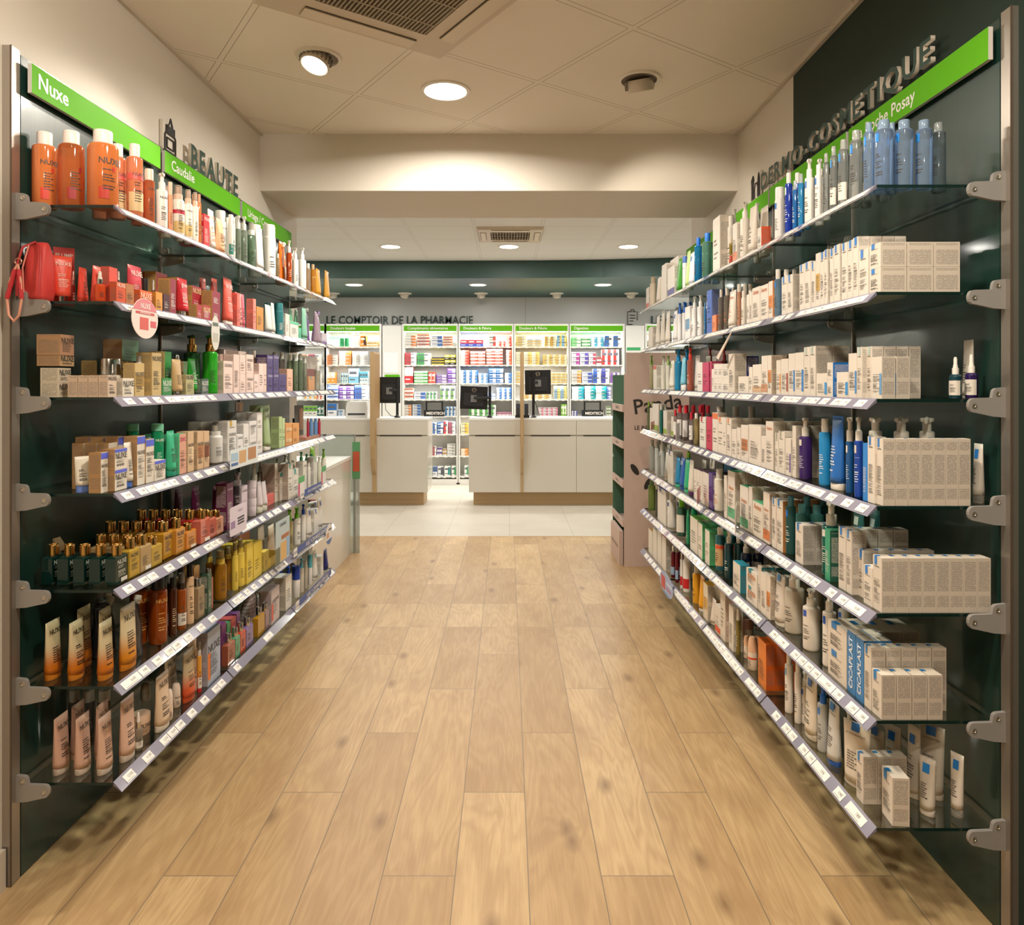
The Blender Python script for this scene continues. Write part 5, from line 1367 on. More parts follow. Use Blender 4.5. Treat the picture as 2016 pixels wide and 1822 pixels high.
shelf(L, 1, '''C 118 134 488 y11 w5.5 d1.5 r55 cd8423a tPLUMP Tf0e0d4;tall coral gift carton leaning behind the red tube
T 108 138 505 y6.5 w5.2 r40 cec5540 esilver W60 tNUXE Tf6d8c8 H15;coral tube with chrome cap facing the aisle
D 135 143 534 b1 c8a1c1c m85;deep red dropper serum behind the coral tube
T 144 160 528 s13 r0 ce8503e;flat coral tube seen edge on
T 163 182 525 s10 r0 ce85a4a;coral tube with barcode side
D 184 209 534 s4 ce2552a m80;wide orange serum bottle with white dropper
C 210 227 526 s4 d2.5 ce85a48;slim coral carton between two dropper bottles
D 228 239 534 s3.5 n2 cdf5a30 m80;small orange serum bottle with chrome collar
C 229 247.5 557 s1.2 d2 n2 cd8542a tNUXE Tf4dcc8;orange red carton
C 248 264 560 s1.2 d2 cb8743e Tf0dcc0;bronze orange carton
T 250 278 524 s6 cdc4a5a ee0604a tNUXE Tf6dcd4;rose red tube with glossy shoulder
J 279 292 549 s3 c9c2028 e26201e;dark red jar with black lid
C 282 306 575 s1.2 d3 ce86a34 tNUXE Tf6dcc0;coral orange serum carton
C 306.5 320 576 s1.2 d3 ce09a3a;golden orange carton
D 296 307 556 s6 cd8b060 m70;gold serum bottle with white dropper
D 310 320 551 s6 n2 cd8b060 m70;gold serum bottle with white dropper
C 321.5 334 580 s1.2 d3 c4a1524 Te0c8b0;dark maroon carton
C 334.5 347 550 s1.2 d4 c8f1c34 ec9a25c uc9a25c;maroon carton with gold side
C 306 330 538 s11 d4 n2 cb53a3a ec79a50 uc79a50;gold and red gift carton at the back
T 347.5 368 549 s1.6 ccf1f2e esilver W65 H14 tglow Tf6dcd8;bright red tube lettered glow
C 350 362 548 s8 d4 ca81a2c ec79a50 uc79a50;gold and red carton behind the glow tube
C 368.5 387 588 s1.2 d3 cdcc592 tNUXE;small cream carton
C 378 397 565 s5 d4 n2 ca81a30 ec9a25c uc9a25c tNUXE Te6c890;red carton with gold letters at the back
C 387.5 398 601 s1.2 d3 ca81a30 ec9a25c;low red carton
C 399 415 602 s1.2 d3 ca81a30 ec9a25c tNUXE Te6c890;low red carton
J 399 409 574 s5.5 c9c2030 esilver;red jar with chrome lid
C 416.5 433 574 s1.2 d4 k2 c8f1a34 ec9a25c uc9a25c;maroon and gold stacked carton
T 433.5 461 549 s1.6 cef6a5a ef2e4dc tNUXE Tf8d8d0;large coral tube with white cap
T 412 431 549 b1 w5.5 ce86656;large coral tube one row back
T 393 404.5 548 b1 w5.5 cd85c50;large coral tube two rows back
C 461.5 467 577 s1.2 d3 cee7466;thin coral carton
T 468 474 580 s1.5 cf2a8a0;pale coral tube
T 474.5 480 580 s1.5 ce4788a;rose coral tube
C 480.5 498 578 s1.2 d4 cf08678 tSVR Tf8dcd8;salmon carton
C 498.5 504 589 s1.2 d3 cf09080;narrow salmon carton
C 504.5 519 605 s1.2 d4 cc98a3a ub8c0b0;bronze carton beside white tubes
T 521 533 601 s1.5 cd9dcd6 e8a9298;pale grey tube with grey cap
T 533 539 597 s2.5 ce6e6e0;white tube behind the grey capped tube
A 539 558 597 s1.5 n2 c2f7a80;teal cylinder tin
C 559 568 618 s1.2 d3 ce6e0d6;small white carton beside the teal tin
T 568.5 575 608 s6 c6fb48c;green pointed tube
C 571 588 634 s1.2 d4 ceceae2 a5ccfa4 At;white carton with mint top band
T 580 586 610 s6 c86c49e;green pointed tube
C 588.5 593 646 s1.2 d3 c5ccfa4;mint carton
T 594 602.5 607 s1.5 c8ecbb0;mint pointed tube in front
K 592 609 601 s7 c8d5aa8;purple refill pouch
K 609.5 628 608 s2.5 ca892a2 e9a86b0;mauve refill pouch with pale body
C 631 642 656 s1.2 d4 ce6dcea a8a5ab8 Ab;lilac carton at the shelf end''')
shelf(L, 2, '''C 115 140 725 s7 d5.2 k2 n2 cd6c8b2 ed8cdb8 tNUXE;beige cream carton
C 117 147 703 s7 d6.5 z8.9 h3 cc6a47a eb08a62 tNUXE;flat gold carton lying on the beige stack
C 118.5 146 660 s7.2 d6.8 z12 cb98a68 eb38c66 tNUXE;large rose gold carton topmost of the stack
C 212 230 740 s2 d2.7 n4 g.2 cdac4ae ed4bba4 tNUXE;beige pink serum carton
D 214 223 717 s3 n4 g1.0 cdcc8b4;white rubber dropper bottle behind the serum cartons
C 231.5 256 745 s1.2 d4 ce6dccb tNUXE;small ivory carton
J 190 240 707 b7 ce4dacb esilver;big ivory cream jar with chrome lid
C 257 276 715 s1.2 d3.6 ccfb47a ec2a468 tNUXE aa0803c Ah;golden carton with dark oval window
C 225 262 694 s10 d5 n2 h11 ccdb176 ec4a568 tNUXE;gold cream carton at the back
C 240 273 670 s10 d6 z11.2 c6d9a7c ea37c52;green and bronze carton on top of the gold one
S 266 282 700 s3.5 cc58a20 m80 ef0ece4;amber oil bottle with clear cap
C 295 314.5 695 s1.2 d5 ccdb37c ec9ad70 tNUXE;tall golden carton
C 315 335 745 s1.2 d3 c2c8a48 tNUXE Te0ead8;small green carton
C 324 338 693 s5 d5 c2f8a3c ecbb57a ucbb57a;green carton with gold side
T 333 351 708 s2 cc9a878 esilver W60;slim gold tube with chrome cap
B 340 355 700 s6 n2 c8a9470 m60 esilver;brown bottle with chrome cap
C 351.5 369 738 s1.2 d3 cb5ae7e tNUXE;olive cream carton
P 362 393 661 s6 c1b5422 m92 e16401c ggold q7;dark green pump bottle with gold collar
T 364 378 706 s1.6 c1f9a2c esilver W60;bright green tube with chrome cap
C 381 397 746 s1.2 d3 c40584f tNUXE Td8dcd0;small slate green carton
C 398 413 713 s3 d4.5 c7ea070 ecfae85 ucfae85;peach gold carton with green front
P 396 426 660 s1.8 c2fae26 m90 e1f8a20 ggold q7;bright green pump bottle with gold collar
C 440 490 691 s12 d6 ceccfc6;wide pale pink carton against the panel
C 434 454.5 711 s1.2 d4 cf0d8ce tCAUDALIE;pale pink carton
C 455 467 698 s1.2 d4 n2 cefd4ca;tall pale pink carton
C 467.5 479.5 698 s1.2 d5 k2 cf0d6cc;pink stacked cream carton
C 480 495.5 698 s1.2 d5 k2 cf0d6cc tCAUDALIE;pink stacked cream carton
B 495 505 691 s7 ce0c2b4 m60 ee8d4c8;see-through pink bottle
C 496 506 737 s1.2 d4 cf2dad2;short pink carton
C 506.5 516 716 s1.2 d4 cf2dad2;narrow pink carton
C 516.5 522.5 716 s1.2 d4 ceed0c4;narrow pink carton
C 523.5 536 699 s1.2 d5 k2 c4b3a78 tCAUDALIE Tcfc8e0;dark violet stacked carton
C 536.5 548 699 s1.2 d5 k2 c453672 tCAUDALIE Tcfc8e0;dark violet stacked carton
C 548.5 563 737 s1.2 d4 c4b3a78 Tcfc8e0;short dark violet carton
B 549 560 694 s7 n2 ccfc8c4 m50 ee6e2da;clear toner bottle behind violet carton
C 565 576.5 727 s1.2 d4 cefbfa4;apricot carton
B 577 586 699 s1.5 n2 ca9bca0 m55 eccd4c8;pale green mist bottle
B 586.5 596 697 s1.5 n2 ca9bca0 m55 eccd4c8;pale green mist bottle
B 596.5 604 704 s1.5 n2 cc8d0c0 m50 ed8dcd0;clear toner bottle
C 605 619 741 s1.2 d4 cdca06a a8fae9a Am;apricot travel carton
B 620 630 722 s1.5 cdcdcd0 m50 ee2e2da;clear toner bottle
C 600 625 702 s10 d4 cece4dc aa84a4a Ah;white display card with red and green print''')
shelf(L, 3, '''C 198 213 891 s3.5 d3.4 ce6ded0 eb0885a ub0885a tNUXE a5f6ee0 At;white and kraft carton with blue upper edge
T 153 171 899 y3 w4.2 r40 ce9e2d2 e6f8fe0 W92 H20;white tube with pale blue cap at the front edge
C 214.5 240 885 s2 d3.6 k2 ce6ded0 eb0885a ub0885a tNUXE a5f6ee0 At;stacked white carton with blue upper edge
C 214 231 872 b6 d3.4 n3 ce6ded0 eb0885a ub0885a;kraft sided carton
T 236 248 873 b6 w4.2 ce9e2d2 e4f78d0 W92 H14;white tube with deep blue cap
C 261 278 860 s1.6 d4.1 n4 ce6ded0 eb0885a ub0885a tNUXE a5f6ee0 At;tall white and kraft carton
C 280.5 297 866 s1.4 d3.4 ce6ded0 eb0885a ub0885a tNUXE a5f6ee0 At;narrow white and kraft carton
C 298 320 908 s1.2 d3.6 ce6ded0 ed8cfc0 tNUXE a5f6ee0 At;low white carton with blue upper edge
B 297 323.5 835 s3 n2 g4 c1f9a6a m85 e7fd2ae tNUXE Td8f0e4 q8 W94 H13;emerald bottle with mint cap
K 262 290 848 b0 c3fae84 e9ad8be;emerald refill pouch
T 325 340 849 s1.4 c3fb98c e2aa084 H12;mint green tube standing sideways
C 349.5 364 855 s1.4 d5.5 ce0a890 e5cc79c u5cc79c tZINC Tc22f6a;mint and pink carton lettered ZINC
T 365 371 858 s2.5 c3fb98c e2aa084;mint tube behind the ZINC carton
C 371.5 384 850 s1.2 d4 n2 cdcba94 tNUXE aefd2ac Ah;peach makeup carton, palest shade swatch
C 384.5 396.7 850 s1.2 d4 n2 cdcba94 tNUXE ab57a4e Ah;peach makeup carton, middle shade swatch
C 397.2 409 850 s1.2 d4 n2 cdcba94 tNUXE a8f4a24 Ah;peach makeup carton, darkest shade swatch
C 395 409 831 s11 d5 ccac6bc;clear wrapped gift carton at the back
S 410.5 437 837 s2 ce2e0da ee8e6e0;white foam pump under a clear hood
C 431 447 829.5 s7 d5 ce4e0da tCAUDALIE;tall white carton behind foam pump
C 448 466 829 s1.2 d5 ce4e0da ac9a84a Am tCAUDALIE;white carton with gold picture strip
C 466.5 479 856 s1.2 d4 ceae6e2 tCAUDALIE;low white cream carton
C 479.5 490 835 s1.2 d4 ceae6e2;slim white cream carton
C 490.5 505.5 829.5 s1.2 d5 k2 ce8e4e2 tCAUDALIE;white stacked cream carton
C 506 517 812 s1.2 d5 k2 ceae6e2;tall white stacked carton
C 466 489 812 s9 d5 z0 cd5d0cc;grey printed carton lying at the back
T 517.5 530 805 s2 cb9cf9c m75 eece8e0 tCAUDALIE;pale green see-through tube
C 531 549 798 s1.4 d5 ca9c08a eb5c898 a74886a Ah;tall sage green gift carton
C 549.5 555.5 821 s1.2 d4 cbcd29a;slim light green carton
C 556 561 824 s1.2 d4 cc4d9a4;slim light green carton
C 562 575.5 834 s1.2 d5 k2 ce5a35e af0d0a0 Ah;orange cube carton
C 576 589.5 834 s1.2 d5 k2 ce5a35e;orange cube carton
B 604 608.5 824 s2 cb03048 e8a2030;little red nail colour bottle
B 609 616 824 s2 c6a94c4 e5c84b4;little blue nail colour bottle
B 617.5 625 824 s2 c6a94c4 e5c84b4;little blue nail colour bottle
B 625.5 631 824 s2 cb03048 e8a2030;little red nail colour bottle''')
shelf(L, 4, '''O 216.7 242 1072 s1.5 d3.1 n5 g1.5 c10302a m93 egold tNUXE Tc8c8b8 Ld8d4c8;dark green oil flask with gold cap
O 243 264 1059 s1.2 d3.1 n5 g.9 cc9a43e m78 egold tNUXE;golden oil flask with gold cap
O 265 288 1053 s1.2 d3.1 n4 g1 cd0b27c m62 egold Le2ddd2;pale gold sample flask with paper label
O 289 310 1056 s1.2 d3.1 n3 g1 cd4b04a m66 egold;clear yellow flask with slim gold cap
O 311 331 1027 s2.5 d3.6 n5 g.8 cc8922c m80 egold tNUXE;tall golden oil flask with wide cap
O 332 351 1022 s1.6 d3.4 n5 g.8 cd2923a m78 egold tNUXE;tall amber oil flask
O 352 373 1033 s1.2 d3 cd98a30 m78 egold Le2ddd2;small amber flask with white sticker
O 366 381 1004 s3.5 d3.6 n5 g.8 cb5302a m85 egold tNUXE;tall red oil flask with rose gold cap
O 382 402 1003 s1.2 d3.1 n4 cdd7a66 m72 egold Le6e0d6;pink oil flask with rose gold cap
O 402.5 417.5 1005 s1.2 d3.1 n3 cdd7a66 m72 egold;pink oil flask with rose gold cap
O 418 432.5 1005 s1.2 d3.1 n3 ce29a72 m72 egold;peach oil flask with slim gold cap
T 412 442 956 s6 c8a2f62 tCAUDALIE Te8c8d8;plum tube lettered CAUDALIE
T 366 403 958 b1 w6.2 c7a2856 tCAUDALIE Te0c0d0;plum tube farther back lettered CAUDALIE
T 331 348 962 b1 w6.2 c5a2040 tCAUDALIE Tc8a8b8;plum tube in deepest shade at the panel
C 440 454 951 s2.5 d4.5 c6a2350 tCAUDALIE Te0c8d4;plum carton
P 453 480 930 s6 ccdbfcd ed8cdd8 q8 H66;lilac pump bottle with broad shoulders
J 455 472 958 s1.6 k2 c3a3034 e2c2428 tCAUDALIE Td8d0d4;dark brown stacked jar
C 473.5 485 958 s1.4 d3 cd3c6d2 tCAUDALIE;lilac upright carton
J 486 505 946 s1.4 k2 ccfc3cc ed8ced6;lilac stacked jar
T 506 513.5 948 s1.5 cd6ced2 edcdccc H20;pale lilac tube with clear cap
T 514.5 522.5 948 s1.5 cd6ced2 edcdccc H20;pale lilac tube with clear cap
C 523 556 972 s1.2 d6 h5 ce0706a ea04038 uea8a80;open salmon gift box lying low
P 494 506 911 s12 cb9b0a2 ed6cec0;beige pump bottle at the back
P 507 518 905.6 s12 cb9b0a2 ed6cec0;beige pump bottle at the back
C 531 537.5 916 s5 d6 n2 cd8cec2 eb5a598;tall grey sided carton
C 546 551 932 s4 d6 cdcd4c8 eb5a598 a2f8a88 At;grey sided carton with teal corner
P 541 551 903 s11 cd8d0c4 ed6cec0;cream pump bottle behind grey carton
C 558.5 569 915.5 s1.2 d6 ce4dfd4 eb5a598 a1f9a94 Am;white carton with teal wedge
P 556 569 895 s9 cdcd4c8 ed6cec0;cream pump bottle behind teal wedge carton
P 571 583 906 s5 ce6e2d8 ee6e0d6;white pump bottle
C 575 586 924.5 s1.2 d4 ce8e4da a1f9a94 Am;white carton with small teal corner
C 586.5 594.5 913 s1.2 d4 ce8e4da tCeraVe;white skincare carton
C 595 603 909 s1.2 d4 ce8e4da tCeraVe;white skincare carton
P 588 598 890 s7 ce6e2d8 e5cc088;white bottle with green pump collar
P 598.5 608.5 894 s7 ce6e2d8 e5cc088;white bottle with green pump collar
B 604 611 912 s1.4 ce6e2d8 ee6e2d8;plain white bottle
P 610 617 893 s4 ce6e2d8 e5cc088;white bottle with green pump collar
K 608 622 872 s10 c8cbf2a;lime green refill pouch
C 617.5 624.5 900 s1.2 d4 ce6e2d8 a5cc088 Am;white carton with green corner
B 625 632 900 s1.4 cd6d6c4 ee0dcd0;cream bottle
P 633 641 884 s1.4 ce0dccc e8cc84a;white bottle with lime pump at the shelf end''')  # rear plum tubes repeat the front one with shade mixed into the colour
shelf(L, 5, '''T 189 226 1222 y6 w6.6 cc86f10 fd6c8a2 ec87a1c tNUXE T2f261e;front cream to orange body milk tube
T 130.5 169 1222 y6 w6.6 cc86f10 fd6c8a2 ec87a1c tNUXE T2f261e;middle cream to orange body milk tube
T 83.5 124 1222 y6 w6.6 cc86f10 fd6c8a2 ec87a1c tNUXE T2f261e;body milk tube, cream to orange, closest to upright
T 225 257 1197 s1.5 cd08418 fd9cba6 ec87a1c tNUXE T2f261e;cream to orange tube standing second along the edge
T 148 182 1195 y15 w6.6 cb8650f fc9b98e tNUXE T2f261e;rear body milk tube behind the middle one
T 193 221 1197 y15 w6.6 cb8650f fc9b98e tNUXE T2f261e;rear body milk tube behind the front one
K 232 271 1176 s5 c2a2c30 ed2cabe;dark refill pouch with orange swirl
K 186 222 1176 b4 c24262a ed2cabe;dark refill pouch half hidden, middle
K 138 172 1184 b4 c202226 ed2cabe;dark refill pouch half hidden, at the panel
B 292 330 1138 s1.6 n2 c8a3c08 m90 e1a1512 tNUXE Td8a860 W68;large amber shower bottle with black cap
B 332 347 1138 s1.4 n3 c3c1a08 m93 e1a1512 Td8c0a0 W60;slim dark brown bottle with black cap
S 348 365.5 1129 s1.4 n3 c9a4a14 m85 e2a1c14 Le0d8cc l1;amber mist bottle with clear cap
B 366 381 1112 s1.4 n2 cdcbb95 e14110f tNUXE W70 H20;cream bottle with black cap
O 383 396 1139 s1.4 d2.6 cb8a07c m55 esilver H80;slim clear perfume flask
C 396.5 408 1116 s1.4 d6 cc79a62 eb08244;bronze perfume carton
O 408.5 413 1120 s1.6 d2.6 cd0765a m60 esilver H80;tiny clear perfume flask
C 413.5 420.5 1129 s1.2 d5 c41604c;dark green carton
S 405 421 1079 b14 ca8741c m85 ee8cf5a;amber sun oil with yellow top at the back
S 422 445 1083 s1.6 ca8741c m78 ee8cf5a;amber sun oil spray with yellow top
S 441 456 1077 s4.5 ca8741c m82 ee8cf5a;amber sun oil spray with yellow top
S 454.5 466.5 1068 s2.2 ce6cc56 ee8cf5a;yellow sun spray
S 465 480.5 1062 s1.6 ce6cc56 ee8cf5a;yellow sun spray
C 482 494 1072 s1.2 d5 n2 ce3c84e edcc046;bright yellow carton
C 499 516 1068 s1.2 d5 n2 ce3c84e edcc046;bright yellow carton
C 520 530 1085 s1.2 d4 ce8d060;short yellow carton in front of the cream tubes
C 472 492 1046 s12 d5 cd98a5a edc9a70;apricot carton behind the yellow ones
T 523 543 1034 s5 ce0ceb8;cream tube with satin finish
T 505 521 1036 s9 cd8c4ae;cream tube with satin finish
P 563.5 576.5 1004 s2 cb9ab7a m80 e7fd42a g7fd42a;olive bottle with lime pump
P 577.5 591 1000 s1.6 ce8e4da e74cc28 g74cc28 tCeraVe;white bottle with lime pump collar
P 592 602 993 s1.6 ce8e4da e2148b0 g2148b0;white bottle with blue pump collar
T 602.5 611 1000 s1.6 ce8e4da a3a5cb8;white pouch shaped tube with blue corner
C 615 623.5 1005 s1.2 d4 ce8e4da a3a5cb8;white carton with blue corner
T 624 633 981 s1.6 ce8e4da a3a5cb8;white tube with blue corner
C 633.5 641 989 s1.2 d4 ce4e0d6 a3a5cb8;white carton with blue corner
J 606 622 984 s8 k1 ce8e4da e9c2a30;white tub with red lid at the back''')
shelf(L, 6, '''T 186 226 1408 y6 w6.6 cd9b39e ecdbdb0 tNUXE H11;front pink body tube
T 143 182 1408 y6 w6.6 cd4ac98 ecdbdb0 tNUXE H11;middle pink body tube
T 100 140 1408 y6 w6.6 ccfa692 ec6b6a8 tNUXE H11;pink body tube beside the aluminium upright
T 224.5 252 1382 s1.5 cdab6a2 ecdbdb0 tNUXE H11;pink body tube, second along the shelf edge
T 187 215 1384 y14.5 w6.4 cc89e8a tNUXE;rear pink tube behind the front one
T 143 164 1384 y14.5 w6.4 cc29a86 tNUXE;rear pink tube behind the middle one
B 192 219 1359 y21 c8a857c m40 ed8d4c8 E1 W88 H20;clear glass bottle with square clear cap, front
B 161 188 1359 y21 c8a857c m40 ed8d4c8 E1 W88 H20;clear glass bottle with square clear cap, middle
B 134 158 1359 y21 c8a857c m40 ed8d4c8 E1 W88 H20;clear glass bottle with square clear cap, rear
D 253.5 271.5 1411 s1.4 cc9bfae m50 Le4ded2 l1;small clear mist tester with chrome top
J 256 297 1404.5 s4.5 cdab498 ee0c0a4 tNUXE;wide peach body cream jar
T 298 325 1326 s1.6 cdcc2a6 ed9d0c0 tNUXE H11;beige pink tube
R 323.5 341 1358 s1.4 ce0cbb8 ee6d4c4;short white pink roll-on
R 338 355 1346 s3.5 ce0cbb8 ee6d4c4 tNUXE;tall white pink roll-on
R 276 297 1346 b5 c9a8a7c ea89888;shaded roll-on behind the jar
T 320 350 1288 s7.5 w6.6 cb8a48a tNUXE;beige tube behind the roll-ons
T 351 378 1285 s1.6 cd2552c fc6b592 tNUXE T2f261e;beige tube fading to coral
B 368 387.5 1259 s3.5 cdfbfa2 edfbfa2 tNUXE W80;peach lotion bottle with domed cap
S 388 396.5 1263 s1.4 cc2202a fd99a3a ed8d0c4 Le4ded2 l1;red and orange mist bottle
C 408 434.5 1237 s1.2 d6 ca9b6cc ea8a4b0 tNUXE ae07830 As;light blue sun care gift carton
C 435.5 446 1228 s4 d5 c8a3f8a;magenta purple carton
C 447 454 1226 s4 d5 c6ac08a;mint green carton
C 454.5 465 1217 s4 d5 cdd6a6a;coral pink carton
C 465.5 473 1206.4 s4 d5 c8f5fa8;violet carton
O 442 457 1247 s1.2 d2.6 cb3654a m70 esilver H70;rust perfume flask
O 457.5 467 1235 s1.2 d2.6 c5fae84 m70 esilver H70;green perfume flask
O 467.5 478 1225 s1.2 d2.6 cd9563c m72 esilver H70;orange red perfume flask
O 479 493 1215 s1.2 d2.6 c8f7ab0 m72 esilver H70;violet perfume flask
T 484 501 1180 s10 cd8d0c4 tCAUDALIE;tall white hand cream tube
O 502 516 1195 s1.2 d2.6 cc99a2e m72 esilver H70;yellow gold perfume flask
O 517 524.5 1188 s1.2 d2.6 ca0828a m72 esilver H70;mauve perfume flask
C 533.5 551 1158 s1.2 d6 cc9bcbc ebfb2b4 tCAUDALIE ad85a4a As;grey lilac gift carton with red and yellow stripes
C 562.5 574 1134 s1.2 d6 ce6e2d8 ec9c2b4;white carton with grey printed side
P 562 573.5 1116 s5.5 ce6e2d8 e1f4fc0 g1f4fc0;white bottle with royal blue pump
P 547 558 1120 s10 ce6e2d8 e1f4fc0 g1f4fc0;white bottle with royal blue pump
J 572 588 1115 s2 ceae6de e2344a8;white tub with big royal blue lid
P 588.5 598 1100 s1.6 cc9c0ae e6ab8cc g6ab8cc;beige bottle with sky blue pump
B 598.5 605.5 1104 s1.6 cb9b09e ec9c0ae;taupe slim bottle
J 606 615 1092.6 s1.6 k1 ceae6de e5fb8cc;white tub with sky blue lid
T 615.5 622 1084 s1.6 ce6e2d8 a6ab8cc;white tube with sky blue corner
C 622.5 631 1078 s1.2 d4 cded8cc;beige white carton
C 631.5 637 1094 s1.2 d4 ce6e2d8;short white carton
T 637.5 643 1081 s1.6 c2a2f7a;navy tube at the shelf end''')  # roll-on behind the jar has its shade put into a darker colour
shelf(R, 0, '''B 1721 1759 238 y5 n1 cb4cbe4 m36 ea8c2dc E1 a2a86d8 W62 H13;tall blue micellar bottle at the front edge
B 1761 1799 238 y5.2 cb4cbe4 m36 ea8c2dc E1 a2a86d8 W62 H13;tall blue micellar bottle second from the edge
B 1801 1837 238 y5 cb4cbe4 m36 ea8c2dc E1 a2a86d8 W62 H13;tall blue micellar bottle third from the edge
B 1833 1863 243 y8 c9aaab0 m42 eb0b8b8 E1 W62 H13;tall smoky micellar bottle nearest the green panel
B 1700 1721 243 s1.5 n3 cb4cbe4 m38 ea8c2dc E1 a2a86d8 W62 H13;blue micellar bottle behind the foremost one
B 1672 1699 258 s1.4 n3 cc4c8c6 m38 ed2d4d0 E1 a2a86d8 W60 H14;grey clear micellar bottle with blue block
B 1650 1671 276 s1.4 n3 cc4c8c6 m38 ed2d4d0 E1 a2a86d8 Le6ded2 l1 W60 H14;clear micellar bottle with paper offer band
B 1634 1649 289 s1.4 n2 cc4c8c6 m38 ed2d4d0 E1 a2a86d8 Le6ded2 l1 W60 H14;clear micellar bottle with paper offer band
B 1620 1633 303 s1.4 n2 cb0b4b2 m50 ed2d4d0 E1 W60 H14;narrow clear micellar bottle
B 1604 1619 325 s1.6 n2 ceeeae4 ef2efea a2f80d0 W60 H18 tLIPIKAR;white lotion bottle with blue block
P 1584 1603 314 s1.6 n2 ceeeae4 ef2efea a2f80d0;white pump lotion with blue block
B 1571 1583 343 s1.5 n2 c2f8fc8 m85 edfe6ea E1 Tdfeaf0;sky blue bottle
B 1560 1570.5 357 s1.5 n2 c2a76c0 m85 edfe6ea E1 Tdfeaf0;mid blue bottle
B 1546 1559.5 341 s1.5 n2 c1d3fb0 m92 eeeeae4 Tdfe6f0 ad8e4f0;royal blue bottle with white cap
A 1525 1545 369 s1.5 n2 cf0eeea a2f80d0;white aerosol can with blue block
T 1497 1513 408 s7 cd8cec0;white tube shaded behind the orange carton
C 1491 1499 448.5 s1.2 d3.5 ce6ded2 ee0562a ud05028;small orange and white carton
C 1500 1506 449 s5 d3 cdad2c6;small white printed carton
T 1477 1490 407 s2 ce6ddcf;white tube with small orange text
P 1485 1497 400 s10 ce4dace eece4da;white pump bottle at the back
P 1458 1476 399 s1.8 ce9e1d4 eece4da;milky pump bottle with orange letters
C 1447 1456 437 s1.2 d4 ce8e0d4 ae0804a Ab;white carton with orange foot
B 1433 1446 426 s4 ce6ded2 eece4da W70 H20;white bottle behind the oil tester
B 1436 1444.5 471 s1.2 c9a8034 m80 ed8c8a8 Lc8402c l1;little olive oil bottle with red label
C 1404 1419 428 s1.2 d7 cece4d8 edcd2c4;large white carton with printed side
P 1440 1452 412 s9 ce4dace eece4da;white pump bottle at the back
B 1383 1403 459.6 s1.5 n3 c8fc4a4 m48 e2a7ad8 W50 H18;clear green bottle with bright blue cap
B 1368 1382 468.5 s1.5 n3 c2aa0d8 m62 e1a6fd8 W50 H18;clear blue bottle with bright blue cap
T 1360 1367.5 498 s1.6 cdfe8f0 a2a80d0;white and blue slim tube
T 1353.5 1359.5 495 s2 cc4dc98;pale lime tube
B 1344 1353 505 s1.5 n2 ceceaec e4a72c8 W90 H20 tUriage;white bottle with violet blue cap
T 1335.5 1343 509.5 s1.6 c3f9a2a Te8f0e0;green tube
C 1320 1335 508.7 s6 d5 ce4dccf;white carton behind the green tube
C 1316 1330 525 s1.2 d4 ceae4da a4a3a88 Ab;white carton with indigo foot
C 1307 1315.5 521 s3 d4 ce6ded2;cream carton with lime edge
B 1302.5 1311 532 s1.5 ce4dccf ee0d6c8 W70 H20;white bottle
T 1294.5 1302 547 s1.6 ce2d8ca;beige tube
B 1280.5 1292 546 s1.5 ce2d4c0 ed9c8ac W70 H20;cream bottle with beige cap
C 1273.5 1279.5 566 s1.2 d3 ce6ded2 ad0503c Ab;small white carton with red foot''')  # tube behind the orange carton gets its shade as a duller white
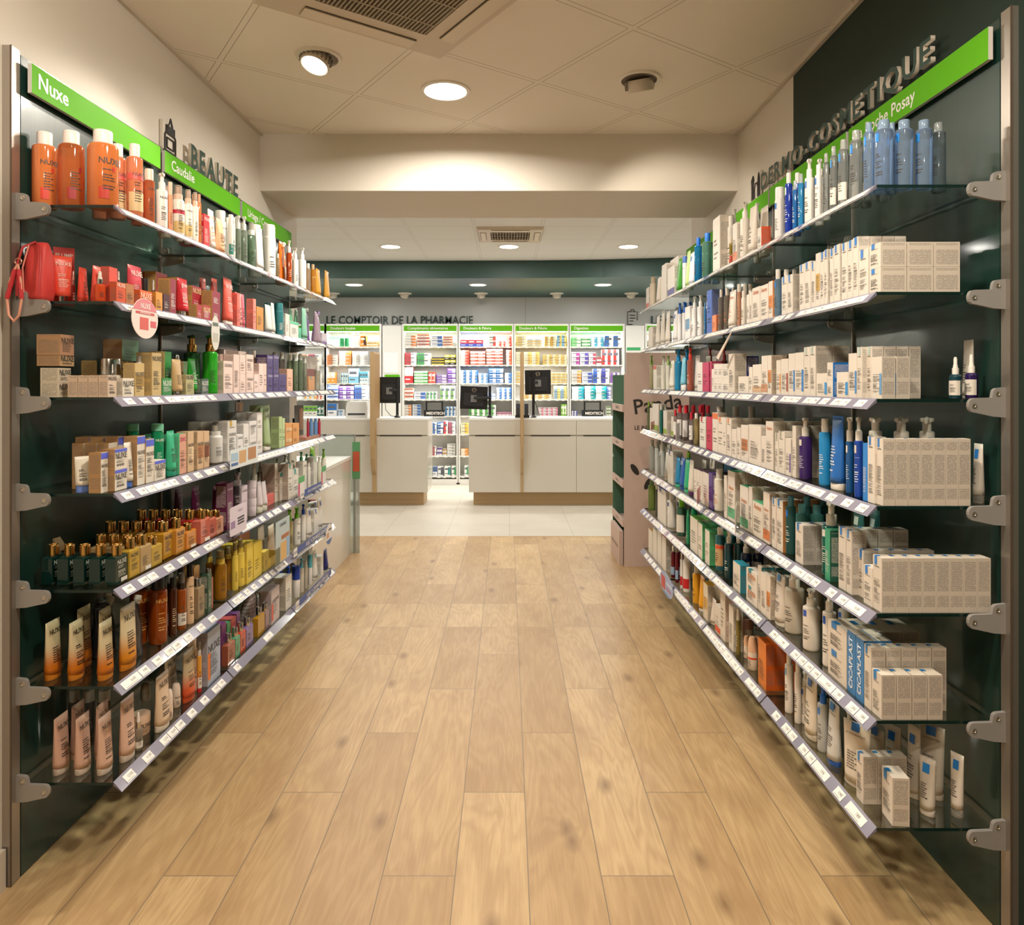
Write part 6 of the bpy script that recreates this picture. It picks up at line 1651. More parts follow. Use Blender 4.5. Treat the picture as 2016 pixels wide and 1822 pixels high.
shelf(R, 1, '''C 1711.5 1734 480.5 s1.2 d6.6 n3 k2 g.2 cddd3c4 ed2c6b6 a2f80d0;white face cream carton with printed side
C 1690.5 1710 492 s1.2 d3.2 n3 ce4dacc a2f80d0;white carton with blue block
C 1679.5 1690 467.5 s1.2 d3 n4 ce4dacc a2f80d0;tall white carton with blue block
C 1669 1679 474 s1.2 d3 n4 ce4dacc a2f80d0;tall white carton with blue block
C 1657 1668.5 478.5 s1.2 d3 n4 ce4dacc a2f80d0;tall white carton with blue block
C 1641.5 1653.5 482.5 s1.2 d3 n4 ce4dacc a2f80d0;tall white carton with blue block
C 1634 1641 490 s1.2 d3 n4 ce4dacc a2f80d0;tall white carton with blue block
C 1622.8 1629 492 s1.2 d3 n4 ce4dacc a2f80d0;narrow white carton with blue block
C 1615.2 1622.3 497 s1.2 d3 n4 ce4dacc a2f80d0;narrow white carton with blue block
C 1606 1614.7 499 s1.2 d3 n4 ce4dacc ad2a84a Ah;white carton with yellow honeycomb print
C 1597 1605.5 516 s1.2 d3 n3 ce4dacc a2f80d0;white carton with blue block
C 1584.3 1596 516 s1.2 d3.4 n3 ce6dcce a2f80d0;white carton with blue block
C 1574 1584 521 s1.2 d3.4 n3 ce6dcce a2f80d0;white carton with blue block
C 1550.3 1561 541.5 s1.2 d5.5 n2 ce6dcce eb8aea0 a2f80d0;white carton with grey printed side
C 1538.8 1550 544.6 s1.2 d5 n2 ce6dcce a2f80d0;white carton beside the blue water bottle
B 1525.5 1538.3 531 s1.4 n3 ca0c4dc m60 eeee8de a1f86e0 W66 H20;pale blue water bottle with white cap
C 1514 1522 554 s1.2 d3.6 n2 ce9dfd0 ed98a4a af08a1a Ah;white carton with orange square
C 1497.5 1513.5 561 s1.2 d4 n3 ceadfd0 Td07850 tAvene;white cream carton with orange letters
C 1481.5 1497 566 s1.2 d4 n3 ceadfd0 Td07850 tAvene;white cream carton with orange letters
C 1476.3 1481 576 s1.2 d3.6 ceadfd0;slim white carton
C 1470.3 1476 580 s1.2 d3.6 ceadfd0;slim white carton
B 1460 1470 573 s1.4 n3 ceae2d4 eeee6da W75 H20;white lotion bottle with round cap
B 1451.5 1459.5 560 s1.4 n3 cb9866a ee4dccf W90 H18;terracotta bottle with white cap
T 1436 1451 573 s1.8 ceae0d2 Td07850 tAvene;white tube with orange letters
C 1402 1410 621 s1.2 d4 cea884e ed8743c;orange promotion carton
B 1426 1435.5 567 s1.5 n2 cb6ada0 m50 ee6ded2 Td07850 W50 H18;clear thermal lotion bottle with white cap
B 1414.5 1425.5 570.5 s1.5 n2 cb6ada0 m50 ee6ded2 Td07850 W50 H18;clear thermal lotion bottle with white cap
B 1403 1414 572.6 s6 n2 cb6ada0 m50 ee6ded2 Td07850 W50 H18;clear thermal lotion bottle with white cap
C 1391.5 1401.5 572 s1.2 d5 n2 c2a5cb8 e6a86cc;bright blue carton with pale side
B 1386 1391 596 s1.5 c3f80b8 m85 e5a9acc;slim blue bottle
P 1373.5 1385.5 581 s1.8 n2 cecebea ef2f2f0;white pump bottle with round print
P 1362.5 1373 584 s1.8 n2 cecebea ef2f2f0;white pump bottle with round print
C 1352.5 1362 602.5 s1.2 d4 ceeecea a5a9ac8 Ah;white carton with blue ring
P 1343.5 1352 595 s1.8 n2 cecebec e2a6fd0 g2a6fd0;white bottle with bright blue pump
P 1334.5 1343 597 s1.8 n2 cecebec e2a6fd0 g2a6fd0;white bottle with bright blue pump
T 1327.5 1334 612 s1.6 ceceaea a3a68c0;white tube with blue ring
C 1321.3 1327 621 s1.2 d4 ce89a2a;orange carton
T 1311.5 1320.8 613 s1.8 ce6dfd4;white tube
T 1302 1310.5 612 s1.8 ce0d9cc;cream white tube
T 1292 1301 623 s1.8 ce6dfd4;white tube
C 1285.5 1291.5 633 s1.2 d4 ce6dfd4;small white carton
C 1276 1285 645 s1.2 d4 cdcd3c6;short cream carton at the shelf end''')
shelf(R, 2, '''D 1868 1894 703 y4 c123c48 m93 eece6dc gece6dc Ldcd4c8;blue teal dropper serum standing apart
D 1899 1926 698 y4 c2a1850 m93 eece6dc gece6dc Ldcd4c8;violet dropper serum standing apart
T 1900 1918 670 y9 w4 cd2cabe H6;slim white tube behind the two droppers
C 1716 1736.5 703 s1.2 d3.4 n2 g.3 cddd4c6 ec6bcae a6a9cc8 As;white serum carton with blue bottle picture
C 1706.5 1716.5 683 s2.5 d3 n4 cdcd2c4 ab4c8c0 Am;tall white carton with pale green block
C 1696 1706 683 s1.2 d3 n4 cdcd2c4 ab4c8c0 Am;tall white carton with pale green block
C 1673 1690 696 s1.2 d3.4 ce2d8ca a4a88c0 As;white carton with blue dropper picture
C 1648.5 1671 733 s1.2 d4 ce2d8ca a3a90d0 As;low white carton with bright blue picture
C 1628.5 1640 714 s1.2 d6 k2 n1 ce0d6c8 e1a6cb8;white stacked carton with strong blue side
C 1607.5 1628 735.5 s1.2 d4 ce2d8ca a3a90d0 As;low white carton with bright blue picture
C 1594.5 1606 682 s1.2 d5 n2 ce0d6c8 eb4aa9c ab4c8c0;tall white carton with pale green block
C 1583 1594 684 s1.2 d5 ce0d6c8 ab4c8c0;tall white carton with pale green block
C 1565.5 1582 694.5 s1.2 d4 n2 ce4dacc a2f80c8 As;white carton with upright blue stripe
C 1552.5 1565 696.6 s1.2 d4 n2 ce4dacc a2f80c8 As;white carton with upright blue stripe
C 1537.5 1552 707 s1.2 d3.4 ce4dacc aa84a3a As;white carton with rust red picture
C 1528.5 1537 709.6 s1.2 d3.4 ce4dacc ae89a3a As;white carton with orange picture
C 1511.5 1519 700 s1.2 d5 n2 ceae0d2 ebaa690 ad98a3c Ah ud9852c;white carton with orange head and square
C 1499.5 1511 701 s1.2 d4 n2 ceae0d2 ad09870 Ab;white carton with tan foot
C 1481.5 1499 718 s1.2 d4 ceae0d2 ad9b088 Ab;low white carton with tan foot
C 1474.5 1481 723 s1.2 d4 ceae0d2;narrow white carton
C 1459 1470 702 s6 d5 c4a4a94 e35357a;navy blue carton at the back
C 1453 1474 741.5 s1.2 d4 ceae0d2;low white carton under the navy one
C 1439.5 1452 697 s2 d5 ce0d4c4;tall cream carton with silver print
C 1425.5 1438.5 716.5 s1.2 d4 k2 ceae2d6 Td08a60;small white stacked carton
C 1416 1425 716.5 s1.2 d4 k2 ceae2d6;small white stacked carton
C 1407 1415.5 716.5 s1.2 d4 k2 ceae2d6;small white stacked carton
C 1402 1406.5 727 s1.2 d3 ceae2d6;slim white carton
C 1398.5 1401.5 712 s1.2 d5 cc2185a ;bright magenta carton
C 1383.5 1395.5 714 s1.2 d5 cc2185a;bright magenta carton
C 1373 1383 714 s1.2 d4 ceae4dc;white carton beside magenta
T 1367 1381 700 s5 ceae6de;white tube behind the white carton
P 1355 1366.5 685 s1.8 cb0604c m80 ee2443c ge2443c;red brown bottle with red pump
P 1393 1403.5 686 s12 c8a3a34 ec8342f gc8342f;red pump bottle at the back
P 1420.5 1431 686 s12 c8a3a34 e9a2c28 g9a2c28;red pump bottle at the back
T 1386 1397 702 s9 cd0c8bc;grey white tube in front of the red pump
T 1402 1412.5 702 s9 cd0c8bc;grey white tube in front of the red pump
T 1343.5 1350 705 s1.8 c7fcbe6 eeeecea H18;light blue tube with white cap
P 1329 1342.5 689 s1.8 n2 c2a8fc0 m88 e1a8fd0 g1a8fd0 Te0eef4;turquoise blue bottle with blue pump
T 1320.5 1328 710 s1.6 ce8e6da a9ac040;white tube with lime block
P 1311.5 1320 701 s1.8 ce4e2d6 e9ac070 g9ac070;white bottle with lime pump
P 1302 1311 701 s1.8 ce4e2d6 eccd0c0;white bottle with grey green pump
C 1293 1301.5 713 s1.2 d4 ce8e4da aa9c05a Ab;white carton with lime foot
C 1286 1292.5 720 s1.2 d4 ce8e4da ac8503c At;white carton with red head
P 1279.5 1286 700 s4 cb0a884 e8fc03a g8fc03a;olive bottle with lime pump
T 1273.5 1279 720 s1.6 ce8e6da e9ac040 H14;white tube with lime cap at the end''')
shelf(R, 3, '''C 1725.5 1738.5 864 s1.2 d3.1 n7 g.1 cded4c6 ed2c6b6 a2f80d0 ;white tinted cream carton with brown swatches
T 1926 1947 874 y5 w3.6 cded6ca a2f80d0 eclear H14;slim white tube standing apart near the upright
C 1711.5 1725 861 s1.2 d3.1 n2 ce4dacc a2f80d0 ;white carton with mint letter M
C 1701.5 1711 873.7 s1.2 d3.6 c2a86d8 Tdfe8f0;bright blue carton
P 1797 1853 823 y15 c1d4a80 m92 ee6ddd0 H68;blue bottle with white pump by the green panel
P 1755 1811 823 y15 c1d4a80 m92 ee6ddd0 H68;blue bottle with white pump in the middle of shelf
P 1719 1768 822 y16 c1d4a80 m92 ee6ddd0 H68;blue bottle with white pump behind swatch cartons
B 1681.5 1700.5 850 s1.5 n2 c1c48a6 m92 eeae2d6 aded8d0 Tdfe6f0 W75 H14 tLA_ROCHE-POSAY;deep blue cleanser bottle with white cap
P 1665 1681 822 s3 n2 c1d5a98 m92 ee6ddd0 aded8d0 Tdfe6f0 H68;blue cleanser bottle with white pump
T 1639 1661 820 s1.8 c2a6fc0 eeae2d6 Tdfe6f0 H9;large blue tube with white cap
B 1612 1637 825 s1.8 c2a96d8 m85 ee6ddd0 Tdfeaf4 W60 H20;wrinkled sky blue bottle with white cap
P 1572.5 1599.5 823 s1.6 c3f2668 m95 eeae2d6 aded8d0 Tdcd4e4 H70;violet bottle with white pump
C 1560 1567 839 s1.4 d5 n3 ce4dacc eb4aa9c;white carton beside the violet bottle
C 1546 1557 864 s1.2 d3.4 ce6dcce a6a4aa0 As;white carton with violet picture
C 1532.5 1545 850 s1.2 d3.6 n2 ce6dcce ab0a898;white carton with grey block
C 1526 1532 853 s1.2 d3.6 n2 ce6dcce ab0a898;white carton with grey block
C 1508 1522 830.5 s1.2 d4.5 n4 ce8ddd0 ecabfae Td08a60 tAvene;tall white carton with orange letters
C 1499 1507.5 859.5 s1.2 d4 ceadfd2;white carton with small print
C 1474 1498.5 838 s1.2 d4 n2 ceadfd2 Td08a60;wide white carton
C 1458.5 1473.5 838 s1.2 d4 n2 ceadfd2 ac07848 Ah;white carton with kraft and orange label
C 1450.5 1458 843 s1.2 d4 n2 ceadfd2;white carton
C 1440.5 1450 846 s1.2 d4 n2 ceadfd2;white carton
C 1430.5 1440 824 s1.4 d4.2 n5 ceadfd2 ed8ccbc ae8843c Am;white carton with orange block
C 1424.5 1430 823.5 s1.2 d4 n4 ceadfd2;white carton
C 1414 1424 822 s1.2 d4 n2 ceadfd2 ae8843c Am;white carton with orange block
C 1402.5 1413.5 813 s1.2 d4 n1 ceadfd2 ae8743c At;white carton with orange head
B 1411 1424 801 s8 n3 g4 ce4dacc eece4da W85 H26;white lotion bottle behind the cartons
C 1390.5 1402 821.6 s1.2 d4.5 cc81e4e ;crimson carton
C 1377 1389.5 821.6 s1.2 d4 ceae4da ac8283c Am;white carton with red line
B 1366 1376.5 814 s1.5 cd0bf8a m60 eece6dc W60;clear yellow oil bottle
B 1357 1365.5 812.6 s1.5 n3 cb4a4a2 m45 ed62a3a Leeeae6 W60 H22;clear micellar bottle with red cap
B 1344.5 1356 799 s1.8 n4 cb4a4a2 m45 ed62a3a Leeeae6 W60 H22;big clear micellar bottle with red cap
B 1333.5 1344 798 s1.8 n4 cb4a4a2 m45 ed62a3a Leeeae6 W60 H22;big clear micellar bottle with red cap
B 1326.5 1333 807 s1.5 cb4a4a2 m45 ed62a3a Leeeae6 W60 H22;clear micellar bottle with red cap
B 1380 1392 797 s12 n2 g0 ca8343c m70 ec8243a W70 H26;red bottle with red cap at the back
C 1313.5 1326 821.6 s1.2 d5 ceae4da ec6bcae a9ab83a Ab;white carton with lime foot
C 1305.5 1313 809 s1.4 d5 ceae4da ec6bcae a9ab83a Ab;taller white carton with lime foot
B 1299 1305 798 s1.6 n2 c2f7a70 m90 ee0dcd0 Tdfeae4;dark teal bottle with white cap
C 1286 1298.5 796 s1.2 d5 ceae4da ec6bcae a9ab83a Ab;tallest white carton with lime foot
C 1280.5 1285.5 804 s1.2 d4 ce4dccf;cream carton
B 1274.5 1280 791 s1.6 n2 c9aa87c m60 e9ac03a;sage bottle with lime cap''')
shelf(R, 4, '''C 1718.5 1736 1096 s1.2 d3.4 n8 g.08 cdcd1c2 ed0c4b4 a2f80d0;white serum carton with blue block
C 1700 1717.5 1116 s1.2 d3.2 cded4c6 a2f80d0 ;small white carton in front with blue block
C 1690 1700 1083 s3 d3.6 n5 cdcd2c4 a2f80d0;white carton with blue block and lid
C 1670 1681 1047 s1.2 d4 n5 cdcd2c4 a2f80d0;tall white carton with blue block
C 1655 1669 1041 s1.2 d4 n4 cdcd2c4 a2f80d0;tall white carton with blue block
C 1624 1634.5 1043 s1.2 d5 c2f9a74 e1f5644 u2a8a68 Td8e8e0;green cleansing gel carton with percentages
P 1617 1657 988 b6 c0f5c50 m93 ed9cfc0 aded8d0 H68;large dark green pump bottle
C 1566 1581 1032 s1.2 d3.8 n3 ce2d8ca eb4aea4 a2f80c0;white carton with blue block and green picture
B 1566 1592 993 b7 n1 c5fa8a0 m58 e6ab4b8 E1 W62 H17;aqua micellar bottle with turquoise cap
B 1595 1622 994 b7 c5fa8a0 m58 e6ab4b8 E1 W62 H17;aqua micellar bottle with turquoise cap
B 1548 1566 977 s1.6 n3 g2 c4f8a84 m60 e5fa0a8 E1 a2a70c8 W62 H17;grey green micellar bottle with blue block
T 1661 1683 1004 y20 w6 c1f5f5c ab8c8c0;dark teal tube
T 1694 1716 1010 y20 w6 c1a5654 ab8c8c0;dark teal tube beside the panel
C 1534 1546.5 987.5 s1.2 d3.6 n4 ce4dacc eb87a3c a2f80c0;white carton with tan side and blue block
C 1524.5 1533.5 983.4 s1.2 d3.6 n4 ce4dacc eb87a3c a2f80c0;white carton with tan side and blue block
C 1502.5 1515.5 971 s1.2 d4.6 n3 ceadccc ecdbfae ad8783c Ab Td08a60 tAvene;tall cream carton with orange foot
C 1481.5 1502 990 s1.2 d4 ce8dece Td08a60 tAvene u58b07f;low cream carton with green lid
C 1474 1481 959.5 s1.4 d4.6 n3 ceadfd2 ed0c6b8;cream carton
C 1457.5 1473.5 958 s1.2 d4.6 n4 ceadfd2 u4faf7c a58b07f Ab Td08a60 tAvene;cream carton with green lid
C 1433 1446.5 928 s1.6 d4.4 n4 ceadfd2 ed8ccbc u4faf7c a58b07f Ab Td08a60 tAvene;tall cream carton with green lid
C 1426.8 1432.5 938 s1.2 d4 n2 ceadfd2;slim cream carton
B 1407.5 1426 924 s1.5 ce6dece eece6dc W66 H22 Td08a60;white spray bottle with push top
C 1398.5 1405.5 933 s1.2 d4 c5a3f88 Td8cce4;violet carton
C 1385 1397.5 932 s1.2 d4 ce6dccf e5a4050 u5a4050;cream carton with plum lid
C 1379 1384.5 929 s1.2 d4 n3 ce6dccf e5a4050 u5a4050;cream carton with plum lid
C 1372.5 1378.5 926 s1.2 d4 n3 ce6dccf e5a4050 u5a4050;cream carton with plum lid
C 1366.5 1372 924 s1.2 d4 n3 ce6dccf e5a4050 u5a4050;cream carton with plum lid
T 1358.5 1366 906 s1.6 ce6ded0 e5a3068;cream tube with plum cap
T 1350 1358 905 s1.6 c2fb07c e3fc490;bright green tube
T 1341.5 1349.5 901 s1.6 c1f5cb0 e1a50a0 tSVR Tdfe8f4;royal blue tube
T 1330.5 1341 901 s1.6 c1f86b8 e3fc49a;turquoise blue tube
P 1350 1361 882 s9 c2a86b0 m80 e8ab82a g8ab82a;blue bottle with lime pump at the back
T 1379.5 1394 906 s10 ce0d8ca;white tube at the back
T 1397 1413 906 s10 ce0d8ca;white tube at the back
C 1425 1442 908 s14 d4 c1a7fb0;blue carton at the back
C 1319.5 1329.5 890 s1.2 d6 ce8e2d6 ec6beb2 a4a4a9a Am;tall white carton with indigo block
T 1310 1319 891 s1.6 ce6e0d4;white tube
B 1298.5 1309.5 876 s1.6 n2 cd8dcd8 m75 ed8d4c8 W66 H20 Td4a4a9a;white bottle with grey cap
B 1289.5 1298 870 s1.6 n3 cd8dcd8 m75 eb0aca0 W66 H20;clear bottle with grey cap
B 1278.5 1289 866 s1.6 n3 cd8dcd8 m70 ebfb8aa W66 H20;milky bottle with beige cap''')
shelf(R, 5, '''C 1716.5 1735.5 1323 s1.2 d3.7 n4 g.25 cddd2c2 ecfc2b2 a2f80c0;white balm carton with blue lid band
C 1701.5 1715 1272 s1.2 d3.7 n5 cddd2c2 ecfc2b2 a2f80c0;white balm carton one step back
C 1684.5 1700.5 1257 s1.2 d3.6 n2 c3f84be ue6dccc tCICAPLAST v1 Te8eef4;blue carton lettered CICAPLAST
C 1668 1684 1245 s1.2 d3.6 n2 c3f84be ue6dccc tCICAPLAST v1 Te8eef4;blue carton lettered CICAPLAST
C 1630 1667 1231 s1.2 d4.9 n4 k2 ce2d6c6 eb8aea0 a2f80c0 Am;long white carton lying on its side
P 1619 1647 1162 s2 ce6ddd0 ef0eae0 a1f5cc0 T4a4640;white lotion bottle with pump and blue block
P 1580 1615 1160 s1.6 ce2d8ca ef0eae0 a3a5cb8 T5a564e;cream lotion bottle with long pump spout
P 1650 1676 1172 b4 cd0c6b8 ed8d0c4 a1f5cc0;white pump bottle one row back
P 1546.5 1582 1122 s2 ccdc2b0 m88 eeee8dc H72;large milky pump bottle
T 1529 1546 1132 s1.6 cddd2c4 eeae4d8 a2f80c0 H8 tLA_ROCHE-POSAY;large white tube with blue block
P 1597 1622 1128 b6 cb9b0a0 m85 ed8d0c4 H72;large milky pump bottle one row back
C 1511.5 1519 1135 s1.2 d4.5 n2 ce8dccc ec4b6a4 ae8862c Ah;white sun carton with orange squares
C 1500.5 1511 1131 s1.2 d4.5 ceadfd0 ;white sun carton
C 1492.5 1500 1116 s1.4 d5 n2 ce0d4c4 e2f7f86;cream carton with teal side
C 1470.5 1492 1125.4 s1.2 d4 k2 ceadfd0 a2f8f96 Am Td08a60 tAvene;white stacked carton with teal corner
P 1459.5 1479 1064 s5.5 n2 c1a2a4a m94 eded6ca Lcfccd0;navy bottle with white spray head
C 1443 1457.5 1109 s1.2 d4 ce6dccc e2a93a8 u2a93a8;white carton with turquoise side
P 1427.5 1443 1043 s2 n2 c143c40 m93 ee4dcd0 Tdce4e4;dark petrol bottle with white spray head
B 1409.5 1427 1039 s1.8 n3 c2f6f78 m80 ee6ddd0 Lcba878 ae0583c Ab W60;petrol blue bottle with kraft offer band
C 1388 1397 1044 s1.2 d4.6 n3 ce6dccc e4fb878 u3f9a60;cream carton with green side
C 1374 1383 1031 s1.2 d4.6 n4 ce6dccc e4fb878 u3f9a60;taller cream carton with green side
C 1358.5 1373.5 1020 s1.2 d4.6 n3 ce4dccc ecfc6b8 u6ab83c;cream carton with lime lid
R 1360 1373 1000 s9 n3 g1 ce6e2d6 e1f9a6a;green and white ball-topped bottle
B 1351.5 1358 1004.5 s1.6 n2 c2f9a6a m85 e3fc48a;emerald slim bottle
B 1333 1351 982.4 s1.6 n3 c3f6a54 m80 e74bf1c Le4dccf W50 H22;green bottle with lime cap and paper label
B 1315 1331 971 s1.6 n2 ce6e2da eeae8e2 W60 H20 a2a4a8a;white round-shouldered bottle
C 1297 1313.5 964 s1.2 d6 ce6dfd4 ec6c0b8 u3a4ab0 a2a4a8a Am;white carton with royal blue lid
B 1290.3 1297 952.7 s1.6 n3 c8a8a7c m60 ee0d9cc W60;grey clear bottle with white cap
B 1277 1289.5 945 s1.6 n3 ca4bf6a m55 e9ab87a E1 W60;lime tinted bottle at the shelf end''')
shelf(R, 6, '''C 1734 1759 1520 y3.8 w6.2 d4.2 r-6 ce0d6c8 ed4c8b8 a2f80c0;single white carton foremost on the shelf
C 1686 1699.5 1484 s1.5 d3.8 n3 g.15 cdcd1c3 ecabfb0 a2f80c0;white carton in a row of three
T 1670 1706 1424 s2.5 w6.4 r30 cded2c0 a1a6cc0 tLA_ROCHE-POSAY H8;big white tube with blue block, front row
T 1711 1738 1434 y22 w5.6 r25 cd0c6b6 a1a6cc0 tLA_ROCHE-POSAY H8;white tube with blue block behind the three cartons
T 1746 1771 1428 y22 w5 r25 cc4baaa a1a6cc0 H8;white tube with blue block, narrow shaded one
T 1788 1812 1429 y14 w4.6 r12 cd4cabc a1a6cc0 H8;white tube seen edge on with barcode
T 1814 1856 1428 y14 w6.6 r40 cd4cabc a1a6cc0 tLA_ROCHE-POSAY H8;big white tube with blue block near the panel
T 1812 1840 1492 y6 w4.4 r30 cdad0c2 a2a86d8 H11;small white tube in front of the big one
T 1874 1895 1484 y5 w3.6 r25 cded4c6 a2a80d0 eclear H14;slim white tube with clear cap standing apart
T 1633 1653 1384 s1.6 cd4d2cc e2a5cb0 a1a78c8 tLA_ROCHE-POSAY H9;white tube with blue cap and block
P 1609 1632 1348 s1.6 cc9c9c4 m80 e1f6fd8 g1f6fd8 a3a78c8;milky wash bottle with blue pump
P 1653 1668 1400 s4 cded4c6 eeee8dc a2f70c8;white pump bottle behind the tube
T 1588 1609 1337 s1.6 ce2d6c2 a1a6cc0 tLA_ROCHE-POSAY;large cream tube with blue block
P 1578 1592 1322 s4 ce4dace eeee8dc a1f5cc0;white pump bottle
B 1564 1578 1304 s1.8 ce4dace eeee8dc W70;plain white round bottle
B 1546 1561 1288 s1.6 ce6dcd0 eeee8dc W60 a7ab8d8;white bottle with pale blue lettering
C 1492.5 1508.5 1262 s1.2 d3.5 n3 g.1 ce27e20 ecc5812 ud86418;orange carton
R 1473 1491.5 1254 s1.2 ce9d8c4 ee8b894 ad8502c Ab;peach topped bottle with orange band
R 1464.5 1475 1252 s3.5 n3 g2 ce6d2bc ee8b894;peach topped bottle
J 1459 1484 1217 s8.5 ce3cdbb ec99684;large pink cream jar with rose lid
B 1449.5 1457.5 1199 s1.5 c8a7a3a m75 ee6dccc W80 H25;olive oil bottle with white pump cap
T 1441.5 1449 1186 s2.5 cd98870;salmon pink tube
C 1432 1441 1190 s1.2 d4 ce6dccc;cream carton
C 1422 1431.5 1163 s1.2 d5 n2 ce2d6c4;tall cream carton
C 1411 1421.5 1197 s1.2 d4 ce6dccc ae8582a Ab;cream carton with orange red corner
T 1403.5 1410.5 1180 s1.8 ce4d8c8;cream tube
C 1388 1397 1153 s1.2 d5 n2 g.1 ce4d6bc ecabfae ue0a82a ae0a83a Ah;cream carton with golden lid
T 1379.5 1387.5 1135 s1.6 ce8a21c eeae4d8;golden yellow tube with white cap
K 1392 1412 1132 s8 ce3a224 e7fbcc4;golden refill pouch behind the lidded carton
B 1364.5 1379 1106 s1.6 n2 ce0a020 ee6dccc W60 H28;golden yellow bottle with white cap
B 1345.5 1360 1089 s1.6 ce9e4dc eece6dc Lc81f2a l1 W60;white bottle with red label
B 1339.5 1345 1090 s1.6 ce9e4dc eece6dc Lc81f2a l1 W60;white bottle with red label
B 1330 1336.5 1077 s1.6 n2 c6a1420 m92 e9a8a80 Laabfd8 l1 W55;dark red bottle
B 1321.5 1329.5 1075.5 s1.6 n2 c6a1420 m92 eeae0d4 Laabfd8 l1 W55;dark red bottle with white cap
C 1303 1311 1057 s1.2 d6 ce6dfd2 ec9c0b2 ud9603c;cream carton with orange red lid
C 1294 1302 1046 s1.2 d5 ce6dfd2 u2f80c8;cream carton with blue lid
C 1285 1293.5 1043 s1.2 d5 n2 ce6dfd2 ec6c4bc;cream carton
C 1276.5 1284.5 1044 s1.2 d5 n2 ce6dfd2 ec6c4bc ue0a860;cream carton''')  # the narrow shaded tube is a darker copy, shade painted into its white
print('PRODUCTS', len(placed)); print('\n'.join('WARN ' + w for w in warn))
# ---------------------------------------------------------------- shelf cards, bags and odd things
def ZAT(py, Y): return EYE + (HY - py) * Y / F
def talker(S, x0, x1, y0, y1, shape, cols, label, off=-3.2, texts=(), lean=0.0, cat='shelf card', name='shelf_card'):
    Y1, Y2 = sorted((RAY(S, x0, off / 100), RAY(S, x1, off / 100))); ym = (Y1 + Y2) / 2; w = Y2 - Y1
    zt, zb = ZAT(y0, ym), ZAT(y1, ym); h = zt - zb
    t = empty(name, (front(S, ym, off / 100), ym, zb), (PI / 2 if S.s < 0 else -PI / 2) + lean * (1 if S.s < 0 else -1)); tag(t, label, cat)
    def outline(a, b, c, d):
        if shape == 'oval':
            return [((a + b) / 2 + (b - a) / 2 * math.cos(q), (c + d) / 2 + (d - c) / 2 * math.sin(q)) for q in [2 * PI * k / 28 for k in range(28)]]
        r = min(b - a, d - c) * (.12 if shape == 'round' else .01); p = []
        for cx_, cz_, q0 in ((b - r, c + r, -PI / 2), (b - r, d - r, 0), (a + r, d - r, PI / 2), (a + r, c + r, PI)):
            for k in range(5): q = q0 + k * PI / 8; p.append((cx_ + r * math.cos(q), cz_ + r * math.sin(q)))
        return p
    MB().prism(outline(-w / 2, w / 2, 0, h), 0, .0012).obj('card', [mat(cols[0], .35)], t)
    for (u0, u1, v0, v1, c) in cols[1:]:      # printed areas in fractions of the card
        if shape == 'oval':
            poly = [(max(-w / 2 * .0 + w * (u0 - .5), min(w * (u1 - .5), w / 2 * .97 * math.cos(q))), max(h * v0, min(h * v1, h / 2 + h / 2 * .97 * math.sin(q)))) for q in [2 * PI * k / 40 for k in range(40)]]
        else: poly = [(w * (u0 - .5), h * v0), (w * (u1 - .5), h * v0), (w * (u1 - .5), h * v1), (w * (u0 - .5), h * v1)]
        MB().prism(poly, -.0006, 0).obj('print', [mat(c, .4)], t)
    for s, u, v, sz, c in texts: lettering(s, sz, mat(c, .5), t, (w * (u - .5), -.0012, h * v), 0, bold=.02)
    # the clip that holds it on the rail
    MB().box(-.008, .008, .0012, .012, h * (.0 if y1 > y0 and shape != 'oval' else .6), h * (.0 if shape != 'oval' else .6) + .012).obj('clip', [clear('d8dade', .3)], t)
    return t
talker(L, 258, 312, 588, 667, 'oval', ['f2ded6', (0, 1, .70, 1, 'e0838c'), (.15, .85, .60, .66, 'd05a5a'), (.30, .62, .22, .52, 'd8605a'), (.70, .92, .30, .46, 'd8606a')],
       'pink and white oval card reading NUXE hanging from the second shelf rail', texts=[('NUXE', .5, .80, .022, 'f6efe8'), ('OFFRE EXCEPTIONNELLE', .5, .63, .0055, 'f6efe8')])
talker(L, 416, 433, 622, 690, 'oval', ['d6d4cc', (.15, .8, .70, .80, '5a6a60'), (.2, .8, .25, .5, 'b9b7aa')], 'narrow pale oval card hanging further along the second shelf rail')
talker(L, 452, 509, 880, 917, 'rect', ['dfe7ea', (.30, .55, .2, .85, 'd0a878'), (.62, .92, .25, .9, 'b8855c'), (.03, .26, .15, .3, '4a6ea8'), (.03, .26, .4, .8, 'a9c8de')], 'pale blue shelf card with skin pictures clipped to the fourth shelf rail', off=-4)
talker(L, 452, 486, 994, 1050, 'round', ['ddd2e0', (.45, .85, .5, .56, '3a3442'), (.45, .85, .40, .46, '3a3442'), (.45, .85, .3, .36, '3a3442'), (.05, .3, .25, .5, '9a80aa')], 'lilac price card with cut top on the fifth shelf rail', off=-4, texts=[('CAUDALIE', .6, .8, .010, 'a89ab0')])
talker(L, 542, 571, 1022, 1104, 'rect', ['b4c6ca', (.35, .75, .02, .45, 'd8ac66'), (.0, .30, .0, .38, '5f664c'), (.4, .95, .52, .62, 'a8623c'), (.78, 1, .05, .5, '8fb0d4')], 'tall pale blue card reading CAUDALIE with olive branch on the sixth shelf rail', off=-4, texts=[('CAUDALIE', .5, .88, .020, '4c5a5e')])
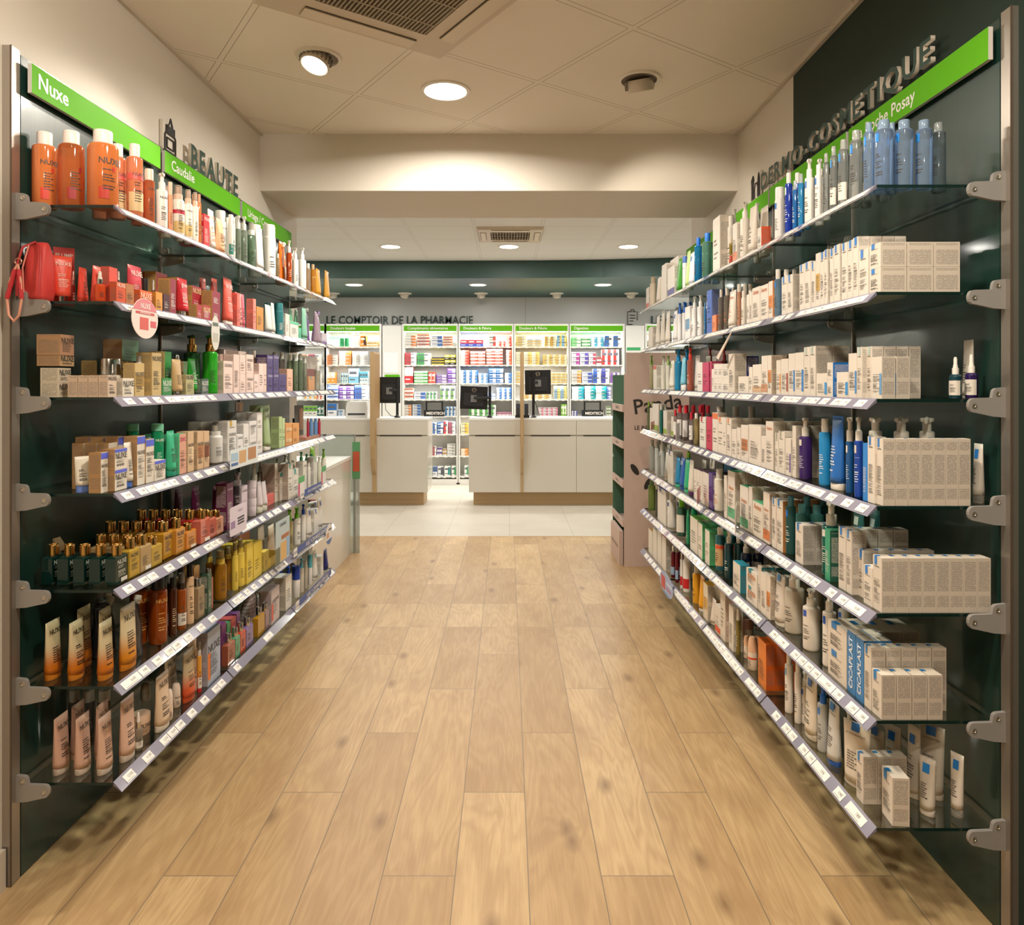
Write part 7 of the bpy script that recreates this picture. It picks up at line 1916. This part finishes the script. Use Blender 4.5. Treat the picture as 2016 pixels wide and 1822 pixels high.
for x0, x1, y0, y1, r, nm_ in ((598, 633, 932, 952, 4, 'fifth'), (585, 652, 1040, 1062, 5, 'sixth'), (589, 652, 1130, 1160, 6, 'lowest')):
    Y1, Y2 = RAY(L, x0, -.031), RAY(L, x1, -.031); ym = (Y1 + Y2) / 2; z = ZS[r]
    t = empty('shelf_strip', (front(L, ym, -.031), ym, z - .002), PI / 2 - .0185); tag(t, 'blue advertising strip with white letters along the %s shelf rail' % nm_, 'shelf strip', 'blue shelf strips'); w = (Y2 - Y1) / 2
    MB().box(-w, w, 0, .0012, 0, .034).obj('strip', [mat('31529c', .4)], t)
    MB().box(-w - .055, -w, -.0008, .0004, -.004, .036).obj('brand_plate', [mat('e8e6e4', .4)], t)
    lettering('CeraVe', .018, mat('3a4a78', .5), t, (-w - .027, -.0018, .016), 0)
    lettering('AVEC 3 CERAMIDES ESSENTIELS', min(.030, 2 * w * .85 / 15.5), M_WHT, t, (.03, -.0015, .016), 0, bold=.01)
talker(L, 641, 655, 1032, 1072, 'oval', ['e4e0da', (0, 1, 0, .25, '3c62a8'), (.1, .45, .35, .6, 'c79a78'), (.4, .8, .68, .76, '2f3340')], 'small oval card with blue foot at the far end of the sixth shelf')
GP = [(0, 1, .68, 1, '4fa862'), (0, .22, 0, .68, 'c8286a')]
talker(L, 587, 600, 938, 976, 'rect', ['e8e6e4'] + GP, 'green, pink and white tag on the fifth shelf rail')
talker(L, 632.5, 642, 918, 952, 'rect', ['e8e6e4'] + GP, 'green, pink and white tag near the far end of the fifth shelf')
talker(R, 1299, 1325, 1129, 1174, 'oval', ['9fb4dc', (.12, .42, .2, .75, 'c83a44'), (.5, .9, .55, .62, 'dfe6f4'), (.5, .85, .3, .42, 'b070a0'), (.0, 1, .0, .12, '5f86b8')], 'blue oval card hanging from the lowest shelf rail on the right wall')
talker(R, 1437, 1461, 995, 1048, 'rect', ['e2e0dc', (0, 1, .72, 1, '4fa050'), (.78, 1, .12, .72, 'c8286a')], 'large green, pink and white tag on the fifth shelf rail of the right wall', lean=.35, texts=[('NOUVEAUTE', .5, .86, .010, 'f2f2ee')])
talker(R, 1367, 1384, 960, 990, 'rect', ['d87878', (0, 1, .72, 1, '63b04e')], 'green and coral tag on the fifth shelf rail of the right wall', lean=.35)
talker(R, 1327, 1342, 834, 868, 'rect', ['e6e4e0', (0, 1, .70, 1, '4fa862'), (.78, 1, .1, .7, 'c8286a')], 'green topped tag on the fourth shelf rail of the right wall', lean=.35)
talker(R, 1280, 1290, 830, 846, 'rect', ['d98878', (0, 1, .75, 1, '7fb89a')], 'small coral tag near the far end of the fourth shelf', lean=.35)
talker(R, 1291, 1303, 898, 938, 'rect', ['dfe4e4', (0, 1, .72, .95, '9cc48a'), (.6, 1, .1, .6, 'b4cfe0')], 'pale tag with green head near the far end of the fifth shelf', lean=.35)
# slanting card under the second shelf
y_ = RAY(R, 1425, -.03); a, b = (front(R, RAY(R, 1440, -.03), -.03), RAY(R, 1440, -.03), ZAT(658, y_)), (front(R, RAY(R, 1410, -.03), -.03), RAY(R, 1410, -.03), ZAT(702, y_))
t = empty('shelf_pointer', a); tag(t, 'thin cream pointer card slanting down from the second shelf rail', 'shelf card')
d_ = Vector(b) - Vector(a)
MB().add([(0, -.0, 0), tuple(d_), (d_.x + .0, d_.y - .03, d_.z - .012), (0, .012, -.0), (.002, 0, 0), (d_.x + .002, d_.y, d_.z), (d_.x + .002, d_.y - .03, d_.z - .012), (.002, .012, 0)],
         [(0, 1, 2, 3), (7, 6, 5, 4), (0, 4, 5, 1), (1, 5, 6, 2), (2, 6, 7, 3)]).obj('card', [mat('e6d4c4', .5)], t)
# coral wash bag with wrist strap, near end of the second shelf
z = ZS[1]; yb = L.y0 + .065
def blob_bag(name, x, y, z, w, d, h, rz, m, lean=0.0, puff=.9, n=28, st=12):
    v = []; f = []
    for j in range(st + 1):
        t = j / st; zz_ = h * t
        ww = w / 2 * (1 - max(0, t - .62) ** 2 * 2.1) * (1 - .10 * (1 - t) * (t < .15)); dd = d / 2 * (1 - t ** 2.6 * .72) * (.86 + .14 * min(1, t * 5))
        for k in range(n):
            a = 2 * PI * k / n; ex = .62
            v.append((ww * math.copysign(abs(math.cos(a)) ** ex, math.cos(a)) + lean * t, dd * math.copysign(abs(math.sin(a)) ** ex, math.sin(a)) * (1 + .05 * math.sin(5 * a + 7 * t)), zz_ + (.0 if j < st else -.004)))
    for j in range(st):
        for k in range(n):
            a = j * n + k; b = j * n + (k + 1) % n; f.append((a, b, b + n, a + n))
    f.append(tuple(reversed(range(n)))); f.append(tuple(range(st * n, st * n + n)))
    return mesh(v, f, True)
X1, X2 = (40 - CX) / F * yb, (98 - CX) / F * yb
bag = empty('wash_bag', (L.xp + .042, L.y0 + .020, z + .0005), 0); tag(bag, 'coral red soft wash bag with wrist strap at the near end of the second shelf', 'bag')
child('body', blob_bag('b', 0, 0, 0, .064, .078, .172, 0, None), mat('dd4a46', .5, 0, .4), bag)
MB().tube([(-.030, -.052, .01), (-.033, -.05, .09), (-.024, -.036, .15), (-.002, -.016, .168), (.022, -.03, .15), (.033, -.048, .09), (.031, -.052, .01)], .0032, 8).obj('zip_band', [mat('c23a3c', .5)], bag)
MB().tube([(-.012, -.050, .02), (-.015, -.050, .09), (-.008, -.034, .155)], .0022, 6).obj('zip', [mat('e88a78', .4)], bag)
rg = MB(); rg.tube([(-.020 + .009 * math.cos(q), -.060, .105 + .009 * math.sin(q)) for q in [2 * PI * k / 14 for k in range(15)]], .0016, 6); rg.obj('ring', [mat('d8a08a', .3, .7)], bag)
st_ = [(-.020, -.062, .096), (-.026, -.066, .082), (-.036, -.070, .05), (-.043, -.072, .0), (-.038, -.072, -.045), (-.024, -.072, -.062), (-.010, -.072, -.046), (-.004, -.070, 0), (-.008, -.068, .05), (-.016, -.064, .082), (-.020, -.062, .096)]
strap = MB().tube(st_, .0034, 8).obj('wrist_strap', [mat('e8a48c', .5)], bag)
for a_, b_ in ((1, 3), (7, 9)):
    MB().tube([tuple(Vector(st_[a_]) * (1 - k / 6) + Vector(st_[b_]) * (k / 6)) for k in range(7)], [.0052, .0062] * 3 + [.0052], 8).obj('knotted_cord', [mat('c8323a', .5)], strap)
# kraft box tipped up behind the green flasks
z = ZS[4]; y_ = L.y0 + .14; xx = (103 - CX) / F * y_
t = empty('tilted_carton', (xx, y_, ZAT(1096, y_)), 0); tag(t, 'small kraft carton tipped on its corner behind the dark green flasks', 'carton')
M_ = Matrix.Rotation(math.radians(-33), 4, 'Y')
MB().box(-.03, .03, 0, .035, 0, .062, [0, 0, 1, 0, 0, 0], M=M_).obj('body', [mat('a9885c', .5), fine('b08f62', '6a5238', .006, .7)], t)
MB().box(-.03, .03, -.0006, 0, .048, .060, M=M_).obj('printed_band', [mat('86663f', .5)], t)
# checked pouch on the lowest left shelf
def check_mat():
    m, nt, b = nm('lilac_check_cloth'); tc = N(nt, 'ShaderNodeTexCoord'); sp = N(nt, 'ShaderNodeSeparateXYZ'); nt.links.new(tc.outputs['Object'], sp.inputs[0])
    s = [MATH(nt, 'GREATER_THAN', MATH(nt, 'FRACT', MATH(nt, 'MULTIPLY', sp.outputs[k], 60.0)), .5) for k in (0, 2)]
    a = MIXC(nt, MATH(nt, 'MULTIPLY', s[0], .6), hexc('e6ddd6'), hexc('b9a6bc')); nt.links.new(MIXC(nt, MATH(nt, 'MULTIPLY', s[1], .6), a, hexc('a890b0')), b.inputs['Base Color'])
    b.inputs['Roughness'].default_value = .8; return m
z = ZS[6]; Y1, Y2 = RAY(L, 503, .03), RAY(L, 531, .03)
t = empty('checked_pouch', (front(L, (Y1 + Y2) / 2, .10), (Y1 + Y2) / 2 + .03, z + .0005), PI / 2); tag(t, 'lilac checked cloth pouch beside the grey lilac gift carton', 'bag')
child('body', blob_bag('b', 0, 0, 0, min(.10, (Y2 - Y1) * .85), .07, .165, 0, None), check_mat(), t)
MB().tube([(-.03, -.04, .10), (-.02, -.038, .15), (.0, -.02, .167), (.02, -.038, .15), (.045, -.036, .08)], .0022, 6).obj('drawcord', [mat('3f3a36', .5)], t)
# make-up palette display and picture at the far end of the fourth left shelf
z = ZS[3]; Y1, Y2 = RAY(L, 592, .05), RAY(L, 632, .012); ym = (Y1 + Y2) / 2
t = empty('makeup_palette', (front(L, ym, .115), ym, z + .0005), PI / 2 - .0185); tag(t, 'open rose brown makeup palette display lying on the fourth shelf', 'makeup display')
w = (Y2 - Y1) / 2
MB().box(-w, w, -.095, .0, 0, .014).obj('tray', [mat('c48a72', .4)], t)
for k in range(9):
    MB().box(-w + .01 + (2 * w - .02) * k / 9, -w + .01 + (2 * w - .02) * (k + .75) / 9, -.085, -.02, .014, .0155).obj('pan', [mat(['a85a48', 'd8a088', '8a4a3c', 'e0b8a0', 'b0705a', 'c8907a', '7a4034', 'd8a890', 'a86450'][k], .35)], t)
MB().box(-w, -w * .35, .002, .010, 0, .075).obj('mirror_lid', [mat('a87058', .35)], t)
Y1, Y2 = RAY(L, 577, .20), RAY(L, 591, .20); ym = (Y1 + Y2) / 2
t = empty('picture_card', (front(L, ym, .185), ym, z + .0005), PI / 2 - .3); tag(t, 'upright portrait card standing behind the orange cube cartons', 'card')
MB().box(-.045, .045, 0, .003, 0, .18).obj('card', [mat('6f6a66', .4)], t); MB().box(.0, .04, -.001, 0, .03, .16).obj('portrait_print', [mat('b98a70', .5)], t)
MB().box(-.01, .01, .003, .04, 0, .10).obj('foot', [mat('6f6a66', .5)], t)
z = ZS[3]; Y1, Y2 = RAY(L, 466, .21), RAY(L, 488, .21); ym = (Y1 + Y2) / 2
t = empty('picture_card', (front(L, ym, .222), ym, z + .0005), PI / 2); tag(t, 'tall orange brown picture card leaning on the panel above white cartons', 'card')
MB().box(-.055, .045, 0, .003, 0, .22).obj('card', [mat('9a5c26', .4)], t); MB().box(-.01, .03, -.001, 0, .12, .21).obj('picture_print', [mat('d89a50', .4)], t)
# yellow counter tray
z = ZS[5]; Y1, Y2 = RAY(L, 531, .01), RAY(L, 546, .01); ym = (Y1 + Y2) / 2; w = (Y2 - Y1) / 2
t = empty('yellow_tray', (front(L, ym, .01), ym, z + .0005), PI / 2 - .0185); tag(t, 'open yellow cardboard tray standing before the cream tubes', 'tray')
M_YEL = mat('e8d060', .45)
MB().box(-w, w, 0, .002, 0, .045).obj('front_wall', [M_YEL], t); MB().box(-w, w, .002, .05, 0, .002).obj('base', [M_YEL], t)
MB().box(-w, -w + .002, .002, .05, .002, .04).obj('side_wall', [M_YEL], t); MB().box(w - .002, w, .002, .05, .002, .06).obj('side_wall', [M_YEL], t)
# clear bag bundle with a white cap lying on the sixth right shelf
z = ZS[5]; y_ = RAY(R, 1448, .02)
t = empty('screw_stopper', (front(R, y_, .035), y_, z + .016)); tag(t, 'loose white screw cap lying on its side on the sixth shelf', 'cap')
MB().lathe([(.015, -.014), (.0155, .012), (.014, .014)], 20, M=Matrix.Rotation(PI / 2, 4, 'Y')).obj('cap_shell', [mat('e9e5dc', .4)], t)
